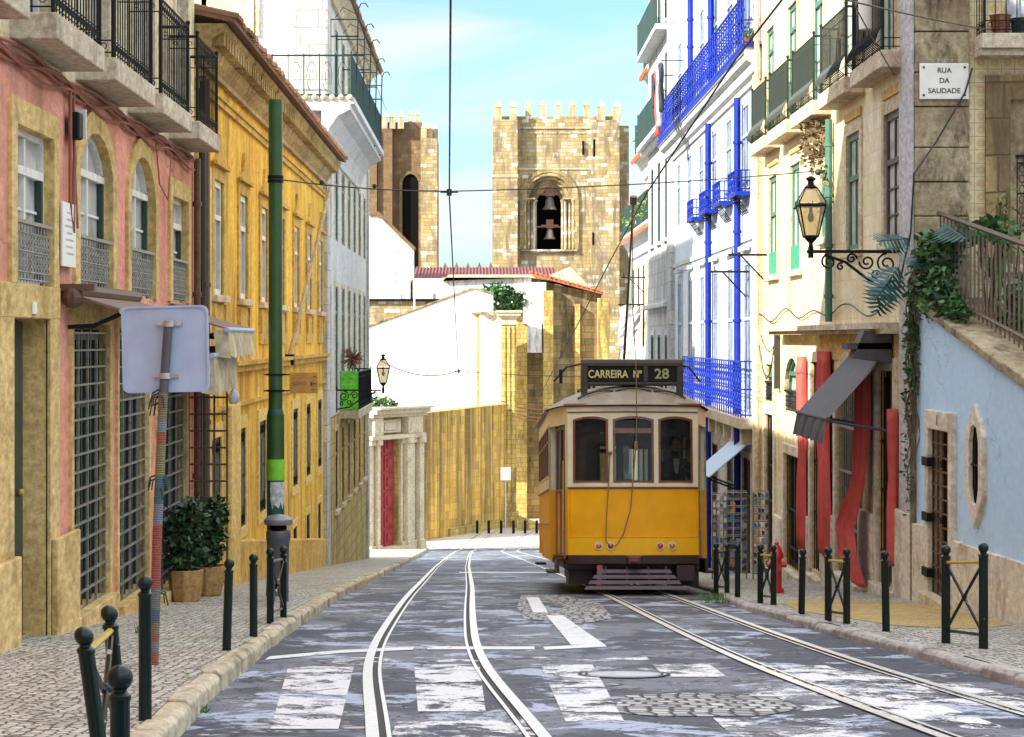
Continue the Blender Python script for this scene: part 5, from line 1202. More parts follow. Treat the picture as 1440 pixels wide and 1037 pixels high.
# red drapes
def drape(label, pts, w, mat='red_cloth'):
    """pts: (u, n, z) centreline on the right wall; cloth with folds"""
    mb = MB(); k = 26; vs = []; fs = []; m = len(pts)
    # resample
    R = []
    for i in range(m-1):
        for q in range(6): t = q/6; R.append(tuple(pts[i][c]*(1-t)+pts[i+1][c]*t for c in range(4)))
    R.append(pts[-1])
    for (u, n, z, ww) in R:
        for i in range(k+1): t = i/k-.5; vs.append(RF(u+t*ww, n+.05*math.sin(i*1.5+z*.5)+.02*math.sin(i*3.3+z*1.9), z))
    for r in range(len(R)-1):
        for i in range(k): a = r*(k+1)+i; fs.append((a,a+1,a+k+2,a+k+1))
    mb.add(vs, fs); o = mb.build('curtain', M[mat], None, smooth=True, fix=False, loc=RF(*pts[-1][:3])); md = o.modifiers.new('thick', 'SOLIDIFY'); md.thickness = .004
    tag(o, label, 'curtain', 'red door curtains')
drape('longest red curtain, twisted and swept out beside the arched shop door', [(29.1,.1,-.25,.8),(29.0,.13,-1.2,.75),(29.1,.18,-2.0,.75),(29.5,.28,-2.6,1.05),(29.4,.26,-3.0,1.1),(29.1,.16,-3.36,.6)], .5)
drape('straight red curtain hanging between the two bars of the middle shop doors', [(32.6,.08,-.2,.95),(32.6,.1,-1.4,.75),(32.5,.08,-2.6,.8),(32.5,.08,-3.3,.7)], .5)
drape('farthest and narrowest red curtain, by the stone pier beyond the middle door', [(34.9,.08,-.3,.6),(34.85,.08,-1.8,.5),(34.9,.08,-3.45,.55)], .4)
drape('thin strip of red curtain beside the corner of the right house', [(27.15,.07,-.9,.18),(27.2,.07,-2.0,.22),(27.15,.07,-2.9,.12)], .2)
# loose cables on the right house
mb = MB(); P = []; d = 27.3
while d < 41: P.append(RF(d, .05, .47 + .07*math.sin(d*1.9) - .1*abs(math.sin(d*.6)))); d += .3
mb.tube(P, .013, 4); P = [RF(37.8+.4*i, .06, .1 - .35*math.sin(i*.5)) for i in range(7)]; mb.tube(P, .012, 4); P = [RF(38.2+.4*i, .06, .0 - .75*math.sin(i*.52)) for i in range(7)]; mb.tube(P, .012, 4)
mb.fbox(RF, 38.0, 38.12, 0, .1, -.9, .15); mb.build('wall_cables', M['cable'], ch_)
mb = MB(); leaves(mb, RF(33.0,.15,3.0), (.22,.8,.42), 350, .12); leaves(mb, RF(32.2,.12,2.2), (.1,.12,.5), 60, .1); o = mb.build('hanging_weeds', M['twig2'] if 'twig2' in M else M['stem'], None, fix=False, loc=RF(33,0,3)); tag(o, 'dry hanging weeds below a balcony round the green downpipe', 'weeds')

# ================================================================ RIGHT: LIGHT BLUE STAIR WALL, GRILLED DOOR, RAILING
sw_ = thing('stair_wall', (5.3, 23, G(23)+RH), 'light blue limewashed wall with a sloping stone coping and marble base, right foreground', 'wall')
def zt(d): return .17 + .171*(d-24.6)
bd = OP(24.02, 25.12, -3.0, -1.06)
ov = OP(22.58, 23.12, -1.62, -1.1)
S0, S1 = 12.0, 26.1; wx = 5.27
mb = MB(); F = lambda u, n, z: (wx - n, u, z)
# wall with slanted top: facade below z=-2.2.. then slanted strip
zc = -1.0
fc = facade('wall', F, S0, S1, -5, zc, [bd, ov], .12, M['blue_wall'], sw_, M['base_stone'])
P = []
mb.poly([F(18.2,0,zc), F(S1,0,zc), F(S1,0,zt(S1)), F(18.2,0,zt(18.2))][::-1]); mb.build('upper_wall', M['blue_wall'], sw_, fix=False)
mb = MB(); mb.prism([(wx+.31,18.0,-5), (wx+.31,S1,-5), (wx+.31,S1,zt(S1)), (wx+.31,18.0,zt(18))], (6,0,0)); mb.prism([(wx+.0,17.9,zt(17.9)-.02),(wx,S1,zt(S1)-.02),(wx+.32,S1,zt(S1)-.02),(wx+.32,17.9,zt(17.9)-.02)], (0,0,.01)); mb.build('stair_mass', M['brown_stone'], sw_)
mb = MB(); d = 17.0
while d < 26: e = d + random.uniform(.7,1.1); e = min(e, 26.1); j = random.uniform(-.01,.015); mb.prism([(wx-.06+j, d+.006, zt(d)), (wx-.06+j, e-.006, zt(e)), (wx+.42, e-.006, zt(e)), (wx+.42, d+.006, zt(d))], (0,0,.1+j)); d = e
mb.build('coping', M['stone_quoin'], sw_, bevel=.015)
def zb_(d): return -2.08 + .06*(d-25)*-1 if False else lerp_tab([(15,-2.05),(20.8,-2.19),(22.6,-2.24),(24.0,-2.26),(25.2,-2.22),(26.1,-2.26)], d)
mb = MB(); d = S0
while d < S1-.01:
    e = min(S1, d+random.uniform(.7,.95))
    if d < 23.88 and e > 23.88: e = 23.88
    if 23.87 < d < 25.26: d = 25.27; continue
    mb.prism([F(d+.004,0,-5), F(e-.004,0,-5), F(e-.004,0,zb_(e)), F(d+.004,0,zb_(d))], (-.05-random.uniform(0,.012),0,0)); d = e
mb.build('base_panels', M['base_stone'], sw_, bevel=.006)
mb = MB(); mb.ring(F, op_path(bd), [(23.86,-3.0),(23.86,-.84),(25.28,-.84),(25.28,-3.0)], 0, .07); mb.build('door_surround', M['base_stone'], sw_, bevel=.01)
gd = MB(); o2 = dict(bd); o2['z0'] = -2.98; 
gr_ = grille(F, o2, .0, sw_, M['iron_rust'], 4, 12, 'iron_gate', w=.011); gd.box(wx+.1, wx+.115, 24.0, 25.14, -3.2, -1.0); gd.build('gate_backing', M['dark'], gr_)  # near-black backing imitates the darkness behind the gate
mb = MB(); 
for z in (-1.45,-2.1,-2.75): mb.fbox(F, 25.0, 25.32, .01, .1, z-.05, z+.05); mb.fbox(F, 24.5, 24.62, -.04, .03, z-.04, z+.04)
mb.build('hinges', M['iron'], gr_)
mb = MB(); mb.fbox(F, 23.9, 25.25, -.3, .16, -5, G(24.5)+RH+.1); mb.build('door_step', M['pale_stone'], sw_, bevel=.01)
oc = lambda w_: [(22.85+x*(1+w_*1.0/.27), -1.36+z*(1+w_/.55)) for x, z in ((-.27,-.3),(-.27,.3),(-.12,.48),(0,.52),(.12,.48),(.27,.3),(.27,-.3),(.12,-.48),(0,-.52),(-.12,-.48))]
mb = MB(); 
inn = [(22.85+x, -1.36+z) for x, z in ((-.22,-.24),(-.22,.24),(-.14,.4),(0,.43),(.14,.4),(.22,.24),(.22,-.24),(.14,-.4),(0,-.43),(-.14,-.4))]
out = [(22.85+x, -1.36+z) for x, z in ((-.42,-.3),(-.42,.32),(-.2,.5),(0,.66),(.2,.5),(.42,.32),(.42,-.3),(.2,-.5),(0,-.68),(-.2,-.5))]
mb.ring(F, inn, out, -.02, .05, True); mb.build('octagonal_window', M['base_stone'], sw_, bevel=.008)
mb = MB(); mb.poly([F(u,.006,z) for u, z in inn]); mb.build('window_dark_sheet', M['dark'], sw_, fix=False)  # black sheet just proud of the wall imitates the shaded window opening
mb = MB(); mb.tube([F(22.85,.02,-1.75),F(22.85,.02,-.98)], .012, 5); mb.tube([F(22.65,.02,-1.36),F(23.05,.02,-1.36)], .012, 5); mb.build('window_bar', M['iron'], sw_)
text_mesh('number', 'I', M['letter'], .16, (wx-.075, 24.57, -.95), ROT_R, sw_)
mb = MB(); mb.lathe([(.05,-.1),(.055,0),(.05,.1)], (wx, 21.9, -1.1), 8, .3, 1); mb.build('cable_box', M['blue_wall'], sw_)
# railing
rl = thing('stair_railing', (5.55, 22, .5), 'long sloping brown iron stair railing above the light blue wall', 'railing')
def r0(d): return lerp_tab([(18,-.6),(20.8,-.32),(24.6,.17+.13),(25.6,.5)], d)
rx = 5.5; mb = MB()
mb.tube([(rx, 17.5, r0(17.5)+.98), (rx, 25.9, r0(25.9)+1.02)], .03, 6); mb.tube([(rx,17.5,r0(17.5)+.04),(rx,25.9,r0(25.9)+.05)], .022, 4); mb.build('handrail', M['iron_rust'], rl)
d = 17.6; mb = MB()
while d < 25.9: mb.box(rx-.009, rx+.009, d-.012, d+.012, r0(d)+.03, r0(d)+.99); d += .2
mb.build('balusters', M['slat'], rl)
# silver curved object behind the railing
so = MB(); so.ball((6.55, 24.0, .72), .5, 16, 8, 1, 1.4, .16); o = so.build('car_bonnet', M['steel'], None, smooth=True, loc=(6.55,24,.6)); tag(o, 'smooth silvery curved sheet glinting behind the stair railing at the right edge', 'metal sheet'); o.name = 'metal_sheet'
# climbing plants
def monstera(mb, c, d, up, L):
    """deeply cut leaf: fingers along a midrib"""
    c = Vector(c); d = Vector(d).normalized(); up = Vector(up).normalized(); s = d.cross(up).normalized()
    for i in range(9):
        t = .1+i*.1; w = L*.5*math.sin(math.pi*min(1, t*.9+.08)); p = c + d*L*t
        for sg in (-1, 1):
            q = p + s*sg*w + d*L*.12 - up*L*.12*abs(w)/L*2
            mb.add([p - d*L*.036, p + d*L*.04, (p+q)/2 + d*L*.065, q, (p+q)/2 - d*L*.015], [(0,1,2,3,4)])
    mb.tube([c, c+d*L], L*.012, 4)
cp = thing('climbing_plant', (5.5, 25.2, .3), 'dark green climber with large cut leaves spilling over the stone corner and railing', 'plant')
mb = MB(); random.seed(21)
leaves(mb, (5.38,25.4,1.0), (.24,.6,.3), 700, .11); leaves(mb, (5.3,25.2,.55), (.2,.6,.4), 600, .1); leaves(mb, (5.2,25.95,.1), (.1,.18,.9), 300, .09); leaves(mb, (5.35,24.4,.3), (.13,.5,.22), 330, .1); leaves(mb, (5.16,26.1,-1.0), (.05,.1,1.2), 170, .07); leaves(mb, (5.8,24.9,1.25),(.35,.9,.16),260,.14)
mb.build('foliage', M['leaf_mid'], cp, fix=False)
mb = MB()
for (c, d, u, L) in (((5.05,26.0,.9),(-.7,-.5,-.9),(0,-1,.3),.62), ((5.1,25.6,1.2),(-.9,-.6,-.1),(0,-.7,.8),.55), ((5.35,25.0,1.35),(.3,-1,-.4),(0,-.5,.9),.6), ((5.3,25.5,1.0),(-.6,-.9,-.3),(0,-.6,.8),.55), ((5.3,24.3,.9),(-.3,-1,.1),(-.3,-.3,.9),.45), ((4.95,26.2,.75),(-.4,-.3,-1),(0,-1,.1),.5)): monstera(mb, c, d, u, L)
mb.build('cut_leaves', M['leaf_blue'], cp, fix=False)
mb = MB()
for k in range(9):
    x = 5.2+random.uniform(-.05,.05); y = 26.0+random.uniform(-.08,.08); zlo = -2.3+random.random()*1.6; P = []
    for i in range(14): t = i/13; P.append((x+.03*math.sin(i*1.7+k), y-.03*math.cos(i*1.3+k), zlo+(.7-zlo)*t))
    mb.tube(P+[(5.3,25.6,1.1)], random.uniform(.005,.012), 4)
mb.build('vines', M['stem'], cp)
bp = thing('bamboo_plant', (6.3, 25.2, .3), 'upright plant with long narrow green leaves in front of the tiled wall', 'plant')
mb = MB(); mv = MB()
for k in range(12):
    x = 5.98+random.uniform(-.15,.42); y = 25.2+random.uniform(-.3,.3); h = random.uniform(.7,1.5); lean = random.uniform(-.15,.15); mv.tube([(x,y,.3),(x+lean,y,.3+h)], .012, 4)
    for j in range(14):
        t = random.uniform(.3,1); c = Vector((x+lean*t, y, .3+h*t)); d = Vector((random.gauss(0,1), random.gauss(0,.7), random.uniform(-.5,.8))).normalized(); s = d.cross(Vector((0,0,1))).normalized()*.018; L = random.uniform(.2,.36)
        mb.add([c, c+d*L*.5+s, c+d*L-Vector((0,0,.06)), c+d*L*.5-s], [(0,1,2,3)])
mb.build('foliage', M['leaf_green'], bp, fix=False); mv.build('stems', M['stem'], bp)
mb = MB(); leaves(mb, (6.3,23.4,.35), (.5,1.9,.5), 1300, .15); o = mb.build('shrubs', M['leaf_mid'], None, fix=False, loc=(6.6,23.8,.3)); tag(o, 'green shrubs crowding behind the stair railing', 'shrub')

# ================================================================ RIGHT: BLUE-AND-WHITE HOUSE
H0, H1 = 41.22, 60.6
bh = thing('house', (5.25, 50, G(50)), 'white house with royal blue downpipes and ornate blue balcony railings', 'house')
cs = [42.2 + 2.95*k for k in range(6)]
r3 = [OP(c+.3, c+1.35, 3.0, 4.75) for c in cs]; r2 = [OP(c, c+1.1, -1.5, 1.55) for c in cs]; r4 = [OP(c+.1, c+1.2, 5.75, 8.0) for c in cs]; r1 = [OP(c, c+1.2, -6, -2.4) for c in cs]
facade('wall', RF, H0, H1, -1.7, 9.8, r3+r2+r4, .2, M['azulejo_blue'], bh, M['white'])
facade('ground_floor_wall', RF, H0, H1, -8, -1.7, r1, .25, M['grey_blocks'], bh, M['dark'])
body(RF, H0, H1, -12, -.27, -8, 9.78, M['white'], bh)
for o in r3+r2+r4: window(RF, o, .02, bh, M['blue_grey_frame'], M['glass_blue'], M['white'], .14, .02, None, cols=2, rows=(.62,), ft=.08)
for o in r1: window(RF, o, .05, bh, M['dark_frame'], M['glass'], M['slab_stone'], .14, .02, None, cols=2, rows=(.8,), name='door')
cor = [(0,4.95),(.06,4.95),(.06,5.05),(.14,5.1),(.2,5.25),(.3,5.3),(.33,5.42),(.36,5.42),(.36,5.55),(0,5.55)]
mb = MB(); mb.prism([RF(40.6, n, z) for n, z in cor], (0, H1-40.6, 0)); ct = mb.build('cornice_balcony', M['white'], bh)
mb = MB(); mb.fbox(RF, 40.58, H1, .36, .375, 5.44, 5.58); mb.fbox(RF, 40.55, H1, .0, .385, 5.55, 5.6); mb.build('blue_edge', M['iron_blue'], ct)
def blue_rail(u0, u1, n, z0, h, parent, ends=True):
    mb = MB(); 
    for z in (z0+.04, z0+h-.1): mb.tube([RF(u0,n,z), RF(u1,n,z)], .009, 4)
    mb.fbox(RF, u0, u1, n-.02, n+.02, z0+h-.02, z0+h+.01)
    k = max(2, int((u1-u0)/.42))
    for i in range(k+1):
        u = u0+(u1-u0)*i/k; mb.tube([RF(u,n,z0),RF(u,n,z0+h)], .014, 4)
        if i < k:
            c = u+(u1-u0)/k*.5
            
            for zc, rz, ru in ((z0+h*.2,.05,.17), (z0+h*.36,.08,.12), (z0+h*.52,.04,.19), (z0+h*.7,.1,.14), (z0+h*.88,.04,.17)): mb.tube([RF(c+ru*math.cos(a), n, zc+rz*math.sin(a)) for a in (0,1.05,2.1,3.14,4.2,5.2)], .013, 3, True)
    if ends:
        for j in range(4): nn = n*j/3; mb.tube([RF(u0,nn,z0),RF(u0,nn,z0+h)], .012, 4)
        for z in (z0+.05, z0+h*.5, z0+h): mb.tube([RF(u0,0,z),RF(u0,n,z)], .014, 4)
    return mb.build('railing', M['iron_blue'], parent, fix=False)
blue_rail(40.7, H1, .33, 5.6, .95, ct)
mb = MB(); mb.fbox(RF, 41.6, 54, -.05, .3, -1.78, -1.55); lb = mb.build('balcony', M['slab_stone'], bh, bevel=.02); blue_rail(41.65, 53.9, .27, -1.55, 1.1, lb)
mb = MB(); 
for d in [42+1.5*k for k in range(8)]: mb.fbox(RF, d, d+.25, 0, .22, -2.1, -1.78)
mb.each('corbel', M['slab_stone'], lb)
for c in cs[:4]:
    mb = MB(); mb.fbox(RF, c+.1, c+1.55, 0, .3, 2.84, 2.92); sb = mb.build('balconette', M['iron_blue'], bh); blue_rail(c+.12, c+1.5, .28, 2.92, .42, sb)
    mb = MB(); 
    for q in range(5): mb.tube([RF(c+.3+q*.25, .02, 2.5), RF(c+.3+q*.25, .26, 2.84)], .01, 4)
    for q in range(3): mb.tube([RF(c+.25, .05+.08*q, 2.56+q*.1), RF(c+1.4, .05+.08*q, 2.56+q*.1)], .01, 4)
    mb.build('bracket', M['iron'], sb)
for (d, z0, z1) in ((43.5,-6,4.9), (49.2,-6,4.95), (43.0,5.6,9.7), (48.6,5.6,9.7), (53.5,5.6,9.7)): pipe(bh, [RF(d,.12,z1), RF(d,.12,z0)], .07, M['iron_blue'], brackets=6)
mb = MB(); mb.fbox(RF, H1-1.2, H1, 0, .1, -8, 9.7); mb.build('corner_pilaster', M['grey_blocks'], bh)
mb = MB(); mb.fbox(RF, H0, H1, 0, .05, 1.95, 2.05); 
for c in cs: mb.fbox(RF, c-.1, c+1.2, .05, .12, 1.75, 1.85)
mb.each('string_course', M['white'], bh)
# laundry on the blue railing
mb = MB(); mb.tube([RF(53,.33,6.9),RF(53,.9,6.9)], .012, 4); mb.tube([RF(56,.33,6.9),RF(56,.9,6.9)], .012, 4); mb.tube([RF(53,.85,6.9),RF(56,.85,6.9)], .006, 3); rk = mb.build('clothes_line', M['iron'], None, loc=RF(54,.3,6)); tag(rk, 'clothes line on iron arms above the blue railing', 'clothes line')
for i, (d, w_, h_, m_, lb_) in enumerate(((53.3,.55,1.2,'coat_cloth','dark garment hung at the near end of the clothes line'), (54.0,.5,1.5,'shirt','white garment hung in the middle of the clothes line'), (54.6,.4,1.7,'red_cloth','dark red garment hung on the clothes line'), (55.3,.5,.9,'coat_cloth','short dark garment hung at the far end of the clothes line'))):
    mb = MB(); vs = []; fs = []
    for r in range(6):
        for c in range(5): vs.append(RF(d+w_*(c/4)*(1-.15*math.sin(r)), .85+.06*math.sin(c*2+r*.7), 6.9-h_*r/5))
    for r in range(5):
        for c in range(4): a = r*5+c; fs.append((a,a+1,a+6,a+5))
    mb.add(vs, fs); o = mb.build('laundry', M[m_], None, smooth=True, fix=False, loc=RF(d,.85,6)); o.modifiers.new('t','SOLIDIFY').thickness = .02; tag(o, lb_, 'garment', 'laundry on the line')
pp = thing('potted_plants', RF(41.4,.2,5.6), 'row of small flower pots at the near corner of the blue balcony', 'plants'); pp['kind'] = 'stuff'
for k in range(3):
    MB().lathe([(.08,0),(.11,.18)], RF(41.0+k*.5,.18,5.6), 8).build('pot', M['wood'], pp); mb = MB(); leaves(mb, RF(41.0+k*.5,.18,5.85), (.12,.16,.12), 50, .1); mb.build('foliage', M['leaf_green'], pp, fix=False)
del pp['kind']
# ================================================================ RIGHT: GREY-BLUE HOUSE
J0, J1 = 60.7, 68.9
gh = thing('house', (5.25, 65, G(65)), 'narrow grey-blue house with teal shutters between the white houses on the right', 'house')
cg = [61.3, 63.9, 66.5]
q3 = [OP(c, c+1.1, 2.9, 5.3) for c in cg]; q2 = [OP(c, c+1.1, -2.8, .1) for c in cg]; q4 = [OP(c, c+1.1, 6.3, 8.3) for c in cg]; q5 = [OP(c, c+1.1, 9.2, 11.2) for c in cg]
facade('wall', RF, J0, J1, -9, 13, q2+q3+q4+q5, .2, M['grey_blocks'], gh, M['white']); body(RF, J0, J1, -12, -.22, -9, 12.9, M['white'], gh)
for o in q2+q3+q4+q5: window(RF, o, .03, gh, M['iron_teal'], M['glass'], M['white'], .14, .02, M['white'], cols=2, rows=(.7,))
mb = MB(); mb.fbox(RF, J0, J1, 0, .25, 5.85, 6.1); mb.fbox(RF, J0, J1, 0, .2, .9, 1.05); mb.each('string_course', M['white'], gh, bevel=.03)
balcony(gh, RF, J0+.3, J1-.3, 6.1, .4, .15, M['white'], M['iron_teal'], 1.0, 'plain', .12); balcony(gh, RF, J0+.3, J1-.3, 9.0, .4, .15, M['white'], M['iron_teal'], 1.0, 'plain', .12)
# ================================================================ RIGHT: STEPPED WHITE HOUSE WITH ORANGE EAVES
K0 = 69
sh = thing('house', (5.5, 75, G(75)), 'white terraced house with orange tiled eaves and plant-filled balconies, farthest on the right', 'house')
KF = lambda u, n, z: (5.62-n, u, z)
tiers = (('wall', 82, -11, 3.8, (-5.5, -.3), 2.9, 'white'), ('middle_wall', 75, 3.8, 6.4, (4.1,), 1.9, 'warm_white'), ('top_wall', 71, 6.4, 12.5, (6.7, 9.3), 1.9, 'white'))
for nm, k1, z0, z1, wz, wh_, mt in tiers:
    us = []; u = 70.0
    while u+1.0 < k1-.3: us.append(u); u += 2.6
    ops = [OP(u, u+1, z, z+wh_) for u in us for z in wz]
    facade(nm, KF, K0, k1, z0, z1, ops, .2, M[mt], sh); body(KF, K0, k1, -12, -.22, z0, z1-.02, M[mt], sh)
    for o in ops: window(KF, o, .03, sh, M['dark_frame'], M['glass'], M['warm_white'], .12, .02, None, cols=2, rows=(.7,))
for (z, zz, k1) in ((3.5, 3.95, 82), (6.05, 6.5, 75), (8.5, 8.95, 71)):
    prof = [(0,z-.5),(.1,z-.5),(.15,z-.2),(.3,z+.05),(.4,z+.1),(.4,zz-.1),(0,zz-.1)]
    mb = MB(); mb.prism([KF(K0-.1, n, q) for n, q in prof], (0, k1-K0+.1, 0)); bb = mb.build('balcony', M['white'], sh)
    tiled_eave(KF, K0-.15, k1+.1, .5, .2, z+.08, z+.3, M['tile_red'], bb, .25, 'eave_tiles')
    railing(KF, K0+.05, k1-.1, .36, zz-.1, 1.0, M['iron_teal'], bb, step=.3, w=.012)
    if z < 8:
        mb = MB()
        for i in range(int((k1-K0)/1.8)): leaves(mb, KF(K0+.4+i*1.8, .36, zz+random.uniform(.1,.5)), (.2,.4,.3), 40, .16)
        p_ = mb.build('balcony_plants', M['leaf_green'], None, fix=False, loc=KF(K0+6,.4,zz)); p_['kind'] = 'stuff'; tag(p_, 'green pot plants crowding the %s balcony of the farthest white house' % ('lower' if z < 5 else 'middle'), 'plants')
pipe(sh, [KF(69.6,.12,4.0), KF(69.6,.12,-8)], .08, M['dark_green'])
mb = MB(); vs = []
fl = thing('cloth', (4.9, 78, 0), 'ragged white cloth hanging from a bracket on the farthest white house', 'cloth')
mb.tube([KF(76,0,1.2),KF(76,.9,1.2)], .03, 5); mb.build('bracket', M['iron'], fl)
for r in range(8):
    for c in range(4): vs.append((5.5-.25*c+.04*math.sin(r*1.3), 76+.08*math.sin(c*2+r), 1.2-.28*r-.1*(c % 2)))
mb = MB(); mb.add(vs, [(r*4+c, r*4+c+1, r*4+c+5, r*4+c+4) for r in range(7) for c in range(3)]); mb.build('cloth', M['shirt'], fl, fix=False)
# iron street brackets on the right
for (d, z, n, lab) in ((42.6,1.33,.75,'bare black iron bracket on the blue-and-white house'), (39.6,1.55,.75,'bare black iron bracket on the cream house next to the stone corner pilaster'), (70,2.0,.8,'bare black iron bracket on the farthest white house')):
    mb = MB(); F_ = RF; mb.tube([F_(d,0,z),F_(d,n,z)], .022, 5); mb.tube([F_(d,.05,z-.5),F_(d,n*.7,z)], .016, 5); mb.tube([F_(d,n*.9,z-.02),F_(d,n*.9,z+.12)], .014, 4); o = mb.build('iron_bracket', M['iron'], None, loc=F_(d,0,z)); tag(o, lab, 'bracket')
# ================================================================ TRAM (built flat at its own origin, then set on the slope)
tr_ = thing('tram', (0, 0, 0), 'yellow and cream vintage tram with a destination box on its roof, on the right-hand track', 'tram')
def fy(x): return .16*(abs(x)/.925)**2.2                       # bowed front
LEN = 8.3
FW = .925; SWH = 1.16; PL = 1.3; TILT = .012
tram_body = tr_
def front_strip(mb, z0, z1, x0=-FW, x1=FW, n=16, back=0, mirror=False, dy=0.0):
    vs = []; fs = []
    for i in range(n+1):
        x = x0+(x1-x0)*i/n
        for z in (z0, z1):
            y = fy(x) + dy + (.035*(1.5-z) if z < 1.5 else 0)*0; y = LEN-y if mirror else y; vs.append((x, y, z))
    for i in range(n): fs.append((2*i, 2*i+2, 2*i+3, 2*i+1))
    mb.add(vs, fs)
wz0, wz1 = 1.58, 2.52
WN = [(-.85,-.355), (-.29,.29), (.355,.85)]
def awz(x, a, b): t = (x-a)/(b-a)*2-1; return wz1-.045*t*t
for mir, nm in ((False, 'front'), (True, 'rear')):
    mb = MB(); front_strip(mb, .62, 1.5, mirror=mir); mb.mi = 1; front_strip(mb, .56, .80, mirror=mir, dy=-.012)
    # small lip at the top of the lower band
    o = mb.build('lower_panel', [M['tram_yellow'], M['tram_yellow2']], tram_body, smooth=True, fix=False)
    mb = MB(); front_strip(mb, 1.52, wz0, mirror=mir)
    xs = [-FW, WN[0][0], WN[0][1], WN[1][0], WN[1][1], WN[2][0], WN[2][1], FW]
    for a, b in zip(xs[::2], xs[1::2]): front_strip(mb, wz0, 2.68, a, b, 3, mirror=mir)
    for a, b in WN:
        n = 10; vs = []; fs = []
        for i in range(n+1):
            x = a+(b-a)*i/n; y = fy(x); y = LEN-y if mir else y; vs += [(x,y,awz(x,a,b)), (x,y,2.68)]
        for i in range(n): fs.append((2*i,2*i+2,2*i+3,2*i+1))
        mb.add(vs, fs)
    mb.build('upper_panel', M['tram_cream'], tram_body, smooth=True, fix=False)
    for k, (a, b) in enumerate(WN):
        S = (lambda y: LEN-y) if mir else (lambda y: y)
        mb = MB(); n = 10; t = .032
        def P(x, z, d): return (x, S(fy(x)+d), z)
        inner = [(a+t, wz0+t)] + [(a+t+(b-a-2*t)*i/n, awz(a+t+(b-a-2*t)*i/n,a,b)-t) for i in range(n+1)] + [(b-t, wz0+t)]
        outer = [(a, wz0)] + [(a+(b-a)*i/n, awz(a+(b-a)*i/n,a,b)) for i in range(n+1)] + [(b, wz0)]
        mb.ring(lambda u, n_, z: P(u, z, -n_), inner, outer, -.04, .012, True)
        mb.ring(lambda u, n_, z: P(u, z, -n_), [(a+t,wz0+t),(a+t,wz0),(b-t,wz0),(b-t,wz0+t)][:2]+[(b-t,wz0),(b-t,wz0+t)], [(a,wz0+t),(a,wz0-.0),(b,wz0),(b,wz0+t)], -.04, .01)
        if k == 1:
            xa, xb = a+t, b-t
            for i in range(10): 
                x0_, x1_ = xa+(xb-xa)*i/10, xa+(xb-xa)*(i+1)/10; mb.add([P(x0_,2.28,.0),P(x1_,2.28,.0),P(x1_,2.35,.0),P(x0_,2.35,.0),P(x0_,2.28,.03),P(x1_,2.28,.03)], [(0,1,2,3),(0,4,5,1)])
        fr = mb.build('window', M['wood'], tram_body, fix=False)
        mb = MB(); mb.poly([P(x, z, .02) for x, z in [(a+t,wz0+.03)] + [(a+t+(b-a-2*t)*i/n, awz(a+t+(b-a-2*t)*i/n,a,b)-t+.01) for i in range(n+1)] + [(b-t, wz0+.03)]]); mb.build('pane', M['tram_glass'], fr, fix=False)
    mb = MB(); S = (lambda y: LEN-y) if mir else (lambda y: y)
    mb.tube([(x, S(fy(x)-.012), 1.51) for x in [-FW+.0+2*FW*i/14 for i in range(15)]], .014, 5); mb.tube([(x, S(fy(x)-.02), 2.68) for x in [-FW-.05+2*(FW+.05)*i/14 for i in range(15)]], .026, 6)
    mb.tube([(x, S(fy(x)-.01), 2.58) for x in [-FW+2*FW*i/14 for i in range(15)]], .008, 4)
    mb.each('moulding', M['tram_maroon'], tram_body)
    mb = MB()
    for sx in (-1, 1): x = sx*(FW-.03); mb.tube([(x, S(fy(x)-.006), .6), (x, S(fy(x)-.006), 1.5)], .006, 4)
    mb.tube([(x, S(fy(x)-.006), .81) for x in [-FW+2*FW*i/14 for i in range(15)]], .006, 4)
    mb.each('seam', M['tram_yellow'], tram_body)
    for sx in (-1, 1):   # corner posts and platform sides
        y0, y1 = fy(FW), .34
        mb = MB(); mb.mi = 1; mb.add([(sx*FW,S(y0),.56),(sx*(FW+.03),S(y1),.56),(sx*(FW+.03),S(y1),1.5),(sx*FW,S(y0),1.5)], [(0,1,2,3)]); mb.mi = 0
        mb.add([(sx*FW,S(y0),1.5),(sx*(FW+.03),S(y1),1.5),(sx*(FW+.03),S(y1),2.68),(sx*FW,S(y0),2.68)], [(0,1,2,3)])
        # letterboard sweeping out over the doorway
        pts = [(FW+.03,y1),(FW+.1,.7),(FW+.17,1.05),(SWH,PL)]
        for (p, q) in zip(pts, pts[1:]): mb.add([(sx*p[0],S(p[1]),2.42),(sx*q[0],S(q[1]),2.42),(sx*q[0],S(q[1]),2.68),(sx*p[0],S(p[1]),2.68)], [(0,1,2,3)])
        # bulkhead of the wider saloon
        mb.add([(sx*(SWH-.2),S(PL),.5),(sx*SWH,S(PL),.5),(sx*SWH,S(PL),1.5),(sx*(SWH-.2),S(PL),1.5)], [(0,1,2,3)]) if False else None
        mb.add([(sx*(SWH-.17),S(PL),1.5),(sx*SWH,S(PL),1.5),(sx*SWH,S(PL),2.68),(sx*(SWH-.17),S(PL),2.68)], [(0,1,2,3)])
        mb.mi = 1; mb.add([(sx*(SWH-.17),S(PL),.5),(sx*SWH,S(PL),.5),(sx*SWH,S(PL),1.5),(sx*(SWH-.17),S(PL),1.5)], [(0,1,2,3)])
        mb.build('corner_panel', [M['tram_cream'], M['tram_yellow']], tram_body, fix=False)
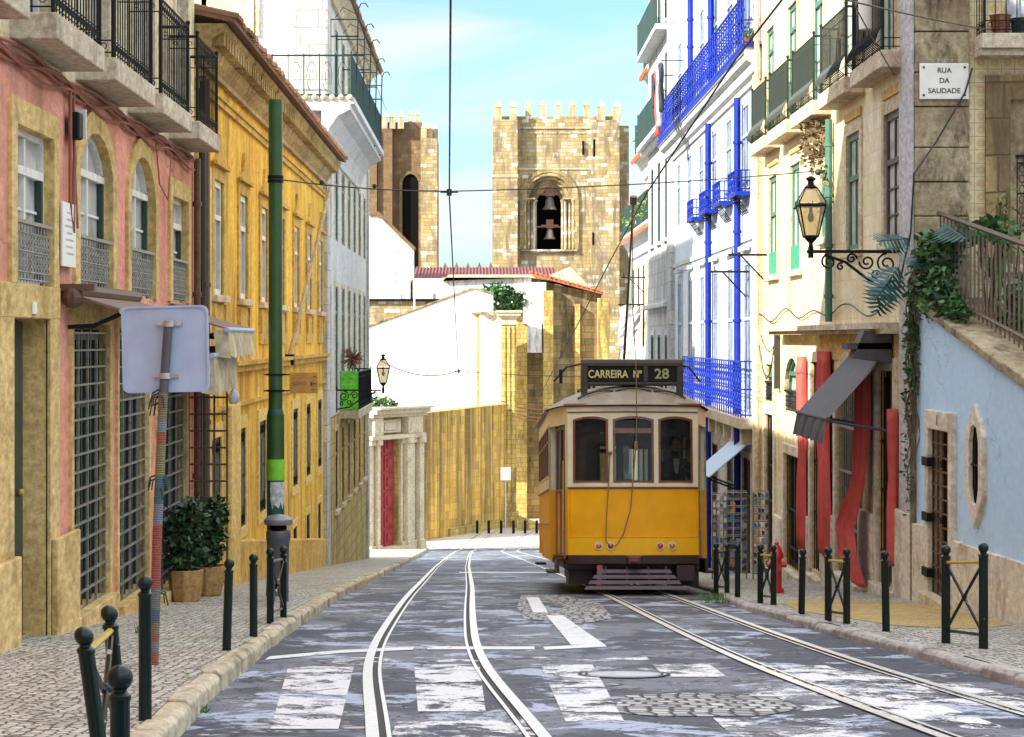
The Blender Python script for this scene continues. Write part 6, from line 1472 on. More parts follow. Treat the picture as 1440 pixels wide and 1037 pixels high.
        if not mir or sx > 0:
            mb = MB(); ya, yb = .42, 1.16; X = lambda y: sx*(FW+.02+(y-.34)*.12)
            for y in (ya, (ya+yb)/2, yb): mb.box(X(y)-.02, X(y)+.02, S(y-.03), S(y+.03), .52, 2.42)
            for z in (.55, 1.48, 2.38): mb.tube([(X(ya),S(ya),z),(X(yb),S(yb),z)], .03, 4)
            dr = mb.build('platform_door', M['wood'], tram_body)
            mb = MB(); mb.add([(X(ya),S(ya),1.5),(X(yb),S(yb),1.5),(X(yb),S(yb),2.4),(X(ya),S(ya),2.4)], [(0,1,2,3)]); mb.build('pane', M['tram_glass'], dr, fix=False)
            mb = MB(); mb.add([(X(ya)-.005*sx,S(ya),.5),(X(yb)-.005*sx,S(yb),.5),(X(yb)-.005*sx,S(yb),1.5),(X(ya)-.005*sx,S(ya),1.5)], [(0,1,2,3)]); mb.build('panel', M['tram_yellow'], dr, fix=False)
            mb = MB(); mb.tube([(X(.38)+sx*.03,S(.38),.9),(X(.38)+sx*.03,S(.38),1.9)], .013, 6); mb.build('grab_rail', M['brass'], tram_body, smooth=True)
# saloon sides
for sx in (-1, 1):
    x = sx*SWH; mb = MB(); Ya, Yb = PL, LEN-PL; ww = (Yb-Ya)/6
    mb.mi = 1
    mb.add([(sx*(SWH-.05),Ya,.45),(sx*(SWH-.05),Yb,.45),(sx*(SWH-.015),Yb,1.0),(sx*(SWH-.015),Ya,1.0),(x,Ya,1.5),(x,Yb,1.5)], [(0,1,2,3),(3,2,5,4)]); mb.mi = 0
    mb.box(x-sx*.03, x, Ya, Yb, 1.5, 1.68); mb.box(x-sx*.03, x, Ya, Yb, 2.45, 2.68)
    for i in range(7): mb.box(x-sx*.03, x, max(Ya, Ya+ww*i-.06), min(Yb, Ya+ww*i+.06), 1.68, 2.45)
    mb.build('side', [M['tram_cream'], M['tram_yellow']], tram_body, fix=False)
    for i in range(6):
        a, b = Ya+ww*i+.06, Ya+ww*(i+1)-.06
        mb = MB(); F = lambda u, n, z: (x-sx*.0+sx*n, u, z)
        mb.ring(F, [(a+.035,1.715),(a+.035,2.415),(b-.035,2.415),(b-.035,1.715)], [(a,1.68),(a,2.45),(b,2.45),(b,1.68)], -.025, .008, True); mb.box(x-sx*.02, x+sx*.004, a, b, 2.2, 2.225)
        w = mb.build('side_window', M['wood'], tram_body); mb = MB(); mb.box(x-sx*.02, x-sx*.012, a+.03, b-.03, 1.7, 2.43); mb.build('pane', M['tram_glass'], w)
    mb = MB(); mb.tube([(x+sx*.01,Ya,1.5),(x+sx*.01,Yb,1.5)], .015, 5); mb.tube([(x+sx*.02,Ya-.02,2.68),(x+sx*.02,Yb+.02,2.68)], .024, 5); mb.tube([(x,Ya,1.0),(x,Yb,1.0)], .008, 4); mb.build('side_moulding', M['tram_maroon'], tram_body)
    mb = MB(); mb.box(sx*(SWH-.12), sx*(SWH+.05), .3, PL+.1, .3, .34); mb.box(sx*(SWH-.12), sx*(SWH+.05), LEN-PL, LEN-.3, .3, .34); mb.box(sx*(SWH-.12), sx*(SWH-.08), .35, PL, .3, .5); mb.each('footstep', M['tram_brown'], tram_body)
# roof
mb = MB(); nu, nv = 20, 44; vs = []; fs = []
for j in range(nv+1):
    y = -.1 + (LEN+.2)*j/nv; e = min(y+.1, LEN+.1-y); w = FW+.05 + (SWH+.05-FW-.05)*min(1, max(0, (e-.1)/1.3)); w *= math.sqrt(min(1, .55+.45*min(1, e/.22)))**1.0
    if e < .22: w = (FW+.05)*(.78+.22*math.sqrt(e/.22))
    hz = math.sqrt(min(1, e/1.25)*(2-min(1, e/1.25)))
    for i in range(nu+1):
        u = -1+2*i/nu; bow = .17*abs(u)**2.2*(1 if j == 0 else max(0, 1-e/.5)); yy = y + (bow if y < LEN/2 else -bow)
        vs.append((u*w, yy, 2.68 + (.36*hz)*(1-abs(u)**2.3)))
for j in range(nv):
    for i in range(nu): a = j*(nu+1)+i; fs.append((a,a+1,a+nu+2,a+nu+1))
mb.add(vs, fs); rf = mb.build('roof', M['tram_roof'], tram_body, smooth=True, fix=False)
mb = MB()
for (a, b) in ((-.78,-.27),(-.24,.27),(.3,.76)):
    P = []
    for i in range(9):
        t = i/8; x = a+(b-a)*t; y = .18+.1*abs(x)**2; e = y+.1-.0; hz = math.sqrt(min(1,e/1.25)*(2-min(1,e/1.25))); u = x/.95
        P.append((x, y-.05, 2.7+.36*hz*(1-abs(u)**2.3)*.85+.03*math.sin(math.pi*t)))
    mb.tube(P, .014, 5)
mb.build('rain_strip', M['tram_brown'], rf)
mb = MB()
for sx in (-1, 1):
    mb.tube([(sx*.5,1.0,3.22),(sx*.5,LEN-1,3.22)], .025, 5)
    for y in (1.1,2.5,4.1,5.7,7.2): mb.tube([(sx*.5,y,3.22),(sx*.5,y,2.95)], .02, 4)
    mb.tube([(sx*.55,.9,3.36),(sx*.9,1.1,3.3),(sx*1.08,1.3,3.1)], .016, 5)
for y in (1.0,2.5,4.1,5.7,7.3): mb.tube([(-.55,y,3.24),(.55,y,3.24)], .028, 4)
mb.box(-.5,.5,1.0,3.0,3.26,3.3); mb.box(-.16,.16,3.6,4.6,3.05,3.36); mb.tube([(-.6,.9,3.36),(.6,.9,3.36)], .02, 5)
mb.build('roof_rack', M['tram_brown'], tram_body)
# destination box
mb = MB(); Y = .28; bx0, bx1 = -.72, .74
mb.box(bx0, bx1, Y, Y+.2, 3.25, 3.31); mb.box(bx0, bx1, Y, Y+.2, 2.98, 3.02); mb.box(bx0, bx0+.09, Y, Y+.2, 2.78, 3.25); mb.box(bx1-.09, bx1, Y, Y+.2, 2.78, 3.25); mb.box(.17, .24, Y, Y+.2, 3.02, 3.25)
mb.tube([(bx0,Y+.1,3.31),(bx1,Y+.1,3.31)], .05, 8)
db = mb.build('destination_box', M['sign_frame'], tram_body, bevel=.01)
mb = MB(); mb.box(bx0+.09, .17, Y+.03, Y+.18, 3.02, 3.25); mb.box(.24, bx1-.09, Y+.03, Y+.18, 3.02, 3.25); mb.build('board', M['sign_black'], db)
text_mesh('lettering', 'CARREIRA', M['gold'], .155, (-.335, Y+.027, 3.135), ROT_F, db, sx=.8); text_mesh('lettering', 'Nº', M['gold'], .145, (.085, Y+.027, 3.135), ROT_F, db, sx=.75)
text_mesh('number', '28', plain('dim_gold', (.4,.36,.16), .5), .2, (.435, Y+.027, 3.137), ROT_F, db, sx=1.05)
MB().box(-1.03,-.98,.5,.53,3.02,3.22).build('mirror', M['iron'], tram_body)
# lamps, bumper, coupler, fender, underframe, wheels
for x, m_ in ((-.495,'lamp_orange'), (-.33,'lamp_red'), (.37,'lamp_red'), (.54,'lamp_orange')):
    y = fy(x); mb = MB(); 
    P = [(.055,0),(.055,.02),(.045,.03)]
    mb.tube([(x,y,.69),(x,y-.03,.69)], .056, 14); l = mb.build('tail_lamp', M['steel'], tram_body); mb = MB(); mb.ball((x, y-.028, .69), .043, 12, 8, 1, .5, 1); mb.build('lens', M[m_], l, smooth=True)
mb = MB(); vs = []; n = 12
for z0, z1, dy in ((.44,.56,-.03),):
    for i in range(n): 
        x0_, x1_ = -FW+2*FW*i/n, -FW+2*FW*(i+1)/n; mb.add([(x0_,fy(x0_)+dy,z0),(x1_,fy(x1_)+dy,z0),(x1_,fy(x1_)+dy,z1),(x0_,fy(x0_)+dy,z1),(x0_,fy(x0_)+.2,z0),(x1_,fy(x1_)+.2,z0),(x1_,fy(x1_)+.2,z1),(x0_,fy(x0_)+.2,z1)], [(0,1,2,3),(3,2,6,7),(0,4,5,1)])
mb.build('bumper', M['tram_brown'], tram_body)
mb = MB(); mb.box(-.09,.09,-.1,.0,.44,.54); mb.box(-.06,.06,-.16,-.1,.46,.5); mb.box(-.12,.12,-.06,-.02,.52,.56); mb.build('coupler', M['tram_maroon'], tram_body, bevel=.01)
mb = MB()
for i in range(4):
    z = .36-.075*i; y = -.02-.05*i; w0 = .5+.06*i; mb.add([(-w0,y,z),(w0,y,z),(w0+.03,y-.03,z-.05),(-w0-.03,y-.03,z-.05),(-w0,y+.02,z),(w0,y+.02,z),(w0+.03,y-.01,z-.05),(-w0-.03,y-.01,z-.05)], [(0,1,2,3),(4,7,6,5),(0,4,5,1),(3,2,6,7)])
for x in (-.4,-.1,.2,.45): mb.tube([(x,.02,.4),(x*1.1,-.16,.1)], .018, 4)
mb.build('fender', M['fender'], tram_body)
mb = MB(); mb.box(-.95,.95,.3,LEN-.3,.36,.5); mb.box(-.75,.75,2.0,LEN-2,.12,.36); mb.box(-.9,-.55,.5,1.6,.14,.36); mb.box(.55,.95,.4,1.5,.12,.36); mb.box(-.62,.62,.9,1.2,.16,.36); mb.box(.6,.85,-.0,.3,.2,.42)
for y in (2.4,5.9): mb.box(-.7,.7,y-.15,y+.15,.2,.34)
mb.build('underframe', M['tram_brown'], tram_body)
MB().box(-.52,-.44,.05,.3,.12,.42).build('brake_hose', M['lamp_red'], tram_body)
for y in (2.75, 5.55):
    for sx in (-1, 1):
        mb = MB(); mb.tube([(sx*.4,y,.33),(sx*.5,y,.33)], .32, 20); mb.tube([(sx*.37,y,.33),(sx*.41,y,.33)], .35, 20); mb.build('wheel', M['tram_brown'], tram_body, smooth=True)
# interior
mb = MB(); mb.box(-.92,.92,.25,PL,.5,.56); mb.box(-1.1,1.1,PL,LEN-PL,.5,.56); mb.box(-.92,.92,LEN-PL,LEN-.25,.5,.56); mb.box(-1.05,1.05,PL,LEN-PL,2.6,2.63); mb.build('floor', M['tram_brown'], tram_body)
mb = MB()
for y in (1.4, LEN-1.4):
    mb.box(-1.1,-.4,y-.02,y+.02,.56,2.6); mb.box(.4,1.1,y-.02,y+.02,.56,1.6); mb.box(.4,1.1,y-.02,y+.02,2.3,2.6); mb.box(-.4,.4,y-.02,y+.02,2.35,2.6)
for y in (2.1,2.9,3.7,4.5,5.3,6.1):
    for sx in (-1, 1): mb.box(sx*.3, sx*1.05, y, y+.06, .56, 1.5); mb.box(sx*.3, sx*1.05, y-.4, y, .95, 1.02)
mb.tube([(-.25,1.5,2.45),(-.25,6.8,2.45)], .02, 5); mb.tube([(.25,1.5,2.45),(.25,6.8,2.45)], .02, 5)
mb.build('interior', M['wood'], tram_body)
mb = MB(); mb.box(-.35,.05,.4,.62,.56,1.5); mb.tube([(-.15,.5,1.5),(-.15,.5,1.62)], .03, 6); mb.tube([(-.15,.5,1.6),(0,.42,1.62)], .02, 5); mb.build('control_stand', M['tram_maroon'], tram_body)
# trolley pole and ropes
mb = MB(); mb.tube([(.05,4.2,3.35),(.1,3.6,3.45),(-.05,-1.0,5.42)], [.045,.024,.013], 8); mb.tube([(-.05,-1.0,5.4),(-.05,-1.05,5.5)], .05, 8); mb.build('trolley_pole', M['iron_rust'], tram_body, smooth=True)
mb = MB(); mb.tube([(-.05,-.9,5.38),(-.03,-.35,4.2),(0.03,-.2,3.2),(.04,-.12,2.5),(.03,-.08,2.1)], .008, 5)
mb.tube([(.03,-.08,2.1),(0,-.06,1.75),(-.05,-.05,1.2),(-.15,-.04,.86),(-.25,-.06,.7),(-.33,-.05,.68),(-.4,-.04,.76),(-.385,-.03,1.1),(-.35,-.02,1.6),(-.33,-.01,2.0)], .009, 5); mb.ball((.03,-.09,2.1), .03, 8, 6, 1, 1, 2.4); mb.ball((-.33,0,2.0), .03, 8, 6)
mb.build('trolley_rope', M['rope'], tram_body, smooth=True)
# passenger behind the right-hand pane
def person(name, base, label, facing=0):
    x, y, z = base; t = thing(name, base, label, 'person')
    J = {'pelvis':(0,0,.86),'waist':(0,.0,1.0),'chest':(0,0,1.2),'neck0':(0,0,1.38),'neck':(0,-.01,1.45),'head':(0,-.02,1.52),'crown':(0,-.01,1.63),
         'lsh':(-.17,0,1.34),'lel':(-.22,.02,1.08),'lwr':(-.1,-.2,1.12),'rsh':(.17,0,1.34),'rel':(.23,-.02,1.1),'rwr':(.12,-.24,1.2),
         'lhip':(-.09,0,.84),'lkn':(-.1,-.02,.46),'lan':(-.1,0,.08),'lto':(-.1,-.14,.03),'rhip':(.09,0,.84),'rkn':(.1,-.02,.46),'ran':(.1,0,.08),'rto':(.1,-.14,.03)}
    R = {'pelvis':.13,'waist':.12,'chest':.14,'neck0':.08,'neck':.05,'head':.075,'crown':.07,'lsh':.065,'lel':.048,'lwr':.03,'rsh':.065,'rel':.048,'rwr':.03,'lhip':.09,'lkn':.06,'lan':.04,'lto':.035,'rhip':.09,'rkn':.06,'ran':.04,'rto':.035}
    E = [('pelvis','waist'),('waist','chest'),('chest','neck0'),('neck0','neck'),('neck','head'),('head','crown'),('chest','lsh'),('lsh','lel'),('lel','lwr'),('chest','rsh'),('rsh','rel'),('rel','rwr'),('pelvis','lhip'),('lhip','lkn'),('lkn','lan'),('lan','lto'),('pelvis','rhip'),('rhip','rkn'),('rkn','ran'),('ran','rto')]
    K = list(J); V = [J[k] for k in K]; EE = [(K.index(a), K.index(b)) for a, b in E]; RR = [R[k] for k in K]
    for sgn, wr in ((-1,'lwr'),(1,'rwr')):
        w0 = Vector(J[wr]); d = (w0 - Vector(J['lel' if sgn < 0 else 'rel'])).normalized(); side = d.cross(Vector((0,0,1))).normalized()
        V.append(tuple(w0+d*.06)); RR.append(.026); EE.append((K.index(wr), len(V)-1)); pi_ = len(V)-1
        for f, (o_, L_) in enumerate(((-.03,.065),(-.01,.08),(.01,.085),(.03,.07))):
            a = w0+d*.09+side*o_; V += [tuple(a), tuple(a+d*L_*.6-Vector((0,0,.015))), tuple(a+d*L_*.8-Vector((0,0,.04)))]; RR += [.0095,.0085,.0075]; n = len(V); EE += [(pi_, n-3),(n-3,n-2),(n-2,n-1)]
        a = w0+d*.03-side*.03*sgn; V += [tuple(a+Vector((0,0,.01))-side*.02*sgn), tuple(a+d*.045-side*.025*sgn)]; RR += [.011,.009]; n = len(V); EE += [(pi_, n-2),(n-2,n-1)]
    me = bpy.data.meshes.new('body'); me.from_pydata(V, EE, []); o = bpy.data.objects.new('body', me); COL.objects.link(o)
    md = o.modifiers.new('skin', 'SKIN'); 
    if not me.skin_vertices: bpy.context.view_layer.objects.active = o
    for i, r in enumerate(RR): me.skin_vertices[0].data[i].radius = (r, r)
    me.skin_vertices[0].data[0].use_root = True
    sb = o.modifiers.new('sub', 'SUBSURF'); sb.levels = 1; sb.render_levels = 1
    me.materials.append(M['coat_cloth']); o.parent = t; o['_w'] = tuple(base)
    hd = MB(); hd.ball((x, y-.02, z+1.575), .088, 16, 12, .86, 1.05, 1.28); hd.ball((x, y-.115, z+1.565), .018, 8, 6, .8, 1, 1.5)
    for s in (-1, 1): hd.ball((x+s*.078, y-.01, z+1.57), .022, 8, 6, .4, 1, 1.4)
    hd.build('head', M['skin'], t, smooth=True)
    f = MB(); 
    for s in (-1, 1): f.ball((x+s*.032, y-.103, z+1.59), .011, 8, 6)
    f.box(x-.022, x+.022, y-.108, y-.1, z+1.525, z+1.532); f.build('eyes_and_mouth', M['dark'], t)
    MB().ball((x, y+.005, z+1.605), .098, 14, 10, .95, 1.05, 1.15).build('hair', M['hair'], t, smooth=True)
    MB().add([(x-.05,y-.135,z+1.38),(x+.05,y-.135,z+1.38),(x+.02,y-.15,z+1.16),(x-.02,y-.15,z+1.16)], [(0,1,2,3)]).build('shirt', M['shirt'], t, fix=False)
    return t
pe = person('person', (.66, .75, .56), 'person in a dark jacket standing behind the right-hand front window of the tram', 0)
# place on the slope
tilt = Matrix.Rotation(-math.atan(.088), 4, 'X')
TB = Vector((2.09, 30.0, G(30.0)+.0))
base_shift = Matrix.Translation(TB) @ tilt
tr_.matrix_world = base_shift
pe.matrix_world = base_shift @ Matrix.Translation((.66,.75,.56))
# ================================================================ STREET FURNITURE
def bollard_mesh(mb, x, y, z, h, r=.034, rb=.04, lean=(0,0)):
    top = h - 2*rb
    prof = [(r*1.1,-.25),(r*1.05,.0),(r,.02),(r,top-.03),(r*1.12,top-.025),(r*1.12,top-.012),(r*.7,top),(r*.7,top+.01)]
    vs0 = len(mb.v); mb.lathe(prof, (x,y,z), 16); mb.ball((x,y,z+top+rb), rb, 16, 12)
    for i in range(vs0, len(mb.v)):
        v = mb.v[i]; hh = v[2]-z; mb.v[i] = (v[0]+lean[0]*hh, v[1]+lean[1]*hh, v[2])
def bollard(x, d, side, h, label, r=.034, rb=.04, lean=(0,0), grp='pavement bollards'):
    z = G(d) + (LH if side < 0 else RH); mb = MB(); bollard_mesh(mb, x, d, z, h, r, rb, lean); o = mb.build('bollard', M['bollard'], None, smooth=True, loc=(x,d,z)); return tag(o, label, 'bollard', grp)
bollard(-1.08, 6.3, -1, .62, 'nearest dark green bollard, its large ball top rising at the bottom edge', .03, .039)
bollard(-1.74, 10.9, -1, .74, 'upright chipped dark green bollard in front of the sign post', .034, .04)
bollard(-1.98, 16.3, -1, .7, 'slightly leaning bollard beyond the knitted sign post, in line with the planters', .034, .04, (.03,0))
bollard(-1.97, 18.1, -1, .7, 'straight bollard between the leaning bollard and the left kerb barrier', .034, .039)
bollard(3.36, 22.7, 1, .70, 'single bollard on the right kerb in line with the straight red curtain', .036, .04, (.02,-.01))
bollard(3.66, 19.5, 1, .74, 'single bollard next to the largest cross-braced barrier on the right', .036, .04, (-.015,.01))
bollard(3.2, 27.1, 1, .68, 'single dark bollard nearest the postcard racks on the right kerb', .036, .04)
def barrier(p, q, hp, hq, side, label, leanp=(0,0), leanq=(0,0), r=.034, rb=.04, yel=True):
    zp = G(p[1]) + (LH if side < 0 else RH); zq = G(q[1]) + (LH if side < 0 else RH)
    t = thing('barrier', (p[0], p[1], zp), label, 'barrier', 'cross-braced kerb barriers')
    for (c, z, h, ln) in ((p, zp, hp, leanp), (q, zq, hq, leanq)):
        mb = MB(); bollard_mesh(mb, c[0], c[1], z, h, r, rb, ln); mb.build('post', M['bollard'], t, smooth=True)
    def at_(c, z, h, ln, f): return Vector((c[0]+ln[0]*h*f, c[1]+ln[1]*h*f, z+h*f))
    a0, a1 = at_(p,zp,hp,leanp,.13), at_(p,zp,hp,leanp,.82); b0, b1 = at_(q,zq,hq,leanq,.13), at_(q,zq,hq,leanq,.82)
    mb = MB(); mb.tube([a0,b1], .014, 6); mb.tube([a1,b0], .014, 6); mb.tube([a0,b0], .014, 6); mb.ball((a0+b1)/2, .025, 8, 5); mb.build('cross_brace', M['bollard'], t, smooth=True)
    mb = MB(); mb.tube([a1,b1], .016, 6); mb.build('top_bar', M['brass'] if yel else M['bollard'], t, smooth=True)
barrier((-1.56,8.7), (-1.66,9.75), .6, .64, -1, 'foreground barrier of two leaning dark green posts at the lower left', (-.14,0), (-.1,0))
barrier((-2.03,20.1), (-2.02,21.3), .71, .71, -1, 'cross-braced barrier on the left kerb in front of the litter bin', yel=False)
barrier((3.84,17.8), (3.99,17.1), .82, .85, 1, 'nearest and largest cross-braced barrier on the right, in front of the grilled door', r=.038, rb=.042)
barrier((3.42,21.3), (3.52,20.8), .74, .74, 1, 'cross-braced barrier in front of the long twisted red curtain on the right', r=.036)
barrier((3.27,25.4), (3.36,24.9), .7, .7, 1, 'cross-braced barrier in front of the red hydrant', r=.036)
barrier((3.1,28.7), (3.19,28.2), .67, .67, 1, 'farthest cross-braced barrier, close to the rear right corner of the tram', r=.034, yel=False)
# traffic sign seen from behind, knitted pole
zb = G(14.8)+LH; ts = thing('road_sign', (-2.3,14.8,zb), 'back of a square blue-grey road sign on a post wrapped in coloured knitting', 'road sign')
mb = MB(); w = .302; r = .05; P = []
for cx_, cz_, a0 in ((w-r, w-r, 0), (-(w-r), w-r, 90), (-(w-r), -(w-r), 180), (w-r, -(w-r), 270)):
    for i in range(6): a = math.radians(a0+18*i); P.append((cx_+r*math.cos(a), cz_+r*math.sin(a)))
th = math.radians(1.2); P = [(x*math.cos(th)-z*math.sin(th), x*math.sin(th)+z*math.cos(th)) for x, z in P]
mb.prism([(-2.23+x, 14.86, -.075+z) for x, z in P], (0,.012,0)); mb.ring(lambda u, n, z: (u, 14.86-n, z), [(-2.23+x*.95, -.075+z*.95) for x, z in P], [(-2.23+x, -.075+z) for x, z in P], -.0, .012, True); mb.build('panel', M['alu'], ts)
mb = MB(); mb.tube([(-2.235,14.8,-.38),(-2.2,14.8,.12)], .032, 14); mb.build('post', M['grey_plastic'], ts, smooth=True)
mb = MB(); mb.tube([(-2.305,14.8,zb-.1),(-2.28,14.8,-1.4),(-2.236,14.8,-.37)], .033, 14); o = mb.build('knitted_cover', M['yarn'], ts, smooth=True)
mb = MB()
for k in range(26):
    z = random.choice((-.98,-.4,-1.75))+random.uniform(-.05,.05); x = -2.27; a = random.uniform(0,6.28); mb.tube([(x,14.8,z),(x+.055*math.cos(a),14.8+.055*math.sin(a),z-.02),(x+.07*math.cos(a),14.8+.07*math.sin(a),z-.09)], .006, 4)
mb.each('tassel', M['iron_teal'], ts)
for z in (.1, -.26):
    mb = MB(); x = -2.2 if z > 0 else -2.225; mb.box(x-.09, x+.09, 14.835, 14.858, z-.012, z+.012); mb.tube([(x,14.8,z-.02),(x,14.8,z+.02)], .04, 14); mb.build('clamp', M['steel'], ts)
# green overhead-wire pole
PX, PD = -2.61, 26.5; zb = G(PD)+LH; gp = thing('wire_pole', (PX,PD,zb), 'tall green steel pole holding the overhead tram wires, by the litter bin', 'pole')
mb = MB(); mb.tube([(PX,PD,-.9),(PX,PD,2.96)], .088, 20); mb.build('upper_pole', M['pole_green'], gp, smooth=True)
mb = MB(); mb.lathe([(.125,zb-.1),(.12,zb+.05),(.108,zb+.3),(.108,-1.0),(.1,-.92),(.088,-.88)], (PX,PD,0), 20); mb.build('lower_pole', M['pole_teal'] , gp, smooth=True)
mb = MB(); mb.lathe([(.109,-1.5),(.11,-1.5),(.11,-.95),(.109,-.95)], (PX,PD,0), 20); mb.build('green_sleeve', M['pole_green'], gp, smooth=True)
mb = MB(); mb.lathe([(.111,-1.76),(.113,-1.75),(.113,-1.51),(.111,-1.5)], (PX,PD,0), 20); mb.build('lime_band', M['lime'], gp, smooth=True)
mb = MB(); 
vs = []
for i in range(9):
    a = math.radians(-120+i*14); 
    for z in (-2.0,-1.78): vs.append((PX+.1135*math.cos(a), PD+.1135*math.sin(a), z-(.12*abs(math.sin(i*1.3)) if z < -1.9 else 0)))
mb.add(vs, [(2*i,2*i+2,2*i+3,2*i+1) for i in range(8)]); mb.build('poster_scraps', M['paper'], gp, fix=False)
mb = MB(); 
for z in (2.0,1.95): mb.tube([(PX,PD,z-.02),(PX,PD,z+.02)], .1, 16)
mb.build('wire_clamp', M['iron'], gp)
# hanging sign on the pole
D_ = PD-.05; hs = thing('hanging_sign', (PX+.5, D_, -.6), 'orange wooden sign with two faded oval emblems, bracketed to the green pole', 'sign')
mb = MB(); mb.box(PX+.18, PX+.53, D_-.03, D_, -.68, -.42); mb.build('board', M['wood_sign'], hs, bevel=.006)
mb = MB()
for z in (-.45,-.65): mb.box(PX-.14, PX+.2, D_-.025, D_-.01, z-.008, z+.008); mb.tube([(PX,PD,z-.012),(PX,PD,z+.012)], .112, 16)
mb.build('bracket', M['iron'], hs)
mb = MB()
for x in (PX+.265, PX+.355): mb.tube([(x+.038*math.cos(a), D_-.034, -.55+.02*math.sin(a)) for a in [i*.628 for i in range(10)]], .005, 4, True); mb.box(x-.022, x+.022, D_-.035, D_-.0305, -.556, -.544)
mb.mi = 1
mb.box(PX+.44,PX+.465,D_-.034,D_-.0305,-.59,-.54); mb.box(PX+.475,PX+.51,D_-.034,D_-.0305,-.57,-.555); mb.box(PX+.45,PX+.5,D_-.034,D_-.0305,-.635,-.628); mb.box(PX+.47,PX+.51,D_-.034,D_-.0305,-.48,-.47)
mb.build('emblem', [M['pinkish'], M['letter']], hs)
# litter bin
bx_, bd_ = -2.42, 24.9; zb = G(bd_)+LH; lb_ = thing('litter_bin', (bx_,bd_,zb), 'dark grey plastic litter bin with a silvery lid beside the green pole', 'litter bin')
mb = MB(); mb.lathe([(.12,.0),(.125,.02),(.135,.55),(.15,.57),(.15,.66),(.14,.68),(.12,.68)], (bx_,bd_,zb+.15), 20, .95, 1); mb.build('body', M['grey_plastic'], lb_, smooth=True)
for x in (-.1,.1): MB().tube([(bx_+x,bd_,zb),(bx_+x,bd_,zb+.2)], .02, 6).build('foot', M['grey_plastic'], lb_)
mb = MB(); mb.lathe([(.1,.84),(.1,.92)], (bx_,bd_,zb), 12); mb.build('throat', M['dark'], lb_)
mb = MB(); mb.lathe([(.16,.9),(.17,.92),(.165,.96),(.12,1.0),(.02,1.02)], (bx_,bd_,zb), 20); mb.build('lid', plain('dull_metal_lid', (.2,.21,.22), .4, .3), lb_, smooth=True)
# red hydrant
hx, hd = 3.9, 28.6; zb = G(hd)+RH; fh = thing('fire_hydrant', (hx,hd,zb), 'red fire hydrant behind a barrier on the right pavement', 'hydrant')
mb = MB(); mb.lathe([(.1,0),(.1,.05),(.07,.07),(.07,.45),(.095,.47),(.095,.52),(.075,.56),(.05,.62),(.02,.65)], (hx,hd,zb), 14); mb.build('barrel', M['fire_red'], fh, smooth=True)
mb = MB(); mb.tube([(hx-.13,hd,zb+.38),(hx+.13,hd,zb+.38)], .04, 10); mb.tube([(hx,hd-.13,zb+.34),(hx,hd,zb+.34)], .05, 10); mb.ball((hx,hd,zb+.66), .03, 8, 6); mb.build('outlets', M['fire_red'], fh, smooth=True)
# souvenir shop: awning and racks
sa = thing('awning', RF(42.5,0,-2), 'light grey souvenir shop awning just right of the tram', 'awning')
mb = MB(); mb.prism([RF(42.2,.03,-2.05),RF(44.6,.03,-2.05),RF(44.6,.85,-2.75),RF(42.2,.85,-2.75)], (0,0,-.03)); mb.build('canopy', M['alu'], sa); mb = MB(); mb.tube([RF(42.2,.85,-2.77),RF(44.6,.85,-2.77)], .03, 6); mb.tube([RF(42.25,0,-3.1),RF(42.25,.85,-2.78)], .02, 5); mb.tube([RF(44.5,0,-3.1),RF(44.5,.85,-2.78)], .02, 5); mb.build('frame', M['iron'], sa)
cards = [plain('card_%s' % n, c, .5) for n, c in (('blue', (.05,.14,.4)), ('white', (.7,.7,.68)), ('teal', (.08,.25,.3)), ('ochre', (.5,.3,.08)), ('grey', (.3,.32,.36)), ('dark', (.04,.05,.07)))]
def rack(x, d, w, h, seed, label, pale):
    random.seed(seed); z = G(d)+RH; t = thing('postcard_rack', (x,d,z), label, 'postcard rack', 'souvenir postcard racks')
    mb = MB()
    for a in (-w, w): mb.tube([(x+a,d,z),(x+a,d,z+h)], .014, 5)
    nz = int(h/.13)
    for j in range(nz+1): mb.tube([(x-w,d,z+.1+j*(h-.1)/nz),(x+w,d,z+.1+j*(h-.1)/nz)], .008, 4); mb.tube([(x-w,d-.05,z+.13+j*(h-.1)/nz),(x+w,d-.05,z+.13+j*(h-.1)/nz)], .006, 4)
    mb.build('frame', M['iron_silver'], t)
    mb = MB()
    for j in range(nz):
        for i in range(4):
            if random.random() < .15: continue
            mb.mi = random.choice((1,1,4,5,0) if pale else (0,5,2,5,5,4,5,3)); a = x-w+.005+i*w/2+random.uniform(0,.01); zz = z+.12+j*(h-.1)/nz; t_ = random.uniform(-.012,.012); mb.add([(a,d-.03,zz),(a+w/2-.015,d-.03,zz+t_),(a+w/2-.015,d-.015,zz+t_+random.uniform(.06,.1)),(a,d-.015,zz+random.uniform(.07,.1))], [(0,1,2,3)])
    mb.build('postcards', cards, t)
rack(4.0, 36.5, .12, 1.45, 3, 'pale postcard rack standing closest to the tram', True); rack(4.35, 37.2, .2, 1.5, 4, 'dark postcard rack between the pale rack and the blue rack', False); rack(4.72, 36.6, .13, 1.5, 5, 'blue postcard rack next to the blue downpipe', False)
random.seed(11)
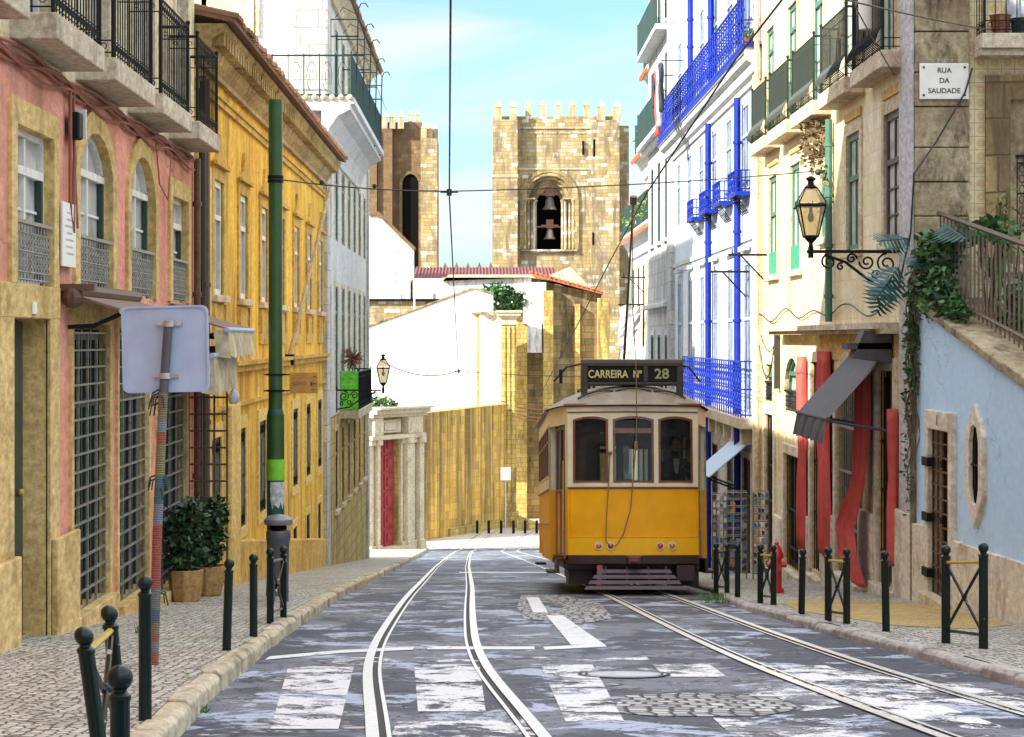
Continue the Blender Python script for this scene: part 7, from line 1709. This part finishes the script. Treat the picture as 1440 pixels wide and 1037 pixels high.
# ================================================================ OVERHEAD WIRES
def sag(a, b, s, n=12): a, b = Vector(a), Vector(b); return [a.lerp(b, i/n) - Vector((0,0,4*s*(i/n)*(1-i/n))) for i in range(n+1)]
WH = lambda d: G(d)+5.42
fl_, fr_ = smooth_tab(TL), smooth_tab(TR)
WX = [(2,-.06),(12.6,-.2),(28.7,-.49),(44,-.63),(60,-.76),(90,-1.05)]; fl_ = lambda d: lerp_tab(WX, d)
mb = MB(); P = [(fl_(d), d, WH(d)) for d in (2,7,12.6,20,28.7,36,44,52,60)]; mb.tube(P, .011, 5); P = [(fl_(d), d, WH(d)) for d in (60,75,90)]; mb.tube(P, .009, 4)
for d, in ((28.7,),(60,),(12.6,)): mb.tube([(fl_(d),d,WH(d)-.0),(fl_(d),d,WH(d)+.09)], .035, 8); mb.tube([(fl_(d)-.12,d,WH(d)+.05),(fl_(d)+.12,d,WH(d)+.05)], .014, 5)
w1 = mb.build('overhead_wire', M['cable'], None, loc=(0,30,WH(30))); tag(w1, 'overhead tram wire running down the middle of the sky over the left track', 'overhead wire')
mb = MB(); P = [(fr_(d), d, WH(d)) for d in (4,9,14,20,28.5,36,46,60,75,90)]; mb.tube(P, .011, 5)
mb.ball((fr_(15.5), 15.5, WH(15.5)), .04, 8, 6); mb.box(fr_(14.6)-.15, fr_(14.6)+.15, 14.5, 14.56, WH(14.6)+.02, WH(14.6)+.09)
w1 = mb.build('overhead_wire', M['cable'], None, loc=(2,30,WH(30))); tag(w1, 'overhead tram wire slanting up to the top right over the tram track', 'overhead wire')
mb = MB(); c = (fl_(28.7), 28.7, WH(28.7)+.06); mb.tube(sag((PX,PD,1.98), c, .04, 8), .009, 4); mb.tube(sag(c, (5.2,32.3,2.55), .05, 14), .008, 4)
for q in (.25,.55): p = Vector((PX,PD,1.98)).lerp(Vector(c), q); mb.ball(p, .03, 8, 6)
mb.ball((5.0,32.1,2.5), .05, 8, 6); w1 = mb.build('span_wire', M['cable'], None, loc=c); tag(w1, 'thin span wire crossing the street from the green pole to the cream house', 'wire')
mb = MB(); c = (fl_(60), 60, WH(60)+.06); mb.tube(sag(LF(53.5,1.1,-.55+.0), c, .25, 10), .014, 4); mb.tube(sag(c, (5.3,75,-1.3), .1, 12), .01, 4); w1 = mb.build('span_wire', M['cable'], None, loc=c); tag(w1, 'far span wire crossing in front of the limewashed wall from the left lantern', 'wire')
mb = MB(); mb.tube(sag((2.1,14.6,WH(14.6)+.06), RF(27.4,0,2.98+.4), .05, 10), .008, 4); mb.tube(sag((2.1,14.6,WH(14.6)+.06), (.5,14,2.44), .02, 8), .008, 4); mb.box(1.93,2.27,14.55,14.6,WH(14.6)+.03,WH(14.6)+.07); mb.box(2.12,2.2,14.55,14.6,WH(14.6)-.1,WH(14.6)+.1)
w1 = mb.build('span_wire', M['cable'], None, loc=(2,14.6,WH(14.6))); tag(w1, 'short cross wire with a black fitting at the top of the photo', 'wire')
mb = MB(); mb.tube(sag((2.12,14.6,2.4), (6.2,26.0,3.75), .02, 10), .008, 4); mb.tube([(5.94,26.04,3.3),(5.85,26.04,3.0),(5.5,26.04,2.4),(5.2,25.9,2.0),(5.2,26.1,1.3),(5.14,26.6,.6)], .012, 5); w1 = mb.build('stay_wire', M['cable'], None, loc=(5.3,26,3)); tag(w1, 'dark wire crossing the corner stones and street name plate of the right house', 'wire')
mb = MB()
for k in range(5): mb.tube(sag((1.0+.2*k, 141.8, -4.2-.25*k), (6.5, 147.9, -4.5-.35*k), .2, 6), .03, 4)
mb.tube(sag((-6.3,142,-4.6),(1.2,142,-4.9),.3,10), .05, 4); w1 = mb.build('wires', M['cable_red'], None, loc=(3,144,-5)); tag(w1, 'bundle of thin wires along the top of the far ochre wall', 'wire')
# ================================================================ tidy
for o in bpy.data.objects:
    if '_w' in o: del o['_w']
bpy.context.view_layer.update()
scene.render.resolution_x = 1024; scene.render.resolution_y = 737
